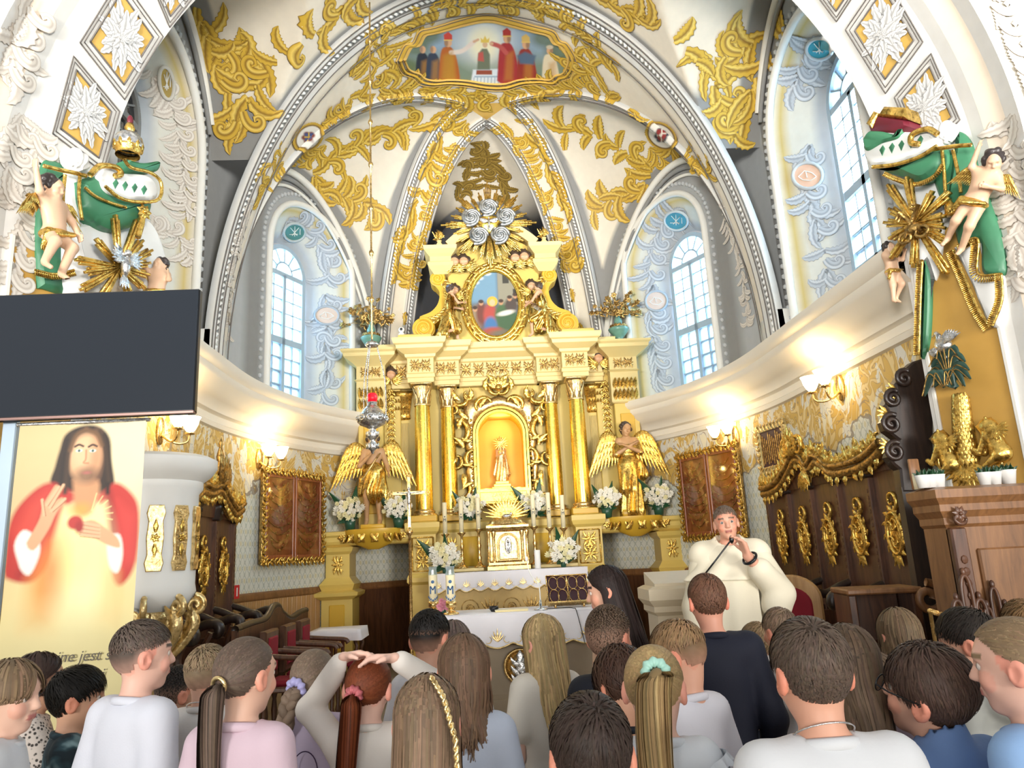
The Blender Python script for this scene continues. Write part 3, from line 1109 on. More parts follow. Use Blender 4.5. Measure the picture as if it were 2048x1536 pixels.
    # ------------------------------------------------------------------ chancel arch: splayed soffit, mouldings, nave wall
def u_curve(R,zc,Y,p,legx=None,z0=0.0):
  """U-shaped outline: p in metres from the floor on the left, over the arch, to the floor on the right."""
  p=np.asarray(p,float)
  Lg=zc-z0
  tot=2*Lg+pi*R
  a=np.clip((p-Lg)/R,0,pi)
  x=-np.cos(a)*R
  z=np.where(p<Lg,z0+p,np.where(p>Lg+pi*R,zc-(p-Lg-pi*R),zc+R*np.sin(a)))
  return np.stack([AX+x,np.broadcast_to(np.asarray(Y,float),p.shape),z],-1)
RF,ZFc,YF,RN,ZN,YN=3.15,4.40,5.40,3.45,4.25,4.78
TF,TN=2*ZFc+pi*RF,2*ZN+pi*RN
def soffit(u,w):
  """u 0..1 along the arch outline, w 0 (far edge) .. 1 (near edge)."""
  return u_curve(RF,ZFc,YF,u*TF)*(1-w[...,None])+u_curve(RN,ZN,YN,u*TN)*w[...,None]
surf('wall_chancel_arch',soffit,240,8,WHITE)
surf('wall_chancel_arch_back',lambda u,w: u_curve(RF,ZFc,YF,u*TF)*(1-w[...,None])+(u_curve(RF,ZFc,YF+.06,u*TF)+(u_curve(RF,ZFc,YF,u*TF)-A([AX,YF,4.0]))*.25)*w[...,None],160,3,LGREY)
def ring(R0,z0,Y0_,R1,z1,Y1,name,col):
  T0,T1=2*z0+pi*R0,2*z1+pi*R1
  surf(name,lambda u,w: u_curve(R0,z0,Y0_,u*T0)*(1-w[...,None])+u_curve(R1,z1,Y1,u*T1)*w[...,None],200,4,col)
PINK=rgb('#e2d3be')
ring(RN,ZN,YN,RN+.02,ZN,YN-.10,'trim_11',WHITE)
ring(RN+.02,ZN,YN-.10,RN+.10,ZN,YN-.22,'trim_11',PINK)
ring(RN+.10,ZN,YN-.22,RN+.10,ZN,YN-.34,'trim_11',WHITE)
# nave wall beside and above the arch
def navew(u,w):
  a=u_curve(RN+.10,ZN,YN-.34,u*(2*ZN+pi*(RN+.1)))
  b=a.copy()
  ang=np.arctan2(a[...,2]-4.2,a[...,0]-AX)
  k=np.minimum(8.5/np.maximum(np.abs(np.cos(ang)),1e-3),5.5/np.maximum(np.sin(ang),1e-3))
  top=np.stack([AX+k*np.cos(ang),np.full_like(k,YN-.34),4.2+k*np.sin(ang)],-1)
  leg=np.stack([AX+np.sign(a[...,0]-AX)*8.5,np.full_like(k,YN-.34),a[...,2]],-1)
  b=np.where((a[...,2]<4.2)[...,None],leg,top)
  return a*(1-w[...,None])+b*w[...,None]
surf('wall_nave',navew,200,12,rgb('#e4dfd2'))
# ------------------------------------------------------------------ painting on the plaster
_off,_vs,_fs=0,[],[]
for V,F in VAULT:
  _vs.append(V); _fs.append(F+_off); _off+=len(V)
BVH=BVHTree.FromPolygons([tuple(p) for p in np.concatenate(_vs)],[tuple(int(i) for i in f) for f in np.concatenate(_fs)])
CAMV=Vector(CAM)
def hit(u,v):
  d=Vector(ray(u,v)).normalized()
  p,n,i,_=BVH.ray_cast(CAMV,d)
  if p is None:
    return None
  if n.dot(d)>0:
    n=-n
  return A(p),A(n)
def lay(Q,n,off):
  """Lays points Q on the plaster along -n, off metres proud; points that miss keep their place."""
  out,miss=np.array(Q,float),0
  nv=Vector(n)
  for i,q in enumerate(Q):
    p,nn,_,_=BVH.ray_cast(Vector(q+n*.22),-nv,.5)
    if p is None:
      miss+=1
      out[i]=q+n*off
    else:
      if nn.dot(nv)<0:
        nn=-nn
      out[i]=A(p)+A(nn)*off
  return out,miss
ACR=A([-1,-.84,-.42,0,.42,.84,1])
def pal(edge,fill,lite,vein):
  return A([edge,fill,lite,vein,fill,fill,edge])
P_GOLD=pal(C_GOLD_D,C_GOLD,C_GOLD_L,rgb('#8f6a22'))
P_WHITE=pal(rgb('#6f6c6b'),rgb('#d8d8d6'),rgb('#eceae6'),rgb('#a9a8a6'))
P_GREY=pal(rgb('#85888c'),rgb('#b9bfc5'),rgb('#d3d6d8'),rgb('#979ca3'))
P_BEIGE=pal(rgb('#a5988b'),rgb('#dad2c6'),rgb('#e6e0d6'),rgb('#c2b7aa'))
P_BROWN=pal(rgb('#4d3a1c'),rgb('#8e7432'),rgb('#a98c45'),rgb('#5f4a22'))
def strip2d(P,w):
  d=np.gradient(P,axis=0); d /= np.linalg.norm(d,axis=1,keepdims=True)+1e-9
  nr=np.stack([-d[:,1],d[:,0]],1)
  return (P[:,None]+nr[:,None]*w[:,None,None]*ACR[None,:,None])
def paint_strip(m,p,n,e1,S,pal_,off):
  e2=np.cross(n,e1)
  k=S.shape[0]
  Q=p+S[...,0:1]*e1+S[...,1:2]*e2
  V,miss=lay(Q.reshape(-1,3),n,off)
  if miss>.3*len(V) or np.abs((V-Q.reshape(-1,3)) @ n).max()>.09+off:
    return
  m.add((V,grid_faces(k,7)),c=np.tile(pal_,(k,1)))
def p_leaf(m,p,n,e1,ang,L,w,bend,pal_,off,lobes=3,k=14):
  t=np.linspace(0,1,k)
  a=ang+bend*t**1.2
  st=L/(k-1)
  P=np.stack([np.concatenate([[0],np.cumsum(np.cos(a[:-1]))]),np.concatenate([[0],np.cumsum(np.sin(a[:-1]))])],1)*st
  ww=w*np.sin(pi*np.clip(t*.92+.06,0,1)**.8)**.75*(1-.46*((t*lobes*1.49)%1.0))
  paint_strip(m,p,n,e1,strip2d(P,np.maximum(ww,w*.06)),pal_,off)
def p_scroll(m,p,n,e1,ang,L,flip,pal_,off,k=22):
  t=np.linspace(0,1,k)
  a=ang+flip*(t**1.5)*7.2
  st=L*(1.25-t)/(k-1)*1.3
  P=np.stack([np.concatenate([[0],np.cumsum(np.cos(a[:-1])*st[:-1])]),np.concatenate([[0],np.cumsum(np.sin(a[:-1])*st[:-1])])],1)
  w=L*.085*(1.0-.35*t)*(.5+1.2*np.sin(pi*np.clip(t+.1,0,1))**.5)
  w[-4:] *= 1.7
  paint_strip(m,p,n,e1,strip2d(P,w),pal_,off)
OFFS=[0]
def vine(m,path,size,pal_=None,dens=1.0,stem=True,scroll=3,spread=1.0):
  """A scrolling acanthus branch painted along a pixel path of the photograph, size in pixels."""
  pal_=P_GOLD if pal_ is None else pal_
  px=bez(path,max(6,int(len(path)*8)))
  L=np.concatenate([[0],np.cumsum(np.linalg.norm(np.diff(px,axis=0),axis=1))])
  i,x=0,0.0
  pts=[]
  for x in np.arange(0,L[-1],size*.42/dens):
    u,v=np.interp(x,L,px[:,0]),np.interp(x,L,px[:,1])
    h,h2=hit(u,v),hit(*(A([np.interp(min(x+4,L[-1]),L,px[:,0]),np.interp(min(x+4,L[-1]),L,px[:,1])]) if x+4<L[-1] else (u+(u-np.interp(x-4,L,px[:,0])),v+(v-np.interp(x-4,L,px[:,1])))))
    if h is None or h2 is None:
      continue
    p,n=h
    e1=h2[0]-p
    e1=e1-n*(e1 @ n)
    if np.linalg.norm(e1)<1e-5 or np.linalg.norm(h2[0]-p)>.5:
      continue
    e1 /= np.linalg.norm(e1)
    s=size*np.linalg.norm(p-CAM)/FPX
    OFFS[0]=(OFFS[0]+1)%12
    off=.006+.0014*OFFS[0]
    sd=1 if i%2 else -1
    if scroll and i%scroll==scroll-1:
      p_scroll(m,p,n,e1,sd*.5,s*1.25,sd,pal_,off+.006)
    for q in (sd,-sd):
      r=R_.rand(4)
      if r[3]<.18 and q != sd:
        continue
      p_leaf(m,p,n,e1,q*(.35+.75*r[0])*spread,s*(.75+.6*r[1]),s*(.20+.10*r[2]),q*(.6+1.6*r[3])*(1 if r[0]>.45 else -1),pal_,off,4)
    i+=1
def painted(name,pal_,*paths,size=40,mat='vcol_gold',**k):
  m=M()
  for p in paths:
    if isinstance(p,tuple):
      vine(m,p[1],p[0],pal_,**k)
    else:
      vine(m,p,size,pal_,**k)
  o=m.build(name,MT[mat],color=True)
  o['kind']='structure'
  return o
painted('wall_painting_bay_foliage',P_GOLD,
  [(395,15),(430,120),(470,225),(482,300)],[(720,-10),(640,60),(560,120),(500,190),(478,260)],[(410,70),(470,110),(540,120)],size=58,dens=.8)
painted('wall_painting_bay_foliage',P_GOLD,
  [(1560,10),(1530,110),(1490,210),(1463,290)],[(1190,-10),(1290,40),(1380,110),(1440,190),(1462,255)],[(1530,70),(1470,110),(1410,120)],size=58,dens=.8)
painted('wall_painting_mural_wreath',P_GOLD,
  [(702,150),(735,100),(800,55),(860,22)],[(1236,160),(1205,100),(1150,55),(1090,18)],[(860,16),(968,6),(1090,14)],
  [(760,175),(840,180),(900,186),(966,196)],[(1185,172),(1100,178),(1040,186),(972,196)],[(735,120),(775,150)],[(1205,120),(1165,150)],[(700,195),(760,190),(800,200)],[(1240,190),(1180,190),(1130,200)],[(770,95),(790,130),(800,155)],[(1172,95),(1155,130),(1146,155)],size=46)
painted('wall_painting_crest_foliage',P_GOLD,[(700,212),(660,235),(640,262)],[(600,300),(560,330),(530,365),(512,400)],[(572,300),(545,325),(520,350)],[(650,290),(620,315),(590,330)],size=34)
painted('wall_painting_crest_foliage',P_GOLD,[(1245,212),(1285,235),(1300,262)],[(1345,295),(1385,330),(1415,365),(1432,400)],[(1365,290),(1395,320),(1425,350)],[(1300,295),(1325,315),(1360,330)],size=34)
painted('wall_painting_apse_foliage',P_GOLD,[(625,345),(700,295),(780,262),(885,236)],[(880,245),(862,320),(835,400),(805,470),(786,540)],[(628,352),(645,385),(700,398),(760,425),(790,490)],[(810,300),(845,280),(870,300)],size=48)
painted('wall_painting_apse_foliage',P_GOLD,[(1305,340),(1230,290),(1150,258),(1062,240)],[(1068,250),(1092,320),(1125,400),(1150,470),(1172,535)],[(1302,350),(1280,382),(1235,395),(1180,430),(1158,480)],[(1130,300),(1100,280),(1075,300)],size=48)
painted('wall_painting_rib_foliage',P_GOLD,[(938,245),(905,310),(872,400),(845,480),(822,560),(805,650)],size=30,dens=1.25)
painted('wall_painting_rib_foliage',P_GOLD,[(1003,245),(1042,310),(1082,400),(1112,480),(1138,560),(1158,650)],size=30,dens=1.25)
painted('wall_painting_gable_foliage',P_BROWN,[(967,268),(966,320),(968,380)],[(915,400),(935,350),(966,310),(998,350),(1020,400)],size=34)
painted('wall_painting_pier_foliage',P_BEIGE,[(505,400),(478,480),(462,570),(455,680)],size=24,scroll=0)  # gold leaves in grey-cream: the blue window light is put into their colour
painted('wall_painting_pier_foliage',P_BEIGE,[(1438,410),(1470,490),(1490,570),(1497,650)],size=24,scroll=0)  # again the blue light is put into the leaf colour
painted('wall_painting_reveal_foliage',P_GREY,[(575,440),(625,465),(650,520),(660,560)],[(650,590),(655,640),(650,690),(655,720)],[(655,740),(645,800)],[(662,700),(668,620)],size=40,mat='vcol',scroll=2)
painted('wall_painting_reveal_foliage',P_GREY,[(1370,420),(1325,450),(1305,500),(1300,545)],[(1306,570),(1302,630),(1310,690)],[(1310,705),(1318,765)],size=40,mat='vcol',scroll=2)
painted('wall_painting_reveal_foliage',P_GREY,[(1660,60),(1610,110),(1590,180)],[(1620,290),(1610,350),(1625,420),(1640,460)],[(1650,500),(1655,570)],size=46,mat='vcol',scroll=2)
painted('wall_painting_reveal_foliage',P_BEIGE,[(300,140),(345,220),(365,330),(372,430)],[(300,460),(350,470),(385,520)],size=36,mat='vcol',scroll=2)
painted('wall_painting_nave_scroll',P_BEIGE,[(60,-10),(35,70),(20,150)],[(40,230),(15,330),(40,440),(20,560)],[(70,260),(60,360)],size=52,scroll=2)
painted('wall_painting_nave_scroll',P_BEIGE,[(1975,-10),(2010,80),(2042,170)],[(2030,230),(2025,330),(2040,440),(2030,560)],size=52,scroll=2)

def px_line(m,pts,r=.007,closed=True,off=.008,n=14):
  """A painted line through pixel corners."""
  pts=list(pts)+([pts[0]] if closed else [])
  Q=[]
  for a,b in zip(pts[:-1],pts[1:]):
    for t in np.linspace(0,1,n,endpoint=False):
      h=hit(a[0]+(b[0]-a[0])*t,a[1]+(b[1]-a[1])*t)
      if h is not None:
        Q.append(h[0]+h[1]*off)
  if len(Q)>2:
    if closed:
      Q.append(Q[0])
    m.add(tube(Q,r,5))
def px_patch(quad,n=10,off=.003):
  q=A(quad,float)
  V=[]
  for i in np.linspace(0,1,n):
    for j in np.linspace(0,1,n):
      u,v=(q[0]*(1-i)+q[1]*i)*(1-j)+(q[3]*(1-i)+q[2]*i)*j
      h=hit(u,v)
      V.append(h[0]+h[1]*off if h is not None else A([0,0,99.]))
  V=A(V)
  F=grid_faces(n,n)
  ok=(V[:,2]<50)[F].all(1)
  e=np.linalg.norm(V[F[:,0]]-V[F[:,2]],axis=1)
  return V,F[ok & (e<3*np.median(e[ok]) if ok.any() else ok)]
def diamond(c,quad):
  """A painted coffer on the arch soffit: ochre lozenge, two dark lines, white acanthus."""
  q=A(quad,float); c=A(c,float)
  m=M()
  v=px_patch(c+(q-c)*.74)
  if len(v[1]):
    m.add(v); struct(m.build('wall_painting_lozenge',MT['ochre']))
  m=M()
  for s,r in ((1.0,.0055),(.90,.004),(.76,.007)):
    px_line(m,c+(q-c)*s,r)
  struct(m.build('wall_painting_line',MT['line']))
  h=hit(*c)
  if h is None:
    return
  p,n=h
  ax1=hit(*(c+(q[1]-c)*.3)); ax1=(ax1[0] if ax1 else p+A([0,0,.3]))-p
  e1=ax1-n*(ax1 @ n); sz=np.linalg.norm(e1)/.3; e1 /= np.linalg.norm(e1)
  m=M()
  for ring_,(cnt,L,w) in enumerate(((14,.66,.13),(11,.50,.13),(8,.32,.10))):
    for i in range(cnt):
      a=2*pi*(i+.5*(ring_%2))/cnt
      k=.62+.38*abs(cos(a))**1.5
      p_leaf(m,p,n,e1,a,sz*L*k,sz*w,.25*(-1)**i,P_WHITE,.008+.004*ring_+.0007*i,3,12)
  for i in range(8):
    p_leaf(m,p,n,e1,i*pi/4,sz*.10,sz*.04,0,P_WHITE,.03+.001*i,1,6)
  struct(m.build('wall_painting_acanthus',MT['vcol'],color=True))
diamond((243,76),[(159,85),(240,-46),(325,73),(248,199)])
diamond((170,225),[(104,267),(146,112),(238,223),(205,345)])
diamond((345,-38),[(290,-60),(350,-130),(420,-50),(338,54)])
diamond((1770,68),[(1692,59),(1768,-52),(1847,84),(1772,187)])
diamond((1852,215),[(1790,195),(1863,107),(1921,240),(1842,320)])
diamond((1672,-45),[(1605,-50),(1672,-130),(1735,-50),(1674,43)])

# ------------------------------------------------------------------ painted pictures
class Canvas:
  def __init__(s,x0,x1,y0,y1,nx,ny,bg):
    s.X,s.Y=np.meshgrid(np.linspace(x0,x1,nx),np.linspace(y0,y1,ny),indexing='ij')
    s.I=np.broadcast_to(A(rgb(bg)),(nx,ny,3)).copy()
    s.px=(x1-x0)/nx
  def mixin(s,a,c):
    c=A(rgb(c)) if isinstance(c,str) else c
    s.I=s.I*(1-a[...,None])+c*a[...,None]
  def sd(s,pts):
    P=A(pts,float)
    d=np.full(s.X.shape,1e9); ins=np.zeros(s.X.shape,bool)
    for a,b in zip(P,np.roll(P,-1,0)):
      e=b-a
      wx,wy=s.X-a[0],s.Y-a[1]
      t=np.clip((wx*e[0]+wy*e[1])/(e @ e+1e-9),0,1)
      d=np.minimum(d,(wx-e[0]*t)**2+(wy-e[1]*t)**2)
      if abs(e[1])>1e-12:
        cr=((a[1] <= s.Y) != (b[1] <= s.Y)) & (s.X<a[0]+(s.Y-a[1])*e[0]/e[1])
        ins ^= cr
    return np.where(ins,-1,1)*np.sqrt(d)
  def poly(s,pts,c,soft=None,al=1.0,smooth=0):
    if smooth:
      q=list(pts)+[pts[0],pts[1]]
      pts=bez(q,smooth*len(pts))[:-smooth]
    w=soft or s.px
    s.mixin(np.clip(.5-s.sd(pts)/w,0,1)*al,c)
    return s
  def ell(s,cx,cy,rx,ry,c,soft=None,al=1.0,rot=0.0):
    dx,dy=s.X-cx,s.Y-cy
    x,y=dx*cos(rot)+dy*sin(rot),-dx*sin(rot)+dy*cos(rot)
    r=np.sqrt((x/rx)**2+(y/ry)**2)
    s.mixin(np.clip(.5-(r-1)*min(rx,ry)/(soft or s.px),0,1)*al,c)
    return s
  def stroke(s,pts,w,c,soft=None,al=1.0,n=0):
    P=bez(pts,n or len(pts)*5)
    d=np.full(s.X.shape,1e9)
    for a,b in zip(P[:-1],P[1:]):
      e=b-a
      wx,wy=s.X-a[0],s.Y-a[1]
      t=np.clip((wx*e[0]+wy*e[1])/(e @ e+1e-9),0,1)
      d=np.minimum(d,(wx-e[0]*t)**2+(wy-e[1]*t)**2)
    s.mixin(np.clip(.5-(np.sqrt(d)-w/2)/(soft or s.px),0,1)*al,c)
    return s
def mural_outline():
  return bez([(808,118),(822,92),(838,88),(850,68),(876,62),(935,46),(978,40),(1025,50),(1064,60),(1096,68),(1108,84),(1122,90),(1138,118),(1128,144),(1112,150),(1100,158),(1075,156),(1040,158),(1010,166),(975,166),(935,160),(900,158),(872,160),(850,156),(838,146),(818,138),(808,118)],110)
cv=Canvas(800,1146,34,172,260,110,'#7f8f7c')
cv.poly([(800,30),(1146,30),(1146,110),(800,110)],'#93a9bd',40)
for x,y,r in ((830,90,30),(860,70,22),(1090,75,26),(1120,100,28),(815,130,22),(1010,52,10)):
  cv.ell(x,y,r,r*.7,'#59683f',14,.75)
cv.ell(968,80,50,44,'#e6e8e0',50,.9).ell(968,88,26,30,'#f6eecb',24)
cv.poly([(940,172),(946,138),(1012,136),(1022,172)],'#dfe6ea',3).stroke([(950,152),(1016,152)],3,'#9fb3c2')
for x in range(948,1018,7):
  cv.stroke([(x,154),(x-1,170)],1.6,'#93a8b8')
def cleric(x,y,s,robe,mitre,flip=1,hood=None):
  cv.poly([(x-20*s,y+84*s),(x-15*s,y+20*s),(x-4*s,y+8*s),(x+9*s,y+12*s),(x+19*s,y+40*s),(x+21*s,y+84*s)],robe,3,1,5)
  cv.poly([(x-2*s,y+30*s),(x+14*s,y+24*s),(x+12*s,y+84*s),(x-6*s,y+84*s)],'#c58a35',8,.5)
  cv.ell(x,y,7.5*s,9*s,'#d9a982',2).ell(x-flip*4*s,y,4*s,9*s,'#6a5040',3,.6)
  if mitre:
    cv.poly([(x-8*s,y-5*s),(x-9*s,y-16*s),(x,y-22*s),(x+8*s,y-15*s),(x+8*s,y-4*s)],mitre,2)
    cv.stroke([(x-8*s,y-5*s),(x+8*s,y-5*s)],2.4*s,'#e2c069')
cleric(845,98,.8,'#26303f',None); cleric(866,98,.8,'#333f52',None)
cleric(896,84,1.0,'#b3612c','#c8463a',1)
cv.stroke([(902,104),(925,100),(948,82)],9,'#e9d9cc',3).stroke([(948,82),(956,78)],5,'#dcae88',2)
cv.poly([(882,158),(886,110),(905,100),(912,158)],'#b98a33',8,.7)
cleric(1014,76,1.0,'#a53238','#a8322f',-1); cleric(1052,88,.98,'#98352c','#d9b565',-1)
cv.stroke([(1012,104),(1000,92),(984,86)],9,'#c05a55',3).ell(983,86,4,3,'#dcae88',2)
cv.poly([(1034,110),(1050,102),(1072,110),(1068,128),(1040,126)],'#566a80',5)
cleric(1100,100,.85,'#e2d3b4',None,-1); cv.ell(1100,93,7,4,'#cfc2a6',2)
cv.poly([(954,138),(956,106),(964,96),(974,96),(980,108),(980,138)],'#6f7763',3).poly([(955,120),(957,104),(966,102),(968,122)],'#c05a52',3)
cv.ell(970,88,5,6,'#dcb690',2).poly([(962,84),(961,74),(966,78),(970,70),(974,78),(979,74),(978,84)],'#e8c75c',2)
cv.poly([(952,148),(953,139),(984,139),(984,148)],'#9a4f3a',2)
inside=cv.sd(mural_outline())<2.0
V=np.zeros(cv.X.shape+(3,)); good=inside.copy()
for i,j in zip(*np.nonzero(inside)):
  h=hit(cv.X[i,j],cv.Y[i,j])
  if h is None:
    good[i,j]=False
  else:
    V[i,j]=h[0]+h[1]*.012
F=grid_faces(*cv.X.shape)
F=F[good.ravel()[F].all(1)]
m=M(); m.add((V.reshape(-1,3),F),c=cv.I.reshape(-1,3))
struct(m.build('wall_painting_mural',MT['vcol_print'],color=True))
mo=mural_outline()
for k,(sc,w,matn) in enumerate(((1.0,.030,'ochre'),(1.055,.034,'gold_paint'),(1.028,.009,'line'),(1.10,.012,'ochre'),(1.085,.007,'line'))):
  if matn=='gold_paint' and matn not in MT:
    MT[matn]=paint('yellow_painted_frame',rgb('#cda43a'),.55,.08,6)
  c=A([973,104.]); Q=[]
  for u,v in c+(mo-c)*A([sc,1+(sc-1)*2.1]):
    h=hit(u,v)
    if h is not None:
      Q.append(h[0]+h[1]*(.012+.002*k))
  m=M(); m.add(tube(Q,w,7,flat=.5)); struct(m.build('trim_%d' %(12+k),MT[matn]))
  # heraldic medallions on the apse vault
for cx,cy,rx,ry,rot,cols in ((614,273,27,20,-.7,('#3d4f86','#d8b23c','#7a3a2c')),(1325,270,28,20,.62,('#8f2f2c','#d9d2c4','#3c3f49'))):
  cv=Canvas(cx-40,cx+40,cy-36,cy+36,60,54,'#c9a23a')
  cv.ell(cx,cy,36,27,'#c9a23a',2,1,rot).ell(cx,cy,rx+3,ry+3,'#7b5b24',1.5,1,rot).ell(cx,cy,rx,ry,'#e9e4da',1.5,1,rot)
  for k in range(6):
    a=k*pi/3
    cv.ell(cx+9*cos(a),cy+8*sin(a),6,5,cols[2],3)
  cv.poly([(cx-9,cy-9),(cx+9,cy-9),(cx+8,cy+5),(cx,cy+11),(cx-8,cy+5)],cols[0],1.5).stroke([(cx,cy-9),(cx,cy+10)],2.6,cols[1]).stroke([(cx-8,cy-1),(cx+8,cy-1)],2.6,cols[1])
  e=np.sqrt(((cv.X-cx)*cos(rot)+(cv.Y-cy)*sin(rot))**2/36**2+(-(cv.X-cx)*sin(rot)+(cv.Y-cy)*cos(rot))**2/27**2)<1
  V=np.zeros(cv.X.shape+(3,)); good=e.copy()
  for i,j in zip(*np.nonzero(e)):
    h=hit(cv.X[i,j],cv.Y[i,j])
    if h is None: good[i,j]=False
    else: V[i,j]=h[0]+h[1]*.03
  F=grid_faces(*cv.X.shape); F=F[good.ravel()[F].all(1)]
  m=M(); m.add((V.reshape(-1,3),F),c=cv.I.reshape(-1,3)); struct(m.build('wall_painting_medallion',MT['vcol_print'],color=True))
def medallion(cx,cy,rx,ry,fill,rim,rot=0.0,glyph=None,gcol='line'):
  """A small painted roundel on a reveal, with a line emblem."""
  m=M(); V=[]; n=20
  hc=hit(cx,cy)
  if hc is None:
    return
  for k in range(n):
    a=2*pi*k/n
    h=hit(cx+rx*cos(a)*cos(rot)-ry*sin(a)*sin(rot),cy+rx*cos(a)*sin(rot)+ry*sin(a)*cos(rot))
    V.append(h[0]+h[1]*.028 if h else hc[0])
  V=A(V+[hc[0]+hc[1]*.030])
  m.add((V,A([(k,(k+1)%n,n) for k in range(n)]))); struct(m.build('wall_painting_roundel',paint('roundel_paint',rgb(fill),.6,.06,6)))
  m=M(); m.add(tube(V[:n],.022,6,True)); struct(m.build('wall_painting_roundel_rim',paint('roundel_rim_paint',rgb(rim),.6,.06,6)))
  if glyph:
    m=M()
    for st in glyph:
      px_line(m,[(cx+x*rx,cy+y*ry) for x,y in st],.006,False,.036,5)
    struct(m.build('wall_painting_emblem',MT['plaster']))
CHI=[[(-.4,-.55),(.4,.55)],[(.4,-.55),(-.4,.55)],[(0,-.7),(0,.7)],[(-.5,.2),(.5,.2)],[(.5,-.4),(.5,.4)]]
FISH=[[(-.6,.1),(-.2,-.35),(.3,-.2),(.6,.1),(.2,.4),(-.3,.35),(-.6,.1)],[(-.1,-.3),(.0,.3)]]
medallion(587,463,22,18,'#4f8784','#b7c0c0',0,CHI); medallion(1354,440,24,19,'#4b97b0','#c3cdd2',0,CHI); medallion(1641,95,27,22,'#3f9fb2','#c3c6c6',-.2,CHI)
medallion(654,632,24,18,'#d6bfae','#a9aeb3',0,FISH); medallion(1312,603,22,20,'#d6c2b4','#aab4bc',0,FISH); medallion(1617,353,30,26,'#dcb49a','#b9bcbc',0,FISH); medallion(331,165,14,34,'#a8904a','#cfcbc0',-.15,CHI)
# ------------------------------------------------------------------ figures: people and statues share one way of modelling a body
def unit(v):
  v=A(v,float)
  return v/(np.linalg.norm(v)+1e-12)
def head_rot(yaw=0,pitch=0,tilt=0):
  """Rows right, forward, up of a head that looks along +y, turned left by yaw, up by pitch, tilted by tilt (degrees)."""
  m=Matrix.Rotation(radians(yaw),3,'Z') @ Matrix.Rotation(radians(pitch),3,'X') @ Matrix.Rotation(radians(tilt),3,'Y')
  return np.array(m).T
KID=dict(head=(0,.012,1.243),neck=(0,-.014,1.118),shL=(-.130,-.012,1.078),shR=(.130,-.012,1.078),elL=(-.180,-.035,.84),elR=(.180,-.035,.84),
  haL=(-.185,.045,.64),haR=(.185,.045,.64),chest=(0,0,.985),belly=(0,.008,.84),pel=(0,-.006,.71),hipL=(-.07,-.005,.69),hipR=(.07,-.005,.69),
  knL=(-.075,.012,.38),knR=(.075,.012,.38),ftL=(-.078,-.02,.07),ftR=(.078,-.02,.07))
def joints(s=1.0,**ov):
  J={k: A(v,float) for k,v in KID.items()}
  for k,v in ov.items():
    J[k]=A(v,float)
  return {k: v*s for k,v in J.items()}
def hand(S,wrist,d,nrm,side,sc=1.0,curl=.5,k=.005,spread=.12):
  """Palm, four fingers of different lengths and a thumb from the side of the palm."""
  d,nrm=unit(d),A(nrm,float)
  nrm=unit(nrm-d*(nrm @ d))
  lat=np.cross(d,nrm)*side  # towards the thumb
  pe=wrist+d*.066*sc
  for o in (-.024,-.008,.008,.024):
    S.cap(wrist+lat*o*.7*sc,pe+lat*o*sc,.0135*sc,.0125*sc,.008)
  for o,L in ((.027,.058),(.009,.066),(-.009,.062),(-.026,.048)):
    a=pe+lat*o*sc
    d1=unit(d+lat*o*spread/.026+nrm*curl*.5)
    b=a+d1*L*.52*sc
    d2=unit(d1+nrm*curl)
    c=b+d2*L*.48*sc
    S.cap(a,b,.0085*sc,.0078*sc,k); S.cap(b,c,.0078*sc,.0062*sc,k)
  t0=wrist+d*.022*sc+lat*.024*sc
  t1=t0+unit(d*.6+lat*.8+nrm*.25)*.036*sc
  t2=t1+unit(d+lat*.25+nrm*(.2+curl*.5))*.028*sc
  S.cap(t0,t1,.0115*sc,.0095*sc,k); S.cap(t1,t2,.009*sc,.007*sc,k)
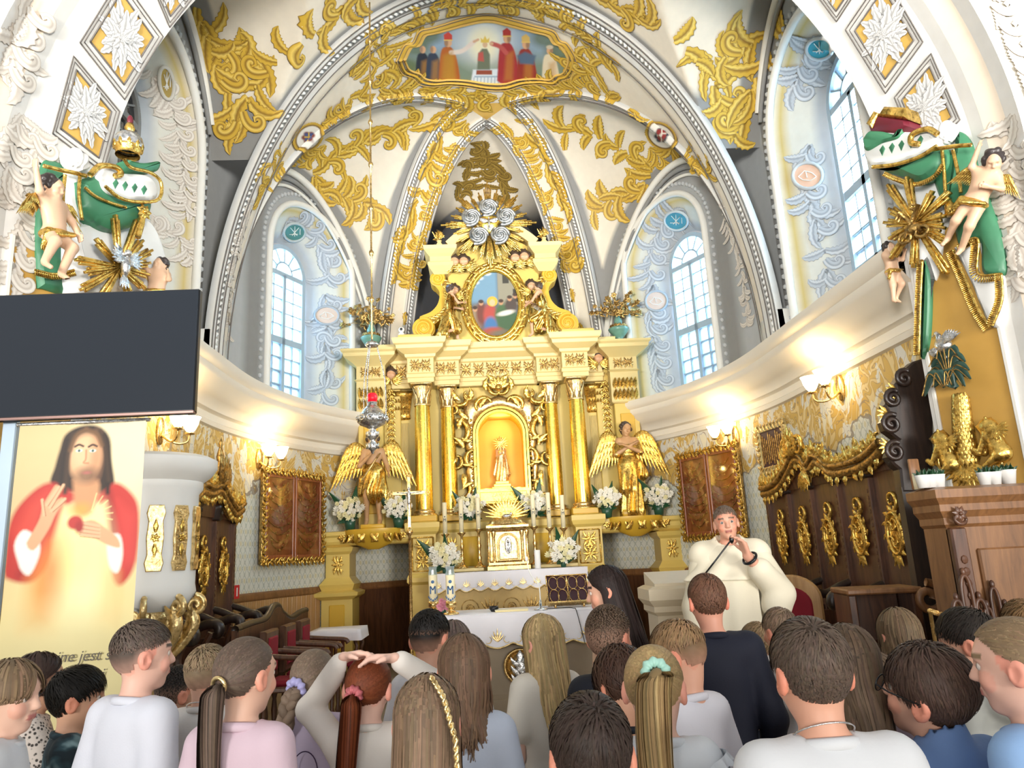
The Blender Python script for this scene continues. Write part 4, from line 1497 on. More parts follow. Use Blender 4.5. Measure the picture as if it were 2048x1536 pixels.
def body_sdf(J,s=1.0,hs=1.0,Rh=None,chub=1.0,face=True,hands=None,legs=True,res=.011,fine=.006,shoes=True,slim=1.0):
  """One continuous body surface from its joints; hands: {'L': (dir, normal, curl)}."""
  Rh=head_rot() if Rh is None else Rh
  pts=A(list(J.values()))
  lo,hi=pts.min(0)-.13*s-.02,pts.max(0)+.17*s+.02
  lo[2]=pts[:,2].min()-.1*s
  if not legs:
    lo[2]=J['pel'][2]-.12*s
  hd=J['head']
  f=.115*hs
  S=SDF(axis(lo[0],hi[0],res,(hd[0]-f,hd[0]+f,fine)),axis(lo[1],hi[1],res,(hd[1]-f*1.05,hd[1]+f*1.1,fine)),axis(lo[2],hi[2],res,(hd[2]-f*1.1,hd[2]+f*1.15,fine)))
  r,fw,up=Rh
  q=lambda a,b,c: hd+(r*a+fw*b+up*c)*hs
  S.cap(J['neck']+(0,0,-.02*s),hd-up*.05*hs-fw*.012*hs,.047*s*chub**.5*slim**.7,.042*hs,.03)
  S.ell(q(0,-.006,.022),A([.074,.09,.086])*hs,.02,R=Rh)
  S.ell(q(0,.018,-.045),A([.054,.062,.062])*hs,.03,R=Rh)
  if face:
    S.ell(q(0,.05,-.09),A([.022,.02,.018])*hs,.02,R=Rh)
    S.cap(q(0,.076,.012),q(0,.094,-.026),.007*hs,.0115*hs,.012)
    S.ell(q(.008,.088,-.029),A([.008,.009,.007])*hs,.006); S.ell(q(-.008,.088,-.029),A([.008,.009,.007])*hs,.006)
    S.cap(q(-.032,.071,.024),q(.032,.071,.024),.011*hs,.011*hs,.018)
    for e in (-1,1):
      S.ell(q(e*.031,.083,.003),A([.016,.012,.010])*hs,.010,sub=True)
      S.ell(q(e*.036,.055,-.03),A([.02,.018,.02])*hs,.02)
    S.cap(q(-.016,.078,-.052),q(.016,.078,-.052),.0065*hs,.0065*hs,.006)
    S.cap(q(-.013,.077,-.062),q(.013,.077,-.062),.007*hs,.007*hs,.006)
  for e in (-1,1):
    S.ell(q(e*.076,-.012,-.008),A([.012,.021,.031])*hs,.008,R=Rh)
    S.ell(q(e*.084,-.006,-.006),A([.006,.011,.018])*hs,.005,sub=True,R=Rh)
  c=chub*slim
  S.cap(J['shL']+(.02*s,0,0),J['shR']-(.02*s,0,0),.052*s*c,.052*s*c,.04)
  S.ell(J['chest'],A([.125,.082,.13])*s*A([c,c,1]),.05)
  S.ell(J['belly'],A([.105,.078,.11])*s*A([c,c,1]),.05)
  S.ell(J['pel'],A([.115,.088,.09])*s*A([c,c,1]),.05)
  for e in 'LR':
    S.cap(J['sh' +e],J['el' +e],.043*s*c,.033*s*c,.03)
    S.cap(J['el' +e],J['ha' +e],.034*s*c,.023*s*c,.015)
    if hands and e in hands:
      d,n,cu=hands[e]
      hand(S,J['ha' +e],d,n,-1 if e=='L' else 1,s*.98,cu)
    else:
      d=unit(J['ha' +e]-J['el' +e])
      hand(S,J['ha' +e],d,unit((1 if e=='L' else -1,.1,0)),-1 if e=='L' else 1,s,.35,.008)
    if legs:
      S.cap(J['hip' +e],J['kn' +e],.072*s*c,.050*s*c,.03)
      S.cap(J['kn' +e],J['ft' +e],.050*s*c,.032*s*c,.02)
      fd=A([0,1.,0]) if shoes else unit(unit(J['ft' +e]-J['kn' +e])*.55+A([0,.85,0]))
      S.cap(J['ft' +e]-(0,.0,.03*s),J['ft' +e]+fd*.12*s-(0,0,.035*s),.034*s,.027*s,.02)
  return S
def wing_m(m,T,L,side=1,rows=3,thick=.02):
  """A feathered wing hanging from its shoulder: overlapping feather leaves, longest at the tip."""
  for row in range(rows):
    nf=9-row
    for i in range(nf):
      t=i/(nf-1)
      a=radians(-96+20*t)
      ln=L*(.55+.45*t)*(1-.27*row)
      x0,z0=.34*L*t,.16*L*sin(pi*min(1,t*.75+.1))
      V,F=leaf(x0,z0,a,ln,L*.062,.12,1,.5,.1,9)
      V=V*(side,1,1)+(0,-thick*row*1.2-.004*i,0)
      m.add((V,F if side>0 else F[:,::-1]),T)
  V,F=tube(xz(bez([(0,-.08*L),(.04*L,.06*L),(.18*L,.16*L),(.30*L,.13*L),(.37*L,0)],12),-.03*L),np.linspace(.05,.03,12)*L,7)
  m.add((V*(side,1,1),F),T)
HAIRN={}
def hair_blob(hd,Rh,hs,seed=0,curl=.008,big=1.0,res=.008):
  """Carved curls: a cap of hair round the skull with lumps."""
  lo,hi=hd-.16*hs,hd+.16*hs
  S=SDF(axis(lo[0],hi[0],res),axis(lo[1],hi[1],res),axis(lo[2],hi[2],res))
  r,fw,up=Rh
  q=lambda a,b,c: hd+(r*a+fw*b+up*c)*hs
  S.ell(q(0,-.018,.03),A([.082,.092,.086])*hs*big,.02,R=Rh)
  S.ell(q(0,-.05,-.02),A([.07,.05,.07])*hs*big,.03,R=Rh)
  rs=np.random.RandomState(seed)
  for _ in range(46):
    d=unit(rs.randn(3)); d[1]=-abs(d[1])+.35; d=unit(d)
    if d[2]<-.55:
      continue
    p=q(d[0]*.082,-.018+d[1]*.09,.03+d[2]*.085)
    S.ell(p,A([1,1,1])*(.02+.012*rs.rand())*hs,.006)
  S.ell(q(0,.085,-.035),A([.055,.06,.075])*hs,.01,sub=True,R=Rh)
  return S.mesh()
def statue(name,label,cat,loc,rz,h,J,Rh=None,hs=1.0,drape=None,mats=('skin_paint','gold','hair_paint'),wings=None,parent=None,group=None,chub=1.0,hair=True,res=.012,face=True,seed=1):
  """A carved figure; drape is a list of (kind, args) SDF shapes in body units; h scales the 1.35 m template to its height."""
  s=h/1.35
  Rh=head_rot() if Rh is None else Rh
  hs=hs*s
  J={k: A(v,float)*s for k,v in J.items()}
  if parent is None:
    root=thing(name,label,cat,loc,rz,group)
  else:
    root=bpy.data.objects.new(name,None); COL.objects.link(root); root.parent=parent
    root.location=A(loc)-A(wloc(parent)); root.rotation_euler=(0,0,rz)
  S=body_sdf(J,s,hs,Rh,chub,face,None,True,res,max(.5*res,.006),False)
  m=M(); m.add(S.mesh()); m.build('body',MT[mats[0]],root,world=False)
  if hair:
    m=M(); m.add(hair_blob(J['head'],Rh,hs,seed,res=max(.006,res*.7))); m.build('hair',MT[mats[2]],root,world=False)
  if drape:
    pts=A(list(J.values()))
    lo,hi=pts.min(0)-.22*s,pts.max(0)+.22*s
    S=SDF(axis(lo[0],hi[0],res),axis(lo[1],hi[1],res),axis(lo[2],hi[2],res))
    for it in drape:
      k,a=it[0],it[1:]
      kw={}
      if isinstance(a[-1],dict):
        kw,a=a[-1],a[:-1]
      if k=='cap':
        kw=dict(kw)
        if 'fold' in kw:
          kw['fold']=(kw['fold'][0],kw['fold'][1]*s)+tuple(kw['fold'][2:])
        S.cap(A(a[0])*s,A(a[1])*s,a[2]*s,a[3]*s,.03*s,**kw)
      elif k=='ell':
        S.ell(A(a[0])*s,A(a[1])*s,.03*s,**kw)
    m=M(); m.add(S.mesh()); m.build('drapery',MT[mats[1]],root,world=False)
  for w in wings or ():
    sd,p,L,tilt=w
    m=M(); wing_m(m,Tm(A(p)*s,pi,1,0,tilt) if True else None,L*s,-sd); m.build('wing',MT[mats[1]],root,world=False)
  return root
MT['skin_paint']=paint('painted_flesh',rgb('#d6a883'),.5,.08,12)
MT['skin_gold']=paint('warm_flesh_paint',rgb('#c79b6f'),.45,.1,12)
MT['hair_paint']=paint('painted_dark_hair',rgb('#4a3a30'),.5,.2,20)
MT['hair_light']=paint('painted_brown_hair',rgb('#6d5136'),.5,.2,20)
# ------------------------------------------------------------------ the high altar
AAX,AY=-.04,11.2
TA=Tm((AAX,AY,0))
altar=thing('high_altar','tall cream and gilded high altar with columns and an arched golden niche','altar',(AAX,AY,ZF))
def apart(name,m,mat,parent=altar,**k):
  return m.build(name,MT[mat],parent,**k)
def moulding(prof,x0,x1,yf,yb):
  """A profile (out, z) run round the left, front and right of a block."""
  V=[]
  for o,z in prof:
    V+=[(x0-o,yb,z),(x0-o,yf-o,z),(x1+o,yf-o,z),(x1+o,yb,z)]
  k=len(prof)
  return A(V,float),[grid_faces(k,4)[:,::-1],A([[(k-1)*4+i for i in range(4)]]),A([[3,2,1,0]])]
def orn_rect(w,h,y=0.0,r=.5):
  """Carved scrollwork that fills a w x h panel centred on the origin of the (x, z) plane."""
  m=M(); q=min(w,h)
  m.add(rosette(0,0,q*.26,7,y))
  nx=max(1,int(round(w/h))) if w>h else 1
  nz=max(1,int(round(h/w))) if h>w else 1
  cx=[(-w/2+w/nx*(i+.5)) for i in range(nx)]; cz=[(-h/2+h/nz*(i+.5)) for i in range(nz)]
  for i,x in enumerate(cx):
    for j,z in enumerate(cz):
      a,b=w/nx,h/nz
      if abs(x)+abs(z)>1e-6:
        m.add(rosette(x,z,min(a,b)*.2,6,y))
      for sx in (-1,1):
        for sz in (-1,1):
          m.add(c_scroll(x+sx*a*.27,z+sz*b*.27,min(a,b)*.42,atan2(sz*b,sx*a)+pi/2,sx*sz,.075,22,5,y))
          m.add(leaf(x+sx*a*.1,z+sz*b*.1,atan2(sz*b,sx*a),min(a,b)*.55,min(a,b)*.11,sx*sz*.8,3,.5,.2,10))
        m.add(leaf(x,z,0 if sx>0 else pi,a*.48,min(a,b)*.1,.3*sx,3,.5,.2,9)); m.add(leaf(x,z,sx*pi/2,b*.48,min(a,b)*.1,.3,3,.5,.2,9))
  V=m.verts();
  return m
def add_m(dst,src,T):
  for V,f0 in [(src.verts(),None)]:
    base=[f for f in src.F]
    dst.add((V,base),T)
    # --- lower storey: pedestals, panels
m=M()
for s in (-1,1):
  m.add(moulding([(.07,.15),(.07,.32),(.05,.36),(0,.40),(0,1.30),(.04,1.34),(.04,1.40),(.02,1.44),(.0,1.46),(0,2.0),(.04,2.04),(.06,2.10),(.06,2.17),(0,2.19)],*sorted((s*1.02,s*1.40)),-.24,.6),TA)
m.add(moulding([(.04,.15),(.04,.3),(0,.34),(0,2.02),(.04,2.06),(.05,2.15),(0,2.17)],-1.1,1.1,.05,.7),TA)
apart('pedestal',m,'altar',smooth=False)
for s in (-1,1):
  m=M(); add_m(m,orn_rect(.26,.42),TA @ Tm((s*1.21,-.25,1.72))); apart('carved_panel',m,'gold')
  m=M()
  for a,b in (((s*1.21-.15,1.49),(s*1.21+.15,1.49)),((s*1.21-.15,1.96),(s*1.21+.15,1.96)),((s*1.21-.15,1.49),(s*1.21-.15,1.96)),((s*1.21+.15,1.49),(s*1.21+.15,1.96))):
    m.add(tube(A([(a[0],-.245,a[1]),(b[0],-.245,b[1])]),.012,6),TA)
  apart('panel_frame',m,'gold')
  m=M(); add_m(m,orn_rect(.2,.3),TA @ Tm((s*.80,.04,1.82))); apart('carved_panel',m,'gold')
  m=M(); m.add(cham(*sorted((s*.42,s*.64)),.03,.06,1.52,1.95,.01),TA); apart('inset_panel',m,'altar_ye')
  # --- retable back between the columns and to the wings
m=M()
m.add(cham(-1.62,-.55,.34,.62,2.17,4.35,.01),TA); m.add(cham(.55,1.62,.34,.62,2.17,4.35,.01),TA); m.add(cham(-.56,.56,.34,.62,3.80,4.35,.01),TA); m.add(cham(-.56,.56,.34,.62,2.17,2.45,.01),TA)
apart('retable',m,'altar',smooth=False)
for s in (-1,1):
  m=M()
  for k in range(8):
    x=s*(1.44+.026*k)
    m.add(tube(A([(x,.335,2.3),(x,.335,3.75)]),.009,6),TA)
  apart('fluting',m,'altar_lt')
  m=M(); m.add(moulding([(.0,3.80),(.02,3.82),(.01,3.9),(.04,4.15),(.06,4.2),(.06,4.26)],*sorted((s*1.42,s*1.64)),.33,.5),TA)
  for k in range(5):
    for row in range(2):
      m.add(leaf(0,0,pi/2,.15,.035,0,3,.5,2.2,8),TA @ Tm((s*(1.44+.045*k),.32,3.86+.12*row)))
  apart('pilaster_capital',m,'gold')
  # --- columns
def capital(m,T,r,h):
  m.add(lathe([(r*1.08,0),(r*1.15,h*.05),(r*.95,h*.1),(r*.98,h*.55),(r*1.25,h*.82),(r*1.3,h*.86)],20),T)
  for row,(n,z,L) in enumerate(((8,.08,.48),(8,.34,.5))):
    for i in range(n):
      a=2*pi*(i+.5*row)/n
      V,F=leaf(0,0,pi/2,h*L,r*.30,0,3,.4,1.1,9)
      m.add((V,F),T @ Tm((r*1.0*sin(a),-r*1.0*cos(a),h*z),a))
  for i in range(4):
    a=pi/4+i*pi/2
    P=spiral(0,0,r*.30,r*.05,-pi/2,1.4,16)
    m.add(tube(xz(P),r*.075,6),T @ Tm((r*1.22*sin(a),-r*1.22*cos(a),h*.80),a+pi/2))
  m.add(cham(-r*1.45,r*1.45,-r*1.45,r*1.45,h*.9,h,.012),T)
def column(x,y,r=.13,z0=2.19,z1=4.29):
  m=M(); t=np.linspace(0,1,14)
  prof=[(r*(1-.13*k**2) ,z0+.17+(z1-z0-.51)*k) for k in t]
  m.add(lathe(prof,28),TA @ Tm((x,y,0)))
  sh=apart('column',m,'gold_smooth')
  m=M(); m.add(cham(x-r*1.5,x+r*1.5,y-r*1.5,y+r*1.5,z0,z0+.09,.01),TA)
  apart('column_plinth',m,'altar_ye',sh,smooth=False)
  m=M(); m.add(lathe([(r*1.45,0),(r*1.45,.02),(r*1.3,.03),(r*1.15,.045),(r*1.28,.06),(r*1.05,.085),(r,.09)],28),TA @ Tm((x,y,z0+.09)))
  apart('column_base',m,'brass',sh)
  m=M(); capital(m,TA @ Tm((x,y,z1-.35)),r*.88,.35); apart('column_capital',m,'gold_pale',sh)
for s in (-1,1):
  column(s*1.19,0)
  column(s*.81,.22,.12)
  # --- entablature breaking forward over the columns
ARC=[(0,4.28),(.01,4.29),(.01,4.35),(.025,4.36),(.025,4.41),(.04,4.42),(.01,4.43),(.01,4.66),(.04,4.68),(.05,4.72),(.09,4.74),(.16,4.79),(.17,4.84),(.20,4.86),(.22,4.92),(.22,4.945),(0,4.96)]
m=M()
for x0,x1,yf in ((-1.38,-1.0,-.17),(1.0,1.38,-.17),(-1.0,-.62,.06),(.62,1.0,.06),(-.66,.66,.22),(-1.66,-1.34,.2),(1.34,1.66,.2)):
  m.add(moulding(ARC,x0,x1,yf,.7),TA)
apart('entablature',m,'altar_lt',auto=30)
for x,w,y in ((-1.19,.34,-.19),(1.19,.34,-.19),(-.81,.34,.04),(.81,.34,.04),(0,1.2,.20),(-1.52,.2,.18),(1.52,.2,.18)):
  m=M(); add_m(m,orn_rect(w,.2),TA @ Tm((x,y,4.545))); apart('frieze_carving',m,'gold_dark')
  # --- side wings: panelled pilasters with their own cornice, fruit garlands
WC=[(0,3.88),(.02,3.9),(.02,4.38),(.05,4.40),(.02,4.42),(.02,4.62),(.05,4.65),(.09,4.68),(.19,4.75),(.20,4.80),(.23,4.83),(.23,4.86),(0,4.88)]
for s in (-1,1):
  m=M()
  m.add(cham(*sorted((s*1.80,s*2.18)),.10,.45,2.08,3.9,.01),TA)
  m.add(cham(*sorted((s*1.55,s*1.85)),.28,.5,2.08,4.5,.01),TA)
  apart('wing',m,'altar',smooth=False)
  m=M(); m.add(moulding(WC,*sorted((s*1.78,s*2.18)),.06,.55),TA); apart('wing_entablature',m,'altar_lt',auto=30)
  m=M(); add_m(m,orn_rect(.34,.16),TA @ Tm((s*1.98,.03,4.52))); apart('frieze_carving',m,'gold_dark')
  m=M(); m.add(cham(*sorted((s*1.88,s*2.10)),.08,.12,2.35,3.72,.01),TA); apart('inset_panel',m,'altar_ye',smooth=False)
  m=M()
  for k in range(6):
    for row in range(2):
      m.add(leaf(0,0,pi/2,.17,.045,0,3,.5,2.2,8),TA @ Tm((s*(1.82+.064*k),.05,3.92+.18*row)))
  apart('pilaster_capital',m,'gold')
  m=M(); rs=np.random.RandomState(5)
  for k in range(14):
    z=4.25-.095*k
    m.add(rosette(s*1.70+.012*sin(k*2),z,.055-.0012*k,6,.25));
    for q in (-1,1):
      m.add(leaf(s*1.70,z,-pi/2+q*1.0,.10,.026,-q*.5,2,.5,.3,7),Tm((0,.26,0)))
      m.add(ellipsoid((s*1.70+q*.03,.235,z-.03),(.022,.02,.022),7,5))
  mm=M(); add_m(mm,m,TA); apart('fruit_garland',mm,'gold')
  # --- niche with the crowned Madonna
def arch_poly(hw,z0,zt,n=20):
  zc=zt-hw
  return [(-hw,z0),(hw,z0)]+[(hw*cos(a),zc+hw*sin(a)) for a in np.linspace(0,pi,n)]
m=M()
for hw,zt,y0,y1 in ((.43,3.93,.16,.36),(.385,3.885,.20,.42)):
  O,I=A(arch_poly(hw,2.60,zt)),A(arch_poly(hw-.035,2.64,zt-.035))
  k=len(O)
  V=np.concatenate([xz(O,y0),xz(I,y0),xz(I,y1),xz(O,y1)])
  F=np.concatenate([np.stack([np.arange(k)+a*k,(np.arange(k)+1)%k+a*k,(np.arange(k)+1)%k+b*k,np.arange(k)+b*k],1) for a,b in ((0,1),(1,2),(3,0))])
  m.add((V,F),TA)
apart('niche_frame',m,'gold_smooth',auto=40)
MT['niche_glow']=paint('amber_niche_lining',rgb('#f4b41c'),.45,.06,4)
I=A(arch_poly(.352,2.64,3.852)); k=len(I)
m=M(); V=np.concatenate([xz(I,.34),xz(I,.72)]); m.add((V,[np.stack([np.arange(k),(np.arange(k)+1)%k,(np.arange(k)+1)%k+k,np.arange(k)+k],1),A([np.arange(k)+k])]),TA)
apart('niche_lining',m,'niche_glow',auto=40)
m=M()
for k,(hw,z) in enumerate(((.17,2.70),(.14,2.745),(.11,2.79))):
  m.add(cham(-hw,hw,.40+.02*k,.66,2.64 if k==0 else z-.05,z,.008),TA)
m.add(cham(-.36,.36,.20,.4,2.60,2.66,.008),TA)
apart('niche_step',m,'gold_smooth',smooth=False)
point_light('niche_lamp',(AAX,AY+.26,3.70),5.5,(1,.74,.26),.05)
point_light('niche_lamp',(AAX+.25,AY+.24,2.95),2.2,(1,.74,.26),.03); point_light('niche_lamp',(AAX-.25,AY+.24,2.95),2.2,(1,.74,.26),.03)
# carved rocaille frame round the niche
th_=np.linspace(0,2*pi,90,endpoint=False)
bp=[]
for a in th_:
  q=1/max(abs(cos(a))/.60,abs(sin(a))/.88)
  q=q*.90+.045*sin(9*a)*q
  bp.append((q*cos(a),3.28+q*sin(a)))
bp=A(bp); hole=A(arch_poly(.41,2.58,3.92,87))[:89]
hole=np.concatenate([hole,hole[:1]])
ho=[]
for x,z in bp:
  a=atan2(z-3.28,x); k_=.05
  ho.append(min(((h_[0],h_[1]) for h_ in bez(np.concatenate([hole,hole[:1]]),300)),key=lambda h_: abs((atan2(h_[1]-3.28,h_[0])-a+pi)%(2*pi)-pi)))
ho=A(ho)
m=M(); V=np.concatenate([xz(bp,.33),xz(bp,.24),xz((bp+ho)/2,.19),xz(ho,.24),xz(ho,.33)]); m.add((V,grid_faces(5,90,False,True)),TA)
apart('frame_ground',m,'gold_pale')
m=M()
for s in (-1,1):
  def C(*a,**k):
    m.add(c_scroll(*a,**k) if s>0 else mirror(c_scroll(*a,**k)),TA @ Tm((0,.18,0)))
  def Lf(*a,**k):
    m.add(leaf(*a,**k) if s>0 else mirror(leaf(*a,**k)),TA @ Tm((0,.16,0)))
  C(.50,3.55,.62,pi/2,-1,.07); C(.55,3.12,.44,pi/2,1,.08); C(.62,3.05,.34,pi/2+.3,-1,.09); C(.50,2.66,.42,pi/2,-1,.07)
  C(.56,3.98,.36,2.6,-1,.10); C(.52,4.08,.24,.8,1,.10); C(.30,4.06,.42,-.55,-1,.08); C(.12,4.16,.30,.9,1,.09); C(.66,3.92,.22,1.3,-1,.1)
  for x,z,a,L,w,b in ((.58,3.3,1.2,.22,.05,-1),(.6,2.9,-1.9,.22,.05,1),(.52,2.5,-2.2,.2,.05,1),(.62,4.05,.6,.2,.05,1),(.45,4.05,1.9,.2,.05,-1),(.2,4.2,1.4,.2,.05,1),(.06,4.28,1.3,.2,.05,-1),(.5,3.75,.5,.2,.05,1),(.46,3.4,0,.16,.04,1),(.46,3.05,-.4,.16,.04,1),(.47,2.75,-.2,.18,.04,-1),(.3,3.92,1.9,.2,.045,1),(.64,3.6,1.6,.2,.045,1),(.45,2.48,-1.5,.18,.045,1),(.68,3.14,-.6,.18,.045,-1)):
    Lf(x,z,a,L,w,b,3,.6,.5,10)
  for z in np.arange(2.6,3.8,.075):
    m.add(ellipsoid((s*.455,.17,z),(.018,.018,.026),7,5),TA)
for k in range(7):
  m.add(leaf(0,4.22,pi/2+(k-3)*.42,.2,.05,(k-3)*-.1,2,.6,.4,9),TA @ Tm((0,.14,0)))
m.add(ellipsoid((0,.12,4.22),(.06,.05,.06)),TA)
apart('carved_frame',m,'gold')
# plaque with raised lettering
m=M(); m.add(cham(-.42,.42,.18,.34,2.42,2.63,.012),TA); m.add(cham(-.36,.36,.165,.2,2.45,2.60,.008),TA); plq=apart('plaque',m,'gold_smooth',smooth=False)
m=M(); m.add(c_scroll(-.2,2.38,.4,0,1,.05),TA @ Tm((0,.2,0))); m.add(mirror(c_scroll(-.2,2.38,.4,0,1,.05)),TA @ Tm((0,.2,0))); m.add(rosette(0,2.38,.07,7,.18),TA); apart('plaque_scroll',m,'gold')
def lettering(name,text,loc,size,mat,parent,rot=(pi/2,0,0),depth=.004,font_shear=0.0,align='CENTER'):
  c=bpy.data.curves.new(name,'FONT')
  c.body,c.size,c.extrude,c.align_x,c.align_y,c.shear=text,size,depth,align,'CENTER',font_shear
  c.resolution_u=3
  o=bpy.data.objects.new(name,c); COL.objects.link(o)
  dg=bpy.context.evaluated_depsgraph_get()
  me=bpy.data.meshes.new_from_object(o.evaluated_get(dg))
  bpy.data.objects.remove(o); bpy.data.curves.remove(c)
  me.materials.clear(); me.materials.append(MT[mat])
  o=bpy.data.objects.new(name,me); COL.objects.link(o)
  o.parent=parent
  o.location=A(loc)-(A(wloc(parent)) if parent is not None else 0)
  o.rotation_euler=rot
  return o
lettering('inscription','ZAWIERZALI',(AAX+.06,AY+.162,2.55),.085,'gold_dark',plq)
lettering('inscription','MIEJSCE',(AAX+.1,AY+.162,2.48),.075,'gold_dark',plq)
# Madonna with child
MT['robe_silver']=gilt('silver_gold_robe',(.78,.66,.42),.35,(.35,.25,.12),.4,40,.6)
mad=statue('madonna_statue','small crowned Madonna with child standing in the amber altar niche','statue',(AAX,AY+.54,2.79),pi,.62,
  joints(1,elR=(.15,.06,.86),haR=(.06,.12,.90),elL=(-.15,.06,.86),haL=(-.08,.12,.95)),mats=('skin_gold','robe_silver','hair_light'),res=.009,
  drape=[('cap',(0,0,.98),(0,0,.05),.13,.21,{'fold': (7,.022)}),('cap',(-.1,-.02,1.03),(-.2,-.02,.25),.07,.1,{'fold': (5,.02)}),('cap',(.1,-.02,1.03),(.2,-.02,.25),.07,.1,{'fold': (5,.02)}),('ell',(-.09,.12,.98),(.06,.055,.11)),('ell',(-.09,.13,1.12),(.045,.045,.05))])
m=M(); m.add(lathe([(.034,0),(.04,.02),(.055,.055),(.03,.085),(.012,.10),(.014,.11),(0,.12)],14),Tm((0,0,.605)))
for k in range(16):
  a=2*pi*k/16
  m.add(leaf(0,.60,a,.13,.012,0,1,.4,0,6),Tm((0,.05,0),pi))
m.build('crown',MT['gold'],mad,world=False)
# --- upper storey: panel with oval picture, volutes, broken pediment
def svol(s):
  P=bez([(.60,6.02),(.78,5.92),(.80,5.72),(.86,5.52),(1.02,5.36),(1.12,5.12)],30)
  return P
up_poly=[(-.98,4.95),(.98,4.95),(.98,5.08),(.86,5.3),(.78,5.6),(.74,6.05),(.74,6.45),(.52,6.62),(.28,6.76),(0,6.8),(-.28,6.76),(-.52,6.62),(-.74,6.45),(-.74,6.05),(-.78,5.6),(-.86,5.3),(-.98,5.08)]
m=M(); m.add(prism(up_poly,.10,.40,.015),TA); apart('upper_panel',m,'altar',smooth=False)
for s in (-1,1):
  m=M(); m.add(moulding([(0,4.95),(.03,4.96),(.03,5.05),(0,5.07)],*sorted((s*1.05,s*1.5)),-.12,.5),TA); apart('attic_step',m,'altar',smooth=False)
for s in (-1,1):
  m=M()
  m.add(moulding([(-.03,6.08),(.0,6.12),(.06,6.2),(.06,6.26),(.03,6.28),(.03,6.36),(.07,6.40),(.12,6.46),(.13,6.52),(0,6.55)],*sorted((s*.70,s*.98)),-.06,.42),TA); apart('pediment_block',m,'altar_lt',smooth=False)
  # big S volute
  P=bez([(.93,6.0),(.80,5.82),(.82,5.58),(.95,5.40),(1.15,5.30)],26)
  m=M()
  w=np.linspace(.07,.11,26)
  d=np.gradient(P,axis=0); d /= np.linalg.norm(d,axis=1,keepdims=True); nr=np.stack([-d[:,1],d[:,0]],1)
  O,I=P+nr*w[:,None],P-nr*w[:,None]
  V=np.concatenate([xz(O,.02),xz(I,.02),xz(I,.34),xz(O,.34)]); k=26
  F=np.concatenate([np.stack([np.arange(k-1)+a*k,np.arange(k-1)+1+a*k,np.arange(k-1)+1+b*k,np.arange(k-1)+b*k],1) for a,b in ((0,1),(1,2),(2,3),(3,0))])
  m.add((V,F),TA if s>0 else TA @ Tm((0,0,0),0,(-1,1,1)))
  for cx,cz,r in ((.90,6.02,.125),(1.14,5.20,.18)):
    m.add(lathe([(0,-.02),(r,0),(r,.3),(0,.3)],24),TA @ Tm((s*cx,.02,cz),0,1,-pi/2) @ Tm((0,0,0)))
    P2=spiral(cx,cz,r*.9,r*.12,1.2,2.4,44)
    vf=tube(xz(P2,.0),np.linspace(.028,.016,44),7)
    m.add(vf if s>0 else mirror(vf),TA)
  apart('volute',m,'altar_ye',auto=40)
  m=M()
  for k in range(12):
    x,z=P[2*k+1]+nr[2*k+1]*.13*-1*(1)
    for q in (-1,1):
      vf=leaf(P[2*k][0]-.09,P[2*k][1],atan2(d[2*k][1],d[2*k][0])+q*.8,.11,.028,-q*.6,2,.6,.3,7)
      m.add(vf if s>0 else mirror(vf),TA @ Tm((0,.0,0)))
  apart('leaf_festoon',m,'gold')
  # pediment arm
  P=bez([(.72,6.60),(.56,6.74),(.36,6.88),(.2,6.94)],16)
  m=M(); k=16
  for y,o in ((.0,.055),):
    d=np.gradient(P,axis=0); d /= np.linalg.norm(d,axis=1,keepdims=True); nr=np.stack([-d[:,1],d[:,0]],1)
    O,I=P-nr*.05,P+nr*.07
    V=np.concatenate([xz(O,-.04),xz(I,.02),xz(I,.34),xz(O,.34)])
    F=np.concatenate([np.stack([np.arange(k-1)+a*k,np.arange(k-1)+1+a*k,np.arange(k-1)+1+b*k,np.arange(k-1)+b*k],1) for a,b in ((0,1),(1,2),(2,3),(3,0))])
    m.add((V,F),TA if s>0 else TA @ Tm((0,0,0),0,(-1,1,1)))
  apart('pediment_arm',m,'altar_lt',auto=40)
  # finial bouquet on the pediment block
  m=M(); m.add(lathe([(.05,0),(.03,.03),(.06,.09),(.03,.14),(.045,.17),(.02,.18)],14),TA @ Tm((s*.86,.12,6.55)))
  fin=apart('finial',m,'altar_lt')
  m=M(); rs=np.random.RandomState(3)
  for k in range(16):
    m.add(leaf(0,0,pi/2+rs.uniform(-1.1,1.1),rs.uniform(.08,.2),.025,rs.uniform(-.8,.8),2,.5,.4,7),TA @ Tm((s*.86,.12,6.73),rs.uniform(0,6)))
  for k in range(6):
    m.add(rosette(rs.uniform(-.06,.06),rs.uniform(.03,.15),.04,6),TA @ Tm((s*.86,.08,6.73)))
  apart('finial_flower',m,'gold',fin)
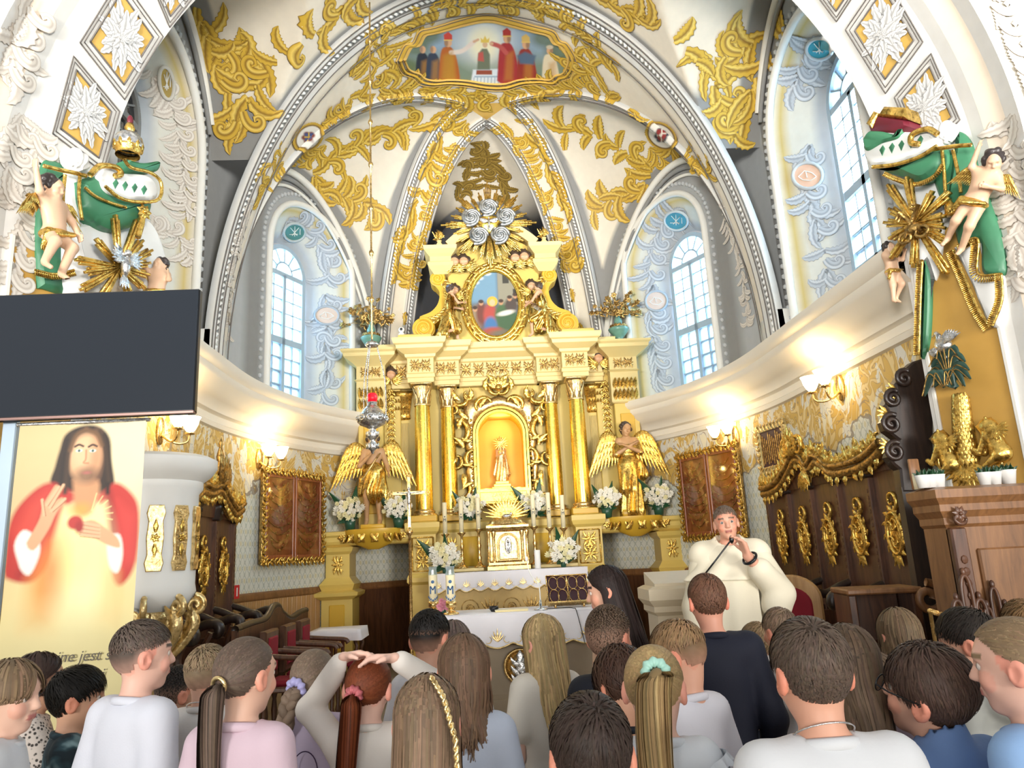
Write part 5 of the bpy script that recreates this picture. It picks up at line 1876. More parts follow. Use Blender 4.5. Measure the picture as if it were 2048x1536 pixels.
  # oval picture
op=bpy.data.objects.new('oval_picture',None); COL.objects.link(op); op.parent=altar; op.location=(0,0,5.58-ZF)
oc=A([0,5.58])
cv=Canvas(-.42,.42,5.0,6.16,120,160,'#5b6066')
cv.poly([(-.5,5.6),(.05,5.6),(.05,6.3),(-.5,6.3)],'#6f93ab',.08).poly([(.06,5.55),(.5,5.55),(.5,6.3),(.06,6.3)],'#8e8a78',.02)
cv.poly([(.14,5.92),(.24,5.92),(.24,6.1),(.14,6.1)],'#3b3a34',.01).poly([(.3,5.6),(.4,5.6),(.4,5.82),(.3,5.82)],'#33322e',.01)
for x,y,r in ((-.3,5.95,.06),(-.22,6.02,.05),(-.1,6.1,.06),(-.35,5.88,.05)):
  cv.ell(x,y,r,r*.6,'#d8dcdc',.03,.9)
for x,y,sx,sy,c in ((-.3,5.35,.09,.2,'#8b7a62'),(-.22,5.42,.08,.2,'#6d3c32'),(-.08,5.38,.11,.2,'#a8483f'),(.12,5.36,.13,.22,'#47623f'),(.2,5.3,.16,.2,'#3e5a3d'),(.26,5.55,.1,.12,'#4b403a'),(-.08,5.22,.1,.14,'#3f6ea0'),(-.05,5.12,.16,.07,'#a04a38'),(.1,5.08,.2,.06,'#6b6352')):
  cv.ell(x,y,sx,sy,c,.05)
cv.ell(-.04,5.62,.085,.085,'#d9a93f',.01).ell(-.04,5.60,.045,.055,'#d7ad88',.015)
for x,y in ((-.22,5.6),(.1,5.6),(.24,5.66),(-.32,5.5),(.33,5.7)):
  cv.ell(x,y,.035,.045,'#b58a68',.015).ell(x,y+.025,.04,.03,'#41332a',.015)
cv.ell(.17,5.42,.13,.04,'#ddd8cc',.03,1,.2)
e=((cv.X-oc[0])/.375)**2+((cv.Y-oc[1])/.535)**2<1.0
V=np.stack([cv.X,np.full(cv.X.shape,.05),cv.Y],-1); F=grid_faces(*cv.X.shape); F=F[e.ravel()[F].all(1)]
m=M(); m.add((V.reshape(-1,3),F),TA,c=cv.I.reshape(-1,3)); apart('painting',m,'vcol_print',op,color=True)
t=np.linspace(0,2*pi,64,endpoint=False)
m=M(); m.add(tube(np.stack([.41*np.cos(t),np.full(64,.04),oc[1]+.575*np.sin(t)],1),.04,8,True),TA); m.add(tube(np.stack([.52*np.cos(t),np.full(64,.06),oc[1]+.69*np.sin(t)],1),.03,8,True),TA)
apart('inner_frame',m,'gold_smooth',op)
m=M()
for k in range(44):
  a=2*pi*k/44; x,z=.465*cos(a),.632*sin(a)
  m.add(leaf(0,0,a+pi/2+.5*(-1)**k,.12,.035,.4*(-1)**k,2,.7,.3,7),TA @ Tm((x,.03,oc[1]+z)))
m.add(tube(np.stack([.465*np.cos(t),np.full(64,.055),oc[1]+.632*np.sin(t)],1),.05,8,True),TA)
apart('leaf_frame',m,'gold',op)
MT['cloud_paint']=gilt('silvered_cloud',(.62,.64,.65),.42,(.16,.18,.19),.3,20,.9)
# glory of rays with clouds and dove
gl=bpy.data.objects.new('glory',None); COL.objects.link(gl); gl.parent=altar; gl.location=(0,0,6.9-ZF)
gc=A([-.04,6.92]); m=M(); rs=np.random.RandomState(11)
for k in range(24):
  a=2*pi*k/24+pi/2
  L=(.78 if k%6==0 else .70 if k%3==0 else .56+.1*rs.rand())
  for q in range(-1 if k%3 else -2,2 if k%3 else 3):
    a2=a+q*.045
    p0,p1=gc+A([cos(a2),sin(a2)])*.2,gc+A([cos(a2),sin(a2)])*L*(1-.1*abs(q))
    nr=A([-sin(a2),cos(a2)])*.011
    poly=[p0-nr,p1-nr*.9,p1+nr*.9,p0+nr]
    m.add(prism(poly,-.05-.01*(q==0),-.02,.004),TA)
apart('ray',m,'gold',gl)
for k in range(6):
  a=pi/2+k*2*pi/6+(.0 if k else 0)
  if k==3:
    a=None
  cs=[(90,.27),(160,.30),(20,.30),(232,.28),(308,.28),(190,.25)][k]
  if k==5:
    continue
  x,z=gc+A([cos(radians(cs[0])),sin(radians(cs[0]))])*cs[1]
  m=M()
  m.add(ellipsoid((x,-.06,z),(.15,.07,.14),16,10),TA)
  for j in range(3):
    P=spiral(x,z,.15,.02,j*2.1,1.15,26)
    yy=-.065-.06*np.sqrt(np.clip(1-((P[:,0]-x)**2+(P[:,1]-z)**2)/.15**2,0,1))
    m.add(tube(np.stack([P[:,0],yy,P[:,1]],1),np.linspace(.03,.018,26),7),TA)
  apart('cloud',m,'cloud_paint',gl)
m=M(); m.add(prism([(gc[0]+.2*cos(a)*(1 if sin(a)>-.2 else .75),gc[1]+.02+.2*sin(a)*(.6 if sin(a)>0 else 1.0)) for a in np.linspace(0,2*pi,24,endpoint=False)],-.09,-.02,.02),TA); apart('gold_heart',m,'gold_smooth',gl)
m=M(); m.add(ellipsoid((gc[0],-.13,gc[1]-.02),(.022,.03,.07),10,8),TA); m.add(ellipsoid((gc[0],-.15,gc[1]+.055),(.016,.02,.018),8,6),TA)
for s in (-1,1):
  for k in range(5):
    m.add(leaf(s*.01,.0,(0 if s>0 else pi)+s*(.35-.18*k),.16-.015*k,.02,-s*.3,1,.5,.1,7),TA @ Tm((gc[0],-.13,gc[1]+.02)))
for k in range(3):
  m.add(leaf(0,-.06,-pi/2+(k-1)*.25,.09,.015,0,1,.5,.1,6),TA @ Tm((gc[0],-.13,gc[1])))
apart('dove',m,'silver',gl)
# cherub heads
def cherub_head(x,y,z,s,par=altar,tilt=0):
  c=bpy.data.objects.new('cherub_head',None); COL.objects.link(c); c.parent=par
  c.location=A([AAX+x,AY+y,z])-A(wloc(par)); c.rotation_euler=(0,tilt,pi)
  S=SDF(axis(-.13,.13,.012),axis(-.13,.14,.012),axis(-.15,.14,.012))
  S.ell((0,0,.0),(.075,.08,.085),.02).ell((0,.025,-.04),(.055,.06,.05),.03).cap((0,.085,.0),(0,.095,-.022),.008,.012,.01)
  S.ell((.035,.06,-.03),(.03,.03,.03),.02).ell((-.035,.06,-.03),(.03,.03,.03),.02)
  V,F=S.mesh(); m=M(); m.add((V*s,F)); m.build('face',MT['skin_paint'],c,world=False)
  V,F=hair_blob(A([0,0,0.]),head_rot(),1.0,2,res=.013); m=M(); m.add((V*s,F)); m.build('hair',MT['hair_paint'],c,world=False)
  m=M()
  for q in (-1,1):
    for k in range(6):
      vf=leaf(.02,-.1,.55-.3*k,.20-.012*k,.03,.4,1,.5,.2,7)
      V,F=vf; V=V*(q,-1,1)+(0,.05,0); m.add((V*s,F))
  m.build('collar_wing',MT['gold'],c,world=False)
for x,y,z,s in ((-.62,0,6.30,1.05),(-.47,0,6.30,1.05),(.36,0,6.33,1.05),(.51,0,6.35,1.05),(-.64,.02,5.82,.95),(.60,.02,5.85,.95),(-1.68,.2,4.52,1.0),(1.62,.2,4.66,1.0)):
  cherub_head(x,y,z,s)
for s in (-1,1):
  m=M()
  for k in range(10):
    m.add(leaf(s*.63,5.72,-pi/2+(k-4.5)*.28,.16+.05*(k%3),.035,.4*(-1)**k,2,.6,.4,8),TA @ Tm((0,.06,0)))
  apart('leaf_pendant',m,'gold')
  # --- bracket shelves and outer pedestals under the angels
for s in (-1,1):
  m=M()
  m.add(moulding([(0,1.90),(.03,1.92),(.05,1.96),(.05,2.02),(.08,2.05),(.08,2.10),(0,2.11)],*sorted((s*1.40,s*2.62)),-.10,.45),TA)
  apart('shelf',m,'altar',smooth=False)
  m=M(); t=np.linspace(0,pi,25)
  V=[]
  for rr,z in ((.42,2.12),(.42,2.06),(.36,2.0),(.24,1.90),(.08,1.83)):
    V.append(np.stack([s*1.93+rr*np.cos(t),-.10-rr*.6*np.sin(t),np.full(25,z)],1))
  m.add((np.concatenate(V),grid_faces(5,25)),TA); m.add((np.concatenate([V[0],A([[s*1.93,-.1,2.12]])]),A([(i,i+1,25) for i in range(24)])),TA)
  br=apart('bracket',m,'altar_ye')
  m=M()
  for k in range(13):
    a=pi*(k+.5)/13
    m.add(leaf(0,0,-pi/2+.5*(-1)**k,.16,.045,.6*(-1)**k,3,.7,-.2,8),TA @ Tm((s*1.93+.40*cos(a),-.10-.25*sin(a),2.05),a-pi/2))
  m.add(rosette(s*1.5,2.02,.07,6,-.17),TA); m.add(rosette(s*2.38,2.02,.07,6,-.17),TA)
  apart('bracket_leaf',m,'gold',br)
  m=M(); m.add(moulding([(.12,ZF),(.12,.28),(.08,.33),(.05,.38),(.05,1.15),(.13,1.20),(.14,1.25),(.05,1.28),(.08,1.36),(.03,1.42),(0,1.46),(0,1.78),(.04,1.82),(.06,1.88),(0,1.9)],*sorted((s*2.28,s*2.62)),-.10,.45),TA)
  apart('outer_pedestal',m,'altar',smooth=False)
  m=M(); m.add(cham(*sorted((s*2.34,s*2.56)),-.165,-.13,.45,1.08,.01),TA); apart('inset_panel',m,'altar_ye',smooth=False)
  m=M(); add_m(m,orn_rect(.2,.3),TA @ Tm((s*2.45,-.11,1.63))); apart('carved_panel',m,'gold')
  # silver-gold vases with flower sprays on the wings
MT['vase_green']=paint('sea_green_glaze',rgb('#6f9a8c'),.25,.15,12)
for i,s in enumerate((-1,1)):
  v=thing('vase',('sea-green urn with gilded carved bouquet on the altar wing behind the hanging silver lamp','sea-green urn with gilded carved bouquet on the altar wing facing the priest')[i],'vase',(AAX+s*1.99,AY+.2,4.885),0,'urns on the altar wings')
  m=M(); m.add(lathe([(0,0),(.10,0),(.10,.03),(.06,.05),(.05,.08),(.09,.12),(.15,.20),(.17,.24),(.15,.26),(.06,.28),(.05,.30),(.07,.36),(.06,.40),(.035,.44),(.05,.5)],20)); m.build('urn',MT['vase_green'],v,world=False)
  m=M(); rs=np.random.RandomState(8+i)
  for k in range(12):
    a=2*pi*k/12
    m.add(rosette(0,0,.05,6),Tm((.13*sin(a),-.13*cos(a),.27),a))
  for k in range(34):
    a,el,L=rs.uniform(0,2*pi),rs.uniform(.1,1.2),rs.uniform(.2,.48)
    d=A([cos(a)*cos(el),sin(a)*cos(el)*.5,sin(el)])
    m.add(tube(A([(0,0,.45),A([0,0,.45])+d*L*.6+(0,0,.04),A([0,0,.45])+d*L]),.006,5))
    e=A([0,0,.45])+d*L
    m.add(rosette(0,0,rs.uniform(.035,.065),6),Tm(e,rs.uniform(-.6,.6),1,rs.uniform(-.4,.4)))
    m.add(leaf(0,0,rs.uniform(0,6.2),.10,.022,.4,2,.5,.2,7),Tm(A([0,0,.45])+d*L*.7,rs.uniform(-.6,.6)))
  m.build('carved_bouquet',MT['gold_dark'],v,world=False)
  # big angels
angL=statue('angel_statue','gilded angel with bare legs and a hand on its breast, under the silver hanging lamp','statue',(AAX-1.93,AY-.12,2.19),pi,1.34,
  joints(1,elR=(.19,.06,.86),haR=(.03,.13,1.0),elL=(-.22,.04,.84),haL=(-.25,.16,.74),knR=(.09,.06,.40),ftL=(-.09,-.04,.08),ftR=(.10,.0,.08)),head_rot(0,-8,5),mats=('skin_gold','gold','hair_paint'),res=.013,
  drape=[('ell',(0,.0,.78),(.15,.11,.15)),('cap',(-.02,0,.74),(-.03,.0,.48),.15,.17,{'fold': (9,.03)}),('cap',(-.1,-.03,.7),(-.17,-.05,.28),.09,.05,{'fold': (5,.03)}),('cap',(.13,0,1.04),(-.12,.06,.80),.035,.05),('cap',(.16,-.03,.66),(.2,-.05,.45),.06,.04)],
  wings=[(1,(.13,-.09,1.08),.72,.12),(-1,(-.13,-.09,1.08),.72,-.12)])
m=M(); m.add(cham(-.17,.17,-.13,.13,-.07,-.005,.01)); m.build('plinth',MT['altar_ye'],angL,world=False)
m=M(); m.add(tube(A([(-.13,.15,1.02),(.14,.2,.62)]),.012,6)); m.build('sash',MT['gold_pale'],angL,world=False)
angR=statue('angel_statue','gilded robed angel with arms crossed on its breast beside the white bouquets','statue',(AAX+1.90,AY-.12,2.19),pi,1.34,
  joints(1,elR=(.19,.06,.86),haR=(-.06,.13,1.0),elL=(-.19,.06,.88),haL=(.05,.14,.98)),head_rot(10,-5,-12),mats=('skin_gold','gold','hair_paint'),res=.013,seed=4,
  drape=[('ell',(0,.0,.93),(.14,.10,.14)),('ell',(0,.0,.76),(.15,.11,.12)),('cap',(0,0,.70),(.0,.03,.03),.14,.17,{'fold': (9,.035)}),('cap',(.1,.03,.68),(.05,.1,.35),.08,.1,{'fold': (6,.03)}),('cap',(-.16,.0,.72),(-.2,.0,.55),.06,.08,{'fold': (6,.02)}),('cap',(.16,0,1.0),(.18,.05,.86),.055,.05),('cap',(-.16,0,1.0),(-.18,.05,.88),.055,.05)],
  wings=[(1,(.13,-.09,1.08),.72,.10),(-1,(-.13,-.09,1.08),.72,-.10)])
m=M(); m.add(cham(-.17,.17,-.13,.13,-.07,.03,.01)); m.build('plinth',MT['altar_ye'],angR,world=False)
# kneeling angels beside the oval picture
for i,s in enumerate((-1,1)):
  Jk=joints(1,pel=(0,-.05,.62),hipL=(-.07,-.05,.62),hipR=(.07,-.05,.62),belly=(0,-.02,.75),knL=(-.09,.22,.42),knR=(.09,.15,.25),ftL=(-.1,.2,.08),ftR=(.1,-.22,.10),elR=(.2,.12,.86),haR=(.12,.30,.92),elL=(-.16,.14,.86),haL=(-.08,.3,.82))
  an=statue('kneeling_angel',('kneeling gilded angel in a blue cap holding a staff beside the oval painting','kneeling gilded angel with one raised wing and white sash beside the oval painting')[i],'statue',(AAX+s*.70,AY-.16,4.965),-s*2.0+(pi if s>0 else pi),.86,
    Jk,head_rot(0,-15,0),mats=('skin_paint','gold','hair_paint'),res=.012,seed=9+i,
    drape=[('ell',(0,-.02,.84),(.14,.1,.18)),('ell',(0,-.03,.62),(.16,.13,.12)),('cap',(-.07,-.02,.6),(-.09,.2,.40),.10,.09,{'fold': (7,.03)}),('cap',(.06,-.05,.6),(.08,.1,.22),.11,.12,{'fold': (7,.03)}),('cap',(.05,-.15,.5),(.08,-.25,.08),.10,.13,{'fold': (7,.03)})],
    wings=[(-1 if s>0 else 1,(0,-.12,1.02),.62,(.9 if s>0 else -.3))])
  m=M(); m.add(tube(A([(.14,.30,.55),(.12,.30,1.15)])*.64,.012,6)); m.build('staff',MT['gold'],an,world=False)
  if s<0:
    m=M(); m.add(ellipsoid((0,0.0,.845),(.058,.066,.04))); m.build('cap',paint('blue_cap_paint',rgb('#5b6478'),.5,.1,20),an,world=False)
  else:
    m=M(); m.add(tube(bez([(.09,.06,.55),(.0,.12,.50),(-.09,.05,.45),(-.14,-.05,.36)],16),.035,8,flat=.5)); m.build('sash',MT['silver'],an,world=False)
    # ------------------------------------------------------------------ altar tables, cloths, candles, flowers
def cloth(parent,x0,x1,y0,y1,z,drop,per,seed=0,sides=True,dropside=None):
  """A linen cloth over a table: top, rippled front and side drops with a scalloped hem, gold embroidery."""
  n=int((x1-x0)/per*12)+1
  xs=np.linspace(x0,x1,n)
  k=np.linspace(0,1,9)
  hem=drop-.045*np.abs(np.sin((xs-x0)/per*pi))*-1-.02
  rip=.012*np.sin((xs-x0)*14+seed)+.008*np.sin((xs-x0)*31+seed)
  V=np.stack([np.broadcast_to(xs[:,None],(n,9)),y0-.012-rip[:,None]*k[None]-.02*k[None],z+.006-hem[:,None]*k[None]],-1)
  m=M(); m.add((V.reshape(-1,3),grid_faces(n,9)))
  m.add(cham(x0-.005,x1+.005,y0-.014,y1+.005,z+.001,z+.010,.003))
  if sides:
    for x,s in ((x0,-1),(x1,1)):
      ys=np.linspace(y0,y1,14)
      V=np.stack([x+s*(.01+.02*k[None]+.01*np.sin(ys*20)[:,None]*k[None]),np.broadcast_to(ys[:,None],(14,9)),z+.006-(dropside or drop)*np.broadcast_to(k[None],(14,9))],-1)
      m.add((V.reshape(-1,3),grid_faces(14,9)))
  o=m.build('tablecloth',MT['linen'],parent)
  m=M()
  for i in range(int((x1-x0)/per)):
    cx=x0+per*(i+.5); zz=z-drop+.05
    for a in (-.9,-.45,0,.45,.9):
      m.add(leaf(cx,zz,pi/2+a,drop*(.42-.12*abs(a)),drop*.035,-a*.5,1,.3,0,7),Tm((0,y0-.042,0)))
    for s in (-1,1):
      m.add(c_scroll(cx+s*per*.22,zz+.005,per*.36,pi/2+s*.4,-s,.035,18,5,y0-.045))
    t=np.linspace(0,pi,9)
  hz=z+.006-hem+.008
  m.add(tube(np.stack([xs,y0-.034-rip,hz],1),.009,5))
  m.build('embroidery',MT['gold_pale'],o)
  return o
  # mensa of the high altar
men=thing('altar_mensa','stone altar mensa with gold embroidered frontal under a scalloped white cloth','altar table',(AAX,10.62,ZF))
m=M(); m.add(moulding([(.05,ZF),(.05,.35),(0,.4),(0,1.36),(.05,1.38),(.05,1.44)],AAX-1.02,AAX+1.02,10.36,10.92)); m.build('table_block',MT['altar'],men,smooth=False)
MT['frontal']=paint('gold_brocade',rgb('#cfae6b'),.55,.12,14)
m=M(); m.add(cham(AAX-.98,AAX+.98,10.335,10.36,.72,1.34,.008)); fr=m.build('frontal',MT['frontal'],men,smooth=False)
m=M()
for i in range(7):
  cx=AAX-.84+.28*i
  t=np.linspace(0,pi,16)
  if i%2==0:
    for a in (-.8,-.4,0,.4,.8):
      m.add(leaf(cx,.92,pi/2+a,.20,.018,-a*.4,1,.3,0,7),Tm((0,10.333,0)))
    m.add(leaf(cx,.90,-pi/2,.1,.02,0,1,.3,0,6),Tm((0,10.333,0)))
  else:
    m.add(tube(xz(spiral(cx,.98,.13,.02,0,1.8,30),10.332),.007,5))
    m.add(rosette(cx,.98,.05,6,10.333))
m.build('embroidery',MT['gold_dark'],fr)
cloth(men,AAX-1.06,AAX+1.06,10.32,10.93,1.44,.23,.19,1)
# gradine: stepped shelf for candles and tabernacle (part of the mensa)
m=M(); m.add(cham(AAX-1.0,AAX-.34,10.80,10.95,1.455,1.50,.006)); m.build('gradine',MT['altar_lt'],men,smooth=False)
m=M(); m.add(cham(AAX+.34,AAX+1.0,10.80,10.95,1.455,1.50,.006)); m.build('gradine',MT['altar_lt'],men,smooth=False)
# tabernacle
tb=thing('tabernacle','brass tabernacle with arched door and shell crest on the high altar','tabernacle',(AAX+.01,10.78,1.456))
TT=Tm((AAX+.01,10.78,1.456))
m=M(); m.add(moulding([(.05,0),(.05,.05),(.03,.07),(.03,.10),(0,.12),(0,.52),(.03,.54),(.05,.58),(.05,.61),(0,.63)],-.25,.25,-.12,.14),TT); m.build('casket',MT['brass'],tb,smooth=False)
for s in (-1,1):
  for x in (.20,.27):
    m=M(); m.add(lathe([(.034,.10),(.034,.13),(.024,.145),(.02,.30),(.021,.45),(.034,.50),(.034,.53)],12),TT @ Tm((s*x,-.135+(x-.2)*.5,0))); m.build('colonnette',MT['brass'],tb)
m=M(); I=A(arch_poly(.13,.14,.48)); m.add(prism(I,-.14,-.11,.01),TT); dr=m.build('door',MT['gold_pale'],tb,smooth=False)
m=M(); m.add(ellipsoid((0,-.145,.33),(.05,.012,.12),14,9),TT); m.add(ellipsoid((0,-.155,.38),(.02,.015,.03),8,6),TT); m.add(cham(-.02,.02,-.165,-.14,.24,.35,.006),TT); m.build('door_relief',MT['silver'],dr)
m=M(); t=np.linspace(0,2*pi,40,endpoint=False); P=A(arch_poly(.145,.13,.495)); m.add(tube(xz(P,-.135),.012,6,True),TT); m.build('door_frame',MT['brass'],dr)
m=M(); m.add(lathe([(.27,.63),(.24,.68),(.15,.73),(.06,.76),(0,.77)],20,0,2*pi,1,.5),TT); m.build('roof',MT['brass'],tb)
m=M()
for k in range(17):
  a=pi*(k+.5)/17
  m.add(leaf(0,.72,a,.30+.05*(k%2),.03,0,1,.6,.3,7),TT @ Tm((0,-.06,0)))
m.build('shell_crest',MT['gold'],tb)
m=M(); m.add(ellipsoid((0,-.10,.74),(.07,.03,.03),10,7),TT); m.add(ellipsoid((.06,-.11,.77),(.022,.02,.02),8,6),TT); m.build('lamb',MT['silver'],tb)
# candles
def glyph_m(m,T,s):
  """The letter M with a ring above, as printed on the candles."""
  for a,b in (((-.5,-1),(-.5,.6)),((-.5,.6),(0,-.2)),((0,-.2),(.5,.6)),((.5,.6),(.5,-1))):
    a,b=A(a)*s,A(b)*s
    d=unit(b-a); nr=A([-d[1],d[0]])*s*.13
    m.add(prism([a-nr,b-nr,b+nr,a+nr],-.0015,.004),T)
  m.add(prism([(s*.35*cos(t),s*1.5+s*.35*sin(t)) for t in np.linspace(0,2*pi,12,endpoint=False)],-.0015,.004),T)
MT['lace']=paint('grey_print',rgb('#7b7a78'),.6,.05,9)
for i,(u,vt,vb,lb) in enumerate(((889.5,1005,1068,'tall printed candle at the outer end of the high altar, beside the processional cross'),(922,998,1065,'tall printed candle second from the outer end, in front of the inner column base'),(956,995,1058,'tall pale candle beside the tabernacle on its cross side'),
  (1066,990,1053,'tall pale candle beside the tabernacle on the priest side'),(1097,985,1055,'tall printed candle second from the tabernacle on the priest side'),(1125,990,1055,'tall printed candle at the outer end behind the low bouquet, priest side'))):
  Yc=10.86
  a,b=at(u,vt,Y=Yc),at(u,vb,Y=Yc)
  x=(a[0]+b[0])/2
  c=thing('altar_candle',lb,'candle',(x,Yc,1.501),0,'tall candles on the high altar')
  zt,zb=a[2]-1.501,b[2]-1.501
  m=M(); m.add(lathe([(0,0),(.085,0),(.085,.015),(.05,.03),(.03,.07),(.02,.10),(.035,.13),(.018,.17),(.018,.26),(.032,.30),(.018,.34),(.018,zb-.06),(.03,zb-.04),(.06,zb-.015),(.06,zb)],14)); m.build('candlestick',MT['brass'],c,world=False)
  m=M(); m.add(lathe([(0,zb),(.033,zb),(.033,zt-.01),(.028,zt),(0,zt)],16)); m.build('wax',MT['candle'],c,world=False)
  m=M(); glyph_m(m,Tm((0,-.0335,zb+(zt-zb)*.45)),.028); m.build('monogram',MT['lace'],c,world=False)
  # flowers
def bloom_mesh(mat,name):
  m=M()
  for ring_,(n,L,z) in enumerate(((9,.048,.0),(7,.038,.012),(5,.024,.02))):
    for k in range(n):
      a=2*pi*(k+.5*ring_)/n
      d,p=A([cos(a),sin(a)]),A([-sin(a),cos(a)])
      V=[(0,0,z),(*(d*L*.55+p*L*.3),z+.008),(*(d*L),z-.012+.02*ring_),(*(d*L*.55-p*L*.3),z+.008)]
      m.add((A(V),A([(0,1,2,3)])))
  me=m.mesh(name); me.materials.append(MT[mat])
  return me
BL=[bloom_mesh('flower','blossom'),bloom_mesh('flower_y','blossom')]
m=M(); m.add(leaf(0,0,pi/2,1.0,.16,.25,1,.25,1.2,9)); LEAFME=m.mesh('leaf_blade'); LEAFME.materials.append(MT['green_leaf'])
m=M()
rs=np.random.RandomState(4)
for k in range(26):
  a=rs.uniform(0,2*pi); m.add(leaf(0,0,pi/2+rs.uniform(-1,1)*.5,.5+.5*rs.rand(),.08,rs.uniform(-.5,.5),2,.3,rs.uniform(.5,3),7),Tm((0,0,0),a,1,rs.uniform(-.2,1.2)))
FERNME=m.mesh('fern_spray'); FERNME.materials.append(MT['green_leaf'])
MT['vase_white']=paint('dark_green_florist_foil',rgb('#2c5540'),.35,.15,12)
def bouquet(p,w,label,n=26,seed=0,tall=2,pot=.16,lean=0.0):
  """A cut-flower arrangement standing at p, about w wide."""
  rs=np.random.RandomState(seed)
  b=thing('flower_bouquet',label,'bouquet',p,0,'white flower bouquets round the high altar')
  m=M(); m.add(lathe([(0,0),(pot*.42,0),(pot*.5,pot*.5),(pot*.62,pot),(0,pot*.95)],14)); m.build('vase',MT['vase_white'],b,world=False)
  o=bpy.data.objects.new('fern_spray',FERNME); COL.objects.link(o); o.parent=b; o.location=(0,0,pot*.8); o.scale=(w*.7,)*3
  for k in range(n):
    a,r=2.4*k,sqrt((k+.5)/n)
    x,z=r*cos(a)*w*.5,r*sin(a)*w*.36
    y=-sqrt(max(0,1-r*r))*w*.32
    o=bpy.data.objects.new('blossom',BL[rs.rand()<.35]); COL.objects.link(o); o.parent=b
    o.location=(x+rs.uniform(-.01,.01),y-.02,pot+w*.34+z)
    o.rotation_euler=(pi/2+rs.uniform(-.5,.3)-z/w,0,-x/w*1.6+rs.uniform(-.3,.3))
    s=rs.uniform(.85,1.3)*w/.42*.9
    o.scale=(s,s,s)
  for k in range(tall):
    o=bpy.data.objects.new('leaf_blade',LEAFME); COL.objects.link(o); o.parent=b
    o.location=(rs.uniform(-.1,.1)*w,.03,pot*.9)
    o.rotation_euler=(rs.uniform(-.1,.2),(-.5+k*.8/max(1,tall-1))+lean+rs.uniform(-.1,.1),rs.uniform(-.3,.3))
    s=w*rs.uniform(1.0,1.25); o.scale=(s*.75,s*.75,s)
  for k in range(5):
    o=bpy.data.objects.new('leaf_blade',LEAFME); COL.objects.link(o); o.parent=b
    o.location=(0,-.02,pot)
    o.rotation_euler=(rs.uniform(.2,.9),rs.uniform(1.2,2.0)*(-1)**k,0); s=w*.45; o.scale=(s,s,s)
  return b
for k,(u,v,Yb,zb,w,lb) in enumerate((
  (700,1030,11.02,2.115,.44,'white bouquet at the outer end of the shelf beside the bare-legged gilded angel'),(797,1030,11.02,2.115,.42,'white bouquet between the bare-legged angel and the outer altar column'),
  (1213,1008,11.02,2.115,.42,'white bouquet between the robed angel and the outer altar column'),(1316,1005,11.02,2.115,.42,'white bouquet at the outer end of the shelf beside the robed gilded angel'),
  (940,1012,11.12,2.175,.44,'white bouquet below the niche frame behind the candles, cross side'),(1068,1008,11.12,2.175,.44,'white bouquet below the niche frame behind the candles, priest side'))):
  p=at(u,v,Y=Yb)
  bouquet((p[0],Yb,zb),w,lb,26,k+1,2,.15 if k<4 else .07)
p=at(890,1115,Y=10.55); bouquet((p[0],10.52,1.452),.46,'low white bouquet with tall dark leaves on the mensa cloth behind the two printed candles',28,21,2,.08,-.1)
p=at(1125,1105,Y=10.55); bouquet((p[0],10.52,1.452),.44,'low white bouquet on the mensa cloth beside the pillar candle',26,22,2,.08,.3)
p=at(1074,1100,Y=10.5)
c=thing('pillar_candle','plain short white pillar candle on the mensa cloth beside the tabernacle','candle',(p[0],10.5,1.452)); m=M(); m.add(lathe([(0,0),(.042,0),(.042,.245),(.036,.25),(0,.245)],16)); m.build('wax',MT['white'],c,world=False); m=M(); m.add(lathe([(0,.24),(.004,.245),(.004,.27),(0,.272)],6)); m.build('wick',MT['black'],c,world=False)

# celebration table in front
ft=thing('celebration_altar','beige stone celebration table under a white cloth with gold lily hem','altar table',(-.05,8.1,ZF))
MT['stone']=paint('beige_stone',rgb('#a8977e'),.45,.12,5)
m=M(); m.add(cham(-1.0,.95,7.75,8.5,1.0,1.075,.01)); m.build('table_slab',MT['stone'],ft,smooth=False)
m=M(); m.add(moulding([(.06,ZF),(.06,.26),(0,.30),(0,.9),(.06,.96),(.06,1.0)],-.8,.78,7.9,8.4)); m.build('table_base',MT['stone'],ft,smooth=False)
cloth(ft,-1.03,.98,7.73,8.52,1.075,.30,.30,4,True,.34)
p=at(1042,1345,Y=7.86)
em=bpy.data.objects.new('emblem',None); COL.objects.link(em); em.parent=ft; em.location=A([p[0],7.88,p[2]])-A([-.05,8.1,ZF])
m=M(); t=np.linspace(0,2*pi,28,endpoint=False); m.add(lathe([(0,0),(.15,0),(.15,.02),(0,.025)],28),Tm((0,0,0.06),0,1,pi/2)); m.add(tube(np.stack([.16*np.cos(t),np.full(28,-.02),.06+.16*np.sin(t)],1),.014,6,True)); m.build('gold_disc',MT['brass'],em,world=False)
m=M(); m.add(lathe([(.05,-.25),(.09,-.2),(.05,-.14),(.075,-.05),(.05,.03),(.06,.09),(.035,.13),(.045,.17),(.0,.22)],14,0,2*pi,1,.5),Tm((0,-.03,0)))
for k in range(6):
  m.add(leaf(0,-.1+.04*k,pi/2+(-1)**k*1.1,.14,.03,-(-1)**k*.8,2,.6,.3,8),Tm((0,-.05,0)))
m.build('silver_relief',MT['silver'],em,world=False)
# carpeted steps beside the table
for k in range(3):
  m=M(); m.add(cham(.82,1.5,7.55+.22*k,8.4,ZF+.001+.15*k,ZF+.15*(k+1),.01)); st=tag(m.build('carpeted_step',MT['stone'],None,smooth=False),('lowest','middle','topmost')[k]+' of three stone steps with a red runner beside the celebration table','step','carpeted steps')
  m=M(); m.add(cham(.90,1.45,7.535+.22*k,7.76+.22*k,ZF+.15*(k+1)+.001,ZF+.15*(k+1)+.012,.004)); m.add(cham(.90,1.45,7.535+.22*k,7.548+.22*k,ZF+.15*k+.06,ZF+.15*(k+1)+.005,.004)); m.build('red_runner',MT['velvet'],st,smooth=False)
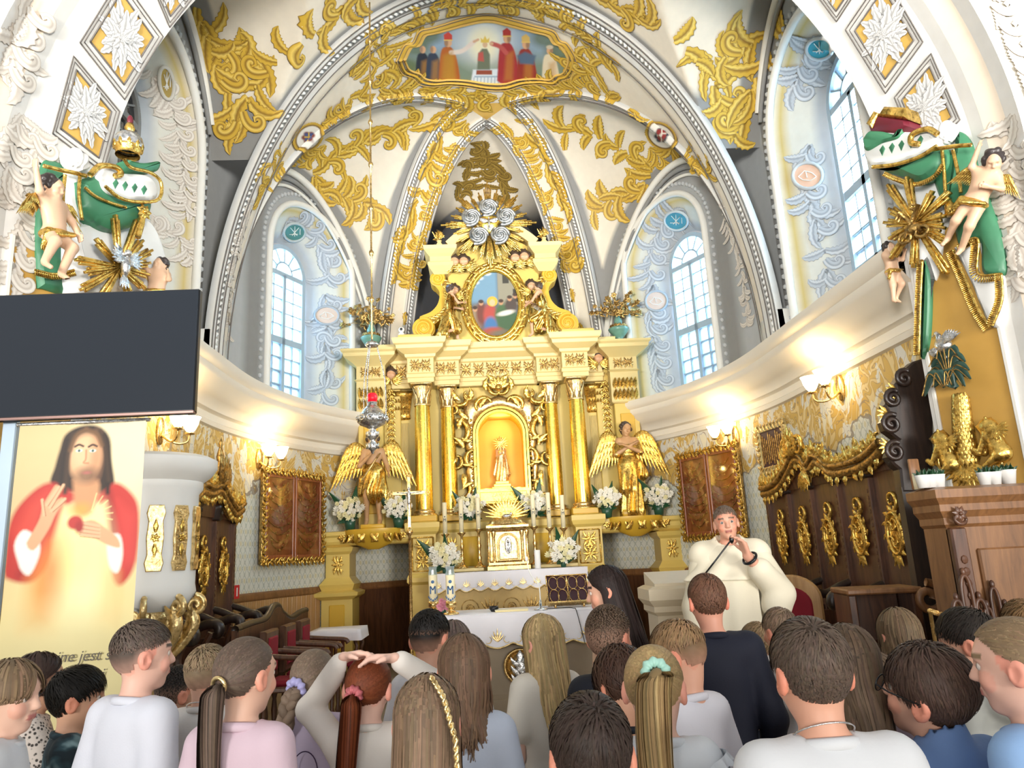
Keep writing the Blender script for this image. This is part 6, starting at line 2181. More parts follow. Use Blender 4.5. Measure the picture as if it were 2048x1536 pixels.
  # two big printed candles at the end of the table
for k,(u,vt,vb,Yc,lb) in enumerate(((867,1150,1212,8.38,'thick candle with blue monogram at the far corner of the celebration table'),(902,1150,1212,7.98,'thick candle with blue monogram at the near corner of the celebration table'))):
  a=at(u,vt,Y=Yc); b=at(u,vb,Y=Yc)
  c=thing('printed_candle',lb,'candle',(b[0],Yc,1.087),0,'thick printed candles on the celebration table')
  zb,zt=max(.06,b[2]-1.087),a[2]-1.087
  m=M(); m.add(lathe([(0,0),(.085,0),(.08,.012),(.04,.03),(.022,zb*.5),(.03,zb*.7),(.055,zb-.005),(.055,zb+.05),(0,zb+.05)],18)); m.build('brass_foot',MT['brass'],c,world=False)
  m=M(); m.add(lathe([(0,zb),(.048,zb),(.048,zt),(.043,zt+.005),(0,zt)],20)); w=m.build('wax',MT['candle'],c,world=False)
  m=M(); glyph_m(m,Tm((0,-.0485,zb+(zt-zb)*.55)),.05)
  for q in range(7):
    m.add(prism([(.05*sin((q-3)*.4)*.9+.012*cos(t),zb+.06+.012*abs(q-3)+.012*sin(t)) for t in np.linspace(0,2*pi,8,endpoint=False)],-.002,.004),Tm((0,-.0475*cos((q-3)*.4),0)))
  m.build('blue_print',MT['blue_print'],c,world=False)
  m=M(); m.add(lathe([(.047,zt-.005),(.05,zt+.01),(.04,zt+.05),(.048,zt+.09),(.046,zt+.09),(.038,zt+.05),(.045,zt+.005)],18)); m.build('glass_follower',MT['pane'],c,world=False)
  # small pink flowers between them
p=at(886,1215,Y=8.2)
b=thing('pink_flowers','small posy of pink roses between the two thick printed candles','posy',(p[0],8.2,1.087))
PK=bloom_mesh('flower','pink_blossom'); PK.materials.clear(); PK.materials.append(paint('pink_petals',rgb('#d98a9c'),.6,.1,20))
m=M(); m.add(lathe([(0,0),(.03,0),(.035,.05),(0,.05)],10)); m.build('vase',MT['vase_white'],b,world=False)
for k in range(9):
  o=bpy.data.objects.new('pink_blossom',PK); COL.objects.link(o); o.parent=b; a=2.4*k
  o.location=(.022*sqrt(k)*cos(a),-.02,.08+.02*sqrt(k)*sin(a)); o.rotation_euler=(pi/2,0,0); o.scale=(.7,)*3
  # missal on its stand
ms=thing('missal_stand','burgundy missal on a brass lattice stand on the celebration table','book stand',(.50,8.1,1.087),.0)
Tn=Tm((.50,8.1,1.087)) @ Tm((0,0,.04),0,1,-.55)
m=M(); m.add(cham(-.22,.22,.01,.04,.0,.34,.006),Tn); m.build('missal',paint('burgundy_leather',rgb('#3a1622'),.4,.1,9),ms,smooth=False)
m=M()
for a,b in (((-.22,0),(.22,0)),((-.22,.33),(.22,.33)),((-.22,0),(-.22,.33)),((.22,0),(.22,.33)),((0,0),(0,.33))):
  m.add(tube(A([(a[0],0,a[1]),(b[0],0,b[1])]),.008,6),Tn)
for s in (-1,1):
  for z in (.09,.24):
    for x in (.06,.15):
      m.add(tube(xz(A([(s*x+.05*cos(t),z+.075*sin(t)) for t in np.linspace(0,2*pi,16,endpoint=False)]),0),.004,5,True),Tn)
m.add(cham(-.23,.23,-.07,.02,-.02,-.005,.004),Tn)
m.build('lattice',MT['brass'],ms)
m=M()
for x in (-.15,.15):
  m.add(tube(A([(x,-.02,.0),(x,-.02,.05)]),.012,7),Tm((.50,8.1,1.087))); m.add(tube(A([(x,.16,.0),(x,.16,.22)]),.008,7),Tm((.50,8.1,1.087)))
m.build('stand_foot',MT['brass'],ms)
for lbl,x,y,c,w,h in (('slim white booklet lying on the celebration table cloth',-.12,8.0,'#e9d9a0',.34,.02),('small round black bowl on the celebration table cloth',-.30,8.05,'#15161a',.05,.06)):
  if w>.1:
    b=thing('booklet',lbl,'booklet',(x,y,1.087)); m=M(); m.add(cham(-w/2,w/2,-.1,.1,0,h*.8,.003)); m.build('pages',paint('booklet_paper',rgb(c),.6,.05,9),b,world=False,smooth=False); m=M(); m.add(cham(-w/2-.004,w/2+.004,-.104,.104,h*.8,h,.002)); m.build('cover',paint('booklet_cover',rgb('#efe6c8'),.6,.05,9),b,world=False,smooth=False)
  else:
    b=thing('bowl',lbl,'bowl',(x,y,1.087)); m=M(); m.add(lathe([(0,0),(.03,0),(.05,.03),(.045,.055),(.04,.055),(.043,.03),(0,.01)],16)); m.build('bowl_body',MT['black'],b,world=False)
    # altar microphone
p=at(1082,1222,Y=7.9); q=at(1053,1118,Y=7.9)
mc=thing('table_microphone','thin white gooseneck microphone standing on the celebration table','microphone',(p[0],7.9,1.087))
m=M(); m.add(lathe([(0,0),(.07,0),(.07,.012),(.015,.02),(.012,.10),(0,.10)],18)); m.build('base',MT['silver'],mc,world=False)
L=bez([(0,0,.1),(-.01,0,.25),(q[0]-p[0]+.03,0,q[2]-1.087-.15),(q[0]-p[0],0,q[2]-1.087)],14)
m=M(); m.add(tube(L,.006,6)); m.build('gooseneck',MT['white'],mc,world=False)
m=M(); m.add(ellipsoid(L[-1],(.018,.018,.026),10,8)); m.build('capsule',MT['white'],mc,world=False)
m=M(); m.add(tube(bez([(.05,-.02,.01),(.22,-.04,.012),(.32,-.13,.01),(.34,-.22,-.02),(.40,-.235,-.32)],24),.004,5)); m.build('cable',MT['black'],mc,world=False)
# processional cross
p=at(824,1290,Y=9.0); q=at(815,945,Y=9.0)
X0=at(820,1100,Y=9.0)[0]; H=q[2]-ZF
pc=thing('processional_cross','slender brass processional cross standing beside the high altar','cross',(X0,9.0,ZF))
m=M(); m.add(lathe([(0,0),(.16,0),(.15,.03),(.05,.05),(.02,.08),(.016,H-.75),(.03,H-.74),(.04,H-.71),(.03,H-.68),(.014,H-.65),(0,H-.65)],16)); m.build('pole',MT['brass'],pc,world=False)
m=M(); m.add(cham(-.022,.022,-.012,.012,H-.67,H-.05,.005)); m.add(cham(-.2,.2,-.012,.012,H-.27,H-.225,.005))
cr=m.build('cross',MT['brass'],pc,world=False,smooth=False)
m=M()
for cx,cz in ((0,H-.04),(-.21,H-.248),(.21,H-.248)):
  for a in np.linspace(0,2*pi,5)[:4] if cx else np.linspace(0,2*pi,5)[:4]:
    t=np.linspace(0,2*pi,14,endpoint=False)
    m.add(tube(np.stack([cx+.022*cos(a)+.018*np.cos(t),np.zeros(14),cz+.022*sin(a)+.018*np.sin(t)],1),.005,5,True))
m.build('trefoil',MT['brass'],cr,world=False)
S=SDF(axis(-.2,.2,.007),axis(-.06,.02,.007),axis(H-.55,H-.1,.007))
S.ell((0,-.025,H-.2),(.02,.02,.026),.01).cap((0,-.02,H-.25),(0,-.022,H-.36),.026,.02,.02).cap((-.02,-.02,H-.25),(-.15,-.018,H-.235),.01,.007,.01).cap((.02,-.02,H-.25),(.15,-.018,H-.235),.01,.007,.01).cap((0,-.02,H-.36),(.004,-.025,H-.52),.018,.009,.01)
m=M(); m.add(S.mesh()); m.build('corpus',MT['silver'],cr,world=False)
# hanging sanctuary lamp
LY=7.5
p=at(745,855,Y=LY); q=at(737,690,Y=LY); LX=p[0]
zt=at(735,8,Y=LY)[2]
lp=thing('hanging_sanctuary_lamp','embossed silver sanctuary lamp with red light hanging on chains','lamp',(LX,LY,p[2]-.27))
z0=0.0
m=M(); m.add(lathe([(0,0),(.012,.0),(.02,.03),(.045,.05),(.05,.09),(.03,.12),(.03,.14),(.06,.17),(.065,.20),(.05,.23),(.03,.245),(.06,.27),(.13,.30),(.155,.35),(.155,.38),(.12,.41),(.10,.44),(.06,.49),(.045,.50),(.05,.53),(.04,.54)],26)); m.build('bowl',MT['silver'],lp,world=False)
m=M()
for k in range(10):
  a=2*pi*k/10; t=np.linspace(0,2*pi,14,endpoint=False)
  m.add(tube(np.stack([.035*np.cos(t),np.zeros(14),.03*np.sin(t)],1),.009,5,True),Tm((.15*sin(a),-.15*cos(a),.36),a)); m.add(ellipsoid((0,-.01,0),(.018,.012,.016),7,5),Tm((.15*sin(a),-.15*cos(a),.36),a))
  for z in (.19,.07):
    m.add(leaf(0,0,pi/2,.06,.018,0,1,.6,.3,6),Tm((.058*sin(a),-.058*cos(a),z-.02),a))
m.build('embossing',MT['silver'],lp,world=False)
m=M(); m.add(lathe([(0,.53),(.045,.535),(.055,.57),(.05,.61),(.04,.625),(0,.62)],16)); m.build('red_glass',MT['red_glass'],lp,world=False)
zr=q[2]-(p[2]-.27)
for k in range(3):
  a=2*pi*k/3+.3
  m=M(); P=bez([(.14*cos(a),.14*sin(a),.40),(.13*cos(a),.13*sin(a),.40+(zr-.4)*.5),(.05*cos(a),.05*sin(a),zr)],36)
  for i in range(35):
    m.add(ellipsoid((P[i]+P[i+1])/2,(.007,.007,.016),6,4))
  m.build('chain',MT['silver'],lp,world=False)
m=M(); m.add(lathe([(0,zr-.03),(.06,zr-.02),(.075,zr),(.05,zr+.03),(.015,zr+.04),(.01,zr+.06),(0,zr+.06)],16)); m.build('crown_plate',MT['silver'],lp,world=False)
Ht=zt-(p[2]-.27)
prof=[(.010,zr+.05)]
for z in np.linspace(zr+.5,Ht-.5,7):
  prof+=[(.010,z-.04),(.024,z-.02),(.028,z),(.024,z+.02),(.010,z+.04)]
m=M(); m.add(lathe(prof+[(.010,Ht+.02)],10)); m.build('suspension_rod',MT['brass'],lp,world=False)
# ------------------------------------------------------------------ wall furniture
def wall_hit(u,v,off=0.0):
  """Where the view ray through (u, v) meets the chancel wall (plan line), off metres into the room."""
  d=ray(u,v)
  D=np.linspace(0,DMAX,1200)
  P=plan(D,off)[0]-CAM[:2]
  cr=P[:,0]*d[1]-P[:,1]*d[0]
  k=np.nonzero((cr[:-1]*cr[1:]<0) & (P[:-1] @ d[:2]>0))[0][0]
  f=cr[k]/(cr[k]-cr[k+1])
  dd_=D[k]+(D[k+1]-D[k])*f
  p,n=plan(dd_,off)
  t=np.linalg.norm(p-CAM[:2])/np.linalg.norm(d[:2])
  return A([p[0],p[1],CAM[2]+d[2]*t]),dd_,n
def hang_T(c,n):
  """Frame for something hung on the wall at c: local x along the wall (rightwards), -y into the room."""
  return atan2(n[1],n[0])+pi/2
def carved_border(m,w,h,y,s=.07,seed=0):
  """A rocaille border of leaves and scrolls round a w x h rectangle (centred)."""
  rs=np.random.RandomState(seed)
  for ax,L in (('t',w),('b',w),('l',h),('r',h)):
    n=max(3,int(L/s/1.1))
    for i in range(n):
      q=-L/2+L*(i+.5)/n
      x,z,a={'t': (q,h/2,0),'b': (q,-h/2,0),'l': (-w/2,q,pi/2),'r': (w/2,q,pi/2)}[ax]
      m.add(c_scroll(x,z,s*1.5,a+rs.uniform(-.3,.3),(-1)**i,.12,14,5,y))
      for sd in (-1,1):
        m.add(leaf(x,z,a+sd*(.8+.5*rs.rand()),s*1.1,s*.26,-sd*.7,2,.6,.3,7),Tm((0,y-.01,0)))
  for sx in (-1,1):
    for sz in (-1,1):
      m.add(rosette(sx*w/2,sz*h/2,s*.8,7,y))
def votive_case(pl,pr,vt,vb,label,seed):
  (a,_,_),(b,_,_)=wall_hit(*pl,.06),wall_hit(*pr,.06)
  c=(a+b)/2
  w=np.linalg.norm((b-a)[:2])
  zt,zb=vt,vb
  h=zt-zb
  rz=atan2((b-a)[1],(b-a)[0])
  c[2]=(zt+zb)/2
  n=A([sin(rz),-cos(rz)])
  o=thing('votive_case',label,'display case',(c[0]+n[0]*.02,c[1]+n[1]*.02,c[2]),rz,'votive cases on the chancel wall')
  iw,ih=w-.16,h-.16
  m=M(); m.add(cham(-iw/2,iw/2,0,.04,-ih/2,ih/2,.004)); m.build('back_board',MT['wood_red'],o,world=False,smooth=False)
  m=M(); carved_border(m,iw+.05,ih+.05,-.03,.075,seed); m.build('gilded_frame',MT['gold'],o,world=False)
  m=M()
  for x0,x1,z0,z1 in ((-iw/2-.05,-iw/2+.02,-ih/2-.05,ih/2+.05),(iw/2-.02,iw/2+.05,-ih/2-.05,ih/2+.05),(-iw/2-.05,iw/2+.05,ih/2-.02,ih/2+.05),(-iw/2-.05,iw/2+.05,-ih/2-.05,-ih/2+.02)):
    m.add(cham(x0,x1,-.02,.03,z0,z1,.006))
  m.build('frame_moulding',MT['gold_dark'],o,world=False,smooth=False)
  for s in (-1,1):
    m=M(); cx=s*iw/4
    for x0,x1,z0,z1 in ((cx-iw/4+.01,cx-iw/4+.05,-ih/2,ih/2),(cx+iw/4-.05,cx+iw/4-.01,-ih/2,ih/2),(cx-iw/4+.05,cx+iw/4-.05,ih/2-.06,ih/2),(cx-iw/4+.05,cx+iw/4-.05,-ih/2,-ih/2+.06)):
      m.add(cham(x0,x1,-.03,.0,z0,z1,.005))
    d=m.build('door',MT['wood_red'],o,world=False,smooth=False)
    m=M(); rs=np.random.RandomState(seed+3)
    for k in range(9):
      ww=(iw/2-.14)*(.25+.3*sin(pi*(k+1)/10)); z=ih/2-.12-(ih-.25)*k/9
      t=np.linspace(-1,1,14)
      m.add(tube(np.stack([cx+ww*t,np.full(14,-.012),z-.10*(1-t**2)],1),.006,5))
      for q in range(5):
        m.add(ellipsoid((cx+rs.uniform(-ww,ww),-.014,z-rs.uniform(0,.12)),(.014,.008,.016),7,5))
    m.build('votive_chain',MT['gold_dark'],d,world=False)
    m=M(); m.add(box(cx-iw/4+.04,cx+iw/4-.04,-.024,-.021,-ih/2+.05,ih/2-.05)); m.build('glass',MT['case_glass'],d,world=False,smooth=False)
  return o
def _cg():
  t=NT('case_glass')
  tr=t.n('ShaderNodeBsdfTransparent',None,Color=(.97,.95,.95)); gl=t.n('ShaderNodeBsdfGlossy',None,Roughness=.06)
  mx=t.n('ShaderNodeMixShader',None,Fac=.10); t.t.links.new(tr.outputs[0],mx.inputs[1]); t.t.links.new(gl.outputs[0],mx.inputs[2]); t.t.links.new(mx.outputs[0],t.out.inputs['Surface'])
  return t.m
MT['case_glass']=_cg()
votive_case((517,1030),(645,1030),2.95,1.66,'two-door walnut votive case in a gilded carved frame beside the wooden wainscot sign',1)
votive_case((1362,990),(1492,985),3.0,1.70,'two-door walnut votive case in a gilded carved frame behind the priest',2)
def sconce(u,v,label,n=2,s=1.0):
  c,d,nn=wall_hit(u,v,.0)
  rz=hang_T(c,nn)
  o=thing('wall_sconce',label,'wall lamp',(c[0],c[1],c[2]),rz,'lit wall sconces')
  m=M(); m.add(prism([(.07*s*cos(t),.14*s*sin(t)) for t in np.linspace(0,2*pi,20,endpoint=False)],-.03,-.002,.01)); m.build('back_plate',MT['brass'],o,world=False)
  for k in range(n):
    x=(k-(n-1)/2)*.30*s
    L=bez([(0,-.02,-.04),(x*.4,-.14*s,-.12*s),(x*.9,-.22*s,-.10*s),(x,-.24*s,-.02*s)],16)
    m=M(); m.add(tube(L,.010*s,7)); m.add(lathe([(0,0),(.045*s,.005),(.05*s,.02),(.02*s,.03)],12),Tm((x,-.24*s,-.025*s))); arm=m.build('arm',MT['brass'],o,world=False)
    m=M(); m.add(lathe([(.025*s,0),(.05*s,.03*s),(.075*s,.08*s),(.085*s,.13*s),(.10*s,.155*s),(.095*s,.155*s),(.075*s,.12*s),(.06*s,.06*s),(.02*s,.01*s)],18),Tm((x,-.24*s,0))); m.build('glass_shade',MT['glassbulb'],arm,world=False)
  w=Matrix.Rotation(rz,3,'Z') @ Vector((0,-.30*s,.22*s))
  point_light('sconce_bulb',A(c)+A(w),9*s,(1,.74,.38),.09)
  return o
sconce(517,918,'lit brass wall sconce above the walnut case beside the red sign',2,1.0)
sconce(318,862,'lit brass wall sconce partly hidden behind the banner',2,1.0)
sconce(1473,872,'lit brass wall sconce above the walnut case behind the priest',2,1.0)
sconce(1683,775,'lit brass wall sconce above the carved stalls near the palm pier',2,1.0)
# framed relic board beside the stall crest
c,d,nn=wall_hit(1545,895,.05)
rz=hang_T(c,nn)
o=thing('relic_board','small framed board of burgundy relic ribbons hanging above the stalls','framed board',(c[0],c[1],c[2]),rz)
m=M(); m.add(cham(-.3,.3,0,.03,-.24,.24,.004)); m.build('board',paint('burgundy_cloth',rgb('#4b2a30'),.6,.2,14),o,world=False,smooth=False)
m=M()
for k in range(12):
  m.add(cham(-.27+.047*k,-.25+.047*k,-.008,.004,-.2+.02*(k%3),.2-.03*(k%4),.003))
m.build('ribbon',MT['gold_dark'],o,world=False,smooth=False)
m=M(); carved_border(m,.66,.54,-.01,.07,6); m.build('gilded_frame',MT['gold_pale'],o,world=False)
m=M()
for x0,x1,z0,z1 in ((-.35,-.28,-.3,.3),(.28,.35,-.3,.3),(-.35,.35,.22,.3),(-.35,.35,-.3,-.22)):
  m.add(cham(x0,x1,-.015,.03,z0,z1,.005))
m.build('frame_moulding',MT['altar_lt'],o,world=False,smooth=False)
# ------------------------------------------------------------------ choir stalls
def cartouche(m,x,z,s,y,flip=1):
  """Gilded oval cartouche with a curled plume on top."""
  t=np.linspace(0,2*pi,30,endpoint=False)
  m.add(tube(np.stack([x+.105*s*np.cos(t),np.full(30,y),z+.165*s*np.sin(t)],1),.020*s,7,True))
  m.add(tube(np.stack([x+.065*s*np.cos(t),np.full(30,y),z+.115*s*np.sin(t)],1),.011*s,6,True))
  m.add(ellipsoid((x,y+.01,z),(.105*s,.012,.165*s),18,8))
  for k in range(4):
    m.add(c_scroll(x+.03*s*(-1)**k,z-.09*s+.06*s*k,.10*s,.6*(-1)**k,(-1)**k,.1,14,5,y-.015))
  m.add(tube(xz(spiral(x+flip*.02*s,z+.26*s,.085*s,.02*s,-1.3,1.1*flip,22),y),np.linspace(.02,.012,22)*s,6))
  for k in range(12):
    a=2*pi*k/12
    m.add(leaf(x+.10*s*cos(a),z+.155*s*sin(a),a+.4,.085*s,.022*s,.6,2,.6,.3,7),Tm((0,y,0)))
  for k in range(3):
    m.add(leaf(x,z-.16*s,-pi/2+(k-1)*.5,.12*s,.024*s,.3*(k-1),2,.6,.3,7),Tm((0,y,0)))
def stalls(name,label,loc,rz,nb,bw,crest,flip=1,first=0):
  """Choir stalls: local x along the row, backs at y = 0, seats towards -y."""
  st=thing(name,label,'choir stalls',loc,rz,'carved choir stalls')
  H=2.18
  B=lambda m,nm,mt,par=st,**k: m.build(nm,MT[mt],par,world=False,**k)
  for i in range(nb):
    x0,x1=i*bw,(i+1)*bw
    m=M(); m.add(cham(x0+.02,x1-.02,-.0,.04,.45,H,.006)); p=B(m,'back_panel','wood_dark',smooth=False)
    m=M(); cartouche(m,(x0+x1)/2,1.52,1.05,-.025,flip); B(m,'cartouche','gold',p)
    m=M(); m.add(cham(x0+.04,x1-.04,-.46,-.03,.38,.44,.012)); s=B(m,'seat','wood_dark',smooth=False)
    m=M(); m.add(cham(x0+.06,x1-.06,-.45,-.06,.44,.48,.012)); B(m,'cushion','velvet',s,smooth=False)
    m=M(); m.add(cham(x0+.03,x1-.03,-.42,-.38,.02,.38,.006)); B(m,'kick_board','wood_black',smooth=False)
  for i in range(nb+1):
    x=i*bw
    m=M(); m.add(cham(x-.035,x+.035,-.045,.05,.0,2.02,.008));
    for k in range(16):
      m.add(ellipsoid((x,-.047,1.0+.06*k),(.012,.006,.02),6,4))
    p=B(m,'pilaster','wood_dark',smooth=False)
    m=M(); m.add(moulding([(0,2.02),(.015,2.04),(.015,2.14),(.03,2.18)],x-.04,x+.04,-.06,.05)); m.add(rosette(x,2.10,.03,6,-.09)); B(m,'pilaster_cap','wood_black',p)
    # armrest: scrolled S-curve ending in a knob
    L=bez([(x,-.02,1.10),(x,-.14,1.06),(x,-.28,1.00),(x,-.42,1.03),(x,-.50,1.01),(x,-.50,.94),(x,-.45,.92)],26)
    m=M(); m.add(tube(L,np.concatenate([np.linspace(.035,.045,13),np.linspace(.047,.05,8),np.linspace(.045,.025,5)]),9)); ar=B(m,'armrest','wood_black')
    m=M(); L=bez([(x,-.44,.95),(x,-.38,.80),(x,-.42,.62),(x,-.38,.45),(x,-.42,.25),(x,-.40,.0)],22); m.add(tube(L,.035,8)); m.add(cham(x-.02,x+.02,-.40,-.02,.02,.86,.008)); B(m,'divider','wood_dark',smooth=False)
    # crest: serpentine gilded cornice with scrolls and leaves
  C=bez(crest,80)
  m=M()
  m.add(tube(xz(C,-.10),.045,8)); m.add(tube(xz(C+(0,.07),-.13),.03,8)); m.add(tube(xz(C+(0,-.05),-.06),.02,7))
  cr=B(m,'crest_moulding','gold_dark')
  m=M(); k=len(C); V=np.concatenate([xz(C,-.05),xz(np.stack([C[:,0],np.full(k,2.05)],1),-.02)]); m.add((V,grid_faces(2,k))); V=np.concatenate([xz(C,.03),xz(np.stack([C[:,0],np.full(k,2.05)],1),.03)]); m.add((V,grid_faces(2,k))); B(m,'head_board','wood_dark')
  m=M(); rs=np.random.RandomState(2)
  for i in range(2,79,3):
    x,z=C[i]
    m.add(c_scroll(x,z+.13,.2,rs.uniform(-.5,.5)+(pi/2 if i%2 else 0),(-1)**i,.10,16,5,-.12))
    for q in (-1,1):
      m.add(leaf(x,z+.05,pi/2+q*rs.uniform(.2,1.1),rs.uniform(.13,.24),.04,-q*.8,3,.7,.4,9),Tm((0,-.12,0)))
    m.add(leaf(x,z-.03,-pi/2+rs.uniform(-.6,.6),.10,.03,.5,2,.7,.3,7),Tm((0,-.11,0)))
  B(m,'crest_leaf','gold')
  return st,B
def loc_path(pts,X,sgn,o):
  out=[]
  for u,v in pts:
    p=at(u,v,X=X)
    out.append((sgn*(p[1]-o),p[2]-ZF))
  return out
SX=3.08
YR=8.92
cp=loc_path([(1540,988),(1556,985),(1575,972),(1592,945),(1606,920),(1622,925),(1634,942),(1646,925),(1662,930),(1680,945),(1714,942),(1750,928),(1785,898)],SX,-1,YR)
stR,BR=stalls('choir_stalls','dark oak choir stalls with gilded cartouches behind the priest, below the relic board',(SX+.02,YR,ZF),-pi/2,5,.60,cp,1)
# tall central ornament of the crest
m=M(); cx=YR-at(1606,880,X=SX)[1]; cz=at(1606,905,X=SX)[2]-ZF
for k in range(9):
  m.add(leaf(cx,cz,pi/2+(k-4)*.36,.30-.03*abs(k-4),.05,-(k-4)*.12,3,.7,.5,10),Tm((0,-.16,0)))
m.add(tube(xz(spiral(cx-.16,cz+.05,.12,.03,0,1.4,26),-.16),.025,7)); m.add(tube(xz(spiral(cx+.16,cz+.05,.12,.03,pi,-1.4,26),-.16),.025,7)); m.add(ellipsoid((cx,-.17,cz+.05),(.07,.05,.09)))
BR(m,'crest_plume','gold')
m=M()
for k in range(5):
  m.add(leaf(cx+.22,cz-.22,-pi/2+(k-2)*.35,.22,.04,0,2,.7,.4,9),Tm((0,-.16,0)))
BR(m,'crest_pendant','gold')
YL=6.50
cpl=[(YL-YL+.0,2.2)]+[(x,z) for x,z in loc_path([(352,1035),(362,1020),(385,985),(404,990),(425,985),(440,1010),(455,1030),(470,1020)],-3.28,1,YL)]
cpl=[(.0,2.22)]+[p for p in cpl[1:] if p[0]>.2]
stL,BL_=stalls('choir_stalls','dark oak choir stalls with gilded cartouches beside the white pulpit',(-3.30,YL,ZF),pi/2,4,.60,cpl,-1)
m=M(); q=at(430,960,X=-3.25); cx=q[1]-YL; cz=q[2]-ZF
for k in range(9):
  m.add(leaf(cx,cz-.05,pi/2+(k-4)*.3,.34-.03*abs(k-4),.05,-(k-4)*.12,3,.7,.5,10),Tm((0,-.14,0)))
BL_(m,'crest_plume','gold_dark'); m=M(); m.add(lathe([(.06,0),(.10,.06),(.05,.12),(.07,.2),(.03,.3),(.04,.34),(0,.42)],12,0,2*pi,1,.6),Tm((cx,-.1,cz+.05))); BL_(m,'crest_finial','gold_dark')
# dark carved end panel of the stalls towards the pier
YE=5.62
pp=[(1862,985),(1800,985),(1795,940),(1783,930),(1772,915),(1778,895),(1792,880),(1768,862),(1762,845),(1775,830),(1765,812),(1772,795),(1790,790),(1785,770),(1800,745),(1822,725),(1845,718),(1862,730)]
pp=[at(u,v,Y=YE)[[0,2]] for u,v in pp]
ep=thing('stall_end_panel','tall near-black carved wooden end panel behind the palm pier','carved panel',(pp[0][0],YE,ZF))
m=M(); m.add(prism(pp,YE-.04,YE+.06,.015)); m.build('silhouette_board',MT['wood_black'],ep,smooth=False)
m=M(); m.add(box(pp[1][0],pp[0][0]+.05,YE-.03,YE+.05,ZF,pp[0][1]+.05)); m.build('lower_board',MT['wood_black'],ep,smooth=False)
m=M()
for u,v,r in ((1778,800,.07),(1775,850,.08),(1782,905,.08),(1800,760,.07)):
  p=at(u,v,Y=YE); m.add(tube(xz(spiral(p[0],p[2],r,r*.2,1,1.6,24),YE-.06),.02,7))
m.build('scroll',MT['wood_black'],ep)
m=M()
for u,v in ((1772,895),(1768,830),(1785,785)):
  p=at(u,v,Y=YE)
  for k in range(5):
    m.add(leaf(p[0],p[2],pi+(k-2)*.5,.09,.022,.4,2,.6,.3,7),Tm((0,YE-.05,0)))
m.build('gilt_leaf',MT['gold'],ep)
# ------------------------------------------------------------------ piers: palm relief, canopies with putti
def pier_frame(side):
  a=soffit(A([(.5-side*.5+side*.0)]),A([0.0]))[0]
  far,near=A([AX+side*RF,YF]),A([AX+side*RN,YN])
  e1=(near-far)*side
  e1=A([e1[0],e1[1],0])/np.linalg.norm(e1)
  if side<0:
    pass
  n=np.cross(e1,A([0,0,1.]))  # towards the viewer when e1 points right
  return A([far[0],far[1],0.0]),e1,n
PF={s: pier_frame(s) for s in (-1,1)}
def pier_uv(side,u,v,off=.0):
  """Pixel to pier-plane coordinates (x to the right, z up)."""
  o,e1,n=PF[side]
  d=ray(u,v)
  p0=o+n*off
  k=((p0-CAM) @ n)/(d @ n)
  p=CAM+d*k-p0
  return A([p @ e1,p[2]])
class Pier:
  """Draws on a pier: shapes given in photograph pixels become solid pieces standing off the pier face."""
  def __init__(s,side,root):
    s.side,s.root=side,root
    o,e1,n=PF[side]
    s.T=np.eye(4); s.T[:3,0],s.T[:3,1],s.T[:3,2],s.T[:3,3]=e1,-n,(0,0,1),o
  def uv(s,pts,off=0.0):
    return A([pier_uv(s.side,u,v,off) for u,v in pts])
  def slab(s,name,pts,mat,d0,d1=-.002,bev=.02,smooth=0,par=None):
    P=s.uv(pts,d0)
    if smooth:
      P=bez(np.concatenate([P,P[:1]]),smooth)[:-1]
    m=M(); m.add(prism(P,-d0,-d1,bev),s.T)
    return m.build(name,MT[mat],par or s.root,auto=45)
  def cord(s,name,pts,mat,d,r,n=24,par=None,flat=1.0):
    P=bez(s.uv(pts,d),n)
    m=M(); m.add(tube(xz(P,-d),r,8,flat=flat),s.T)
    return m.build(name,MT[mat],par or s.root)
  def fringe(s,name,pts,mat,d,L=.05,par=None,out=1):
    """A gold fringe band along a hem: short vertical threads under a braid."""
    P=bez(s.uv(pts,d),max(8,len(pts)*10))
    dd_=np.concatenate([[0],np.cumsum(np.linalg.norm(np.diff(P,axis=0),axis=1))])
    m=M(); m.add(tube(xz(P,-d),.010,6),s.T)
    for x in np.arange(0,dd_[-1],.014):
      p=A([np.interp(x,dd_,P[:,i]) for i in (0,1)])
      q=A([np.interp(min(x+.01,dd_[-1]),dd_,P[:,i]) for i in (0,1)])-A([np.interp(max(x-.01,0),dd_,P[:,i]) for i in (0,1)])
      q=unit(q); nr=A([q[1],-q[0]])*out
      e=p+nr*L
      m.add(tube(A([(p[0],-d,p[1]),(e[0],-d-.006,e[1])]),[.006,.0075],4),s.T)
    return m.build(name,MT[mat],par or s.root)
def putto(name,label,side,px,scale_px,J,mats,hs=1.28,Rh=None,wings=(),off=.16,rz=0.0,group=None):
  """A chubby carved child hovering before the pier, feet region at pixel px."""
  o,e1,n=PF[side]
  xz_=pier_uv(side,*px,off)
  p=o+n*off+e1*xz_[0]; p[2]=xz_[1]
  return p,atan2(n[1],n[0])-pi/2+rz
MT['flesh']=paint('putto_flesh',rgb('#dcb595'),.45,.08,12)
MT['putto_hair']=paint('putto_dark_hair',rgb('#3a3230'),.4,.2,20)
MT['red_cloth']=paint('crimson_paint',rgb('#6e1f2e'),.45,.15,9)
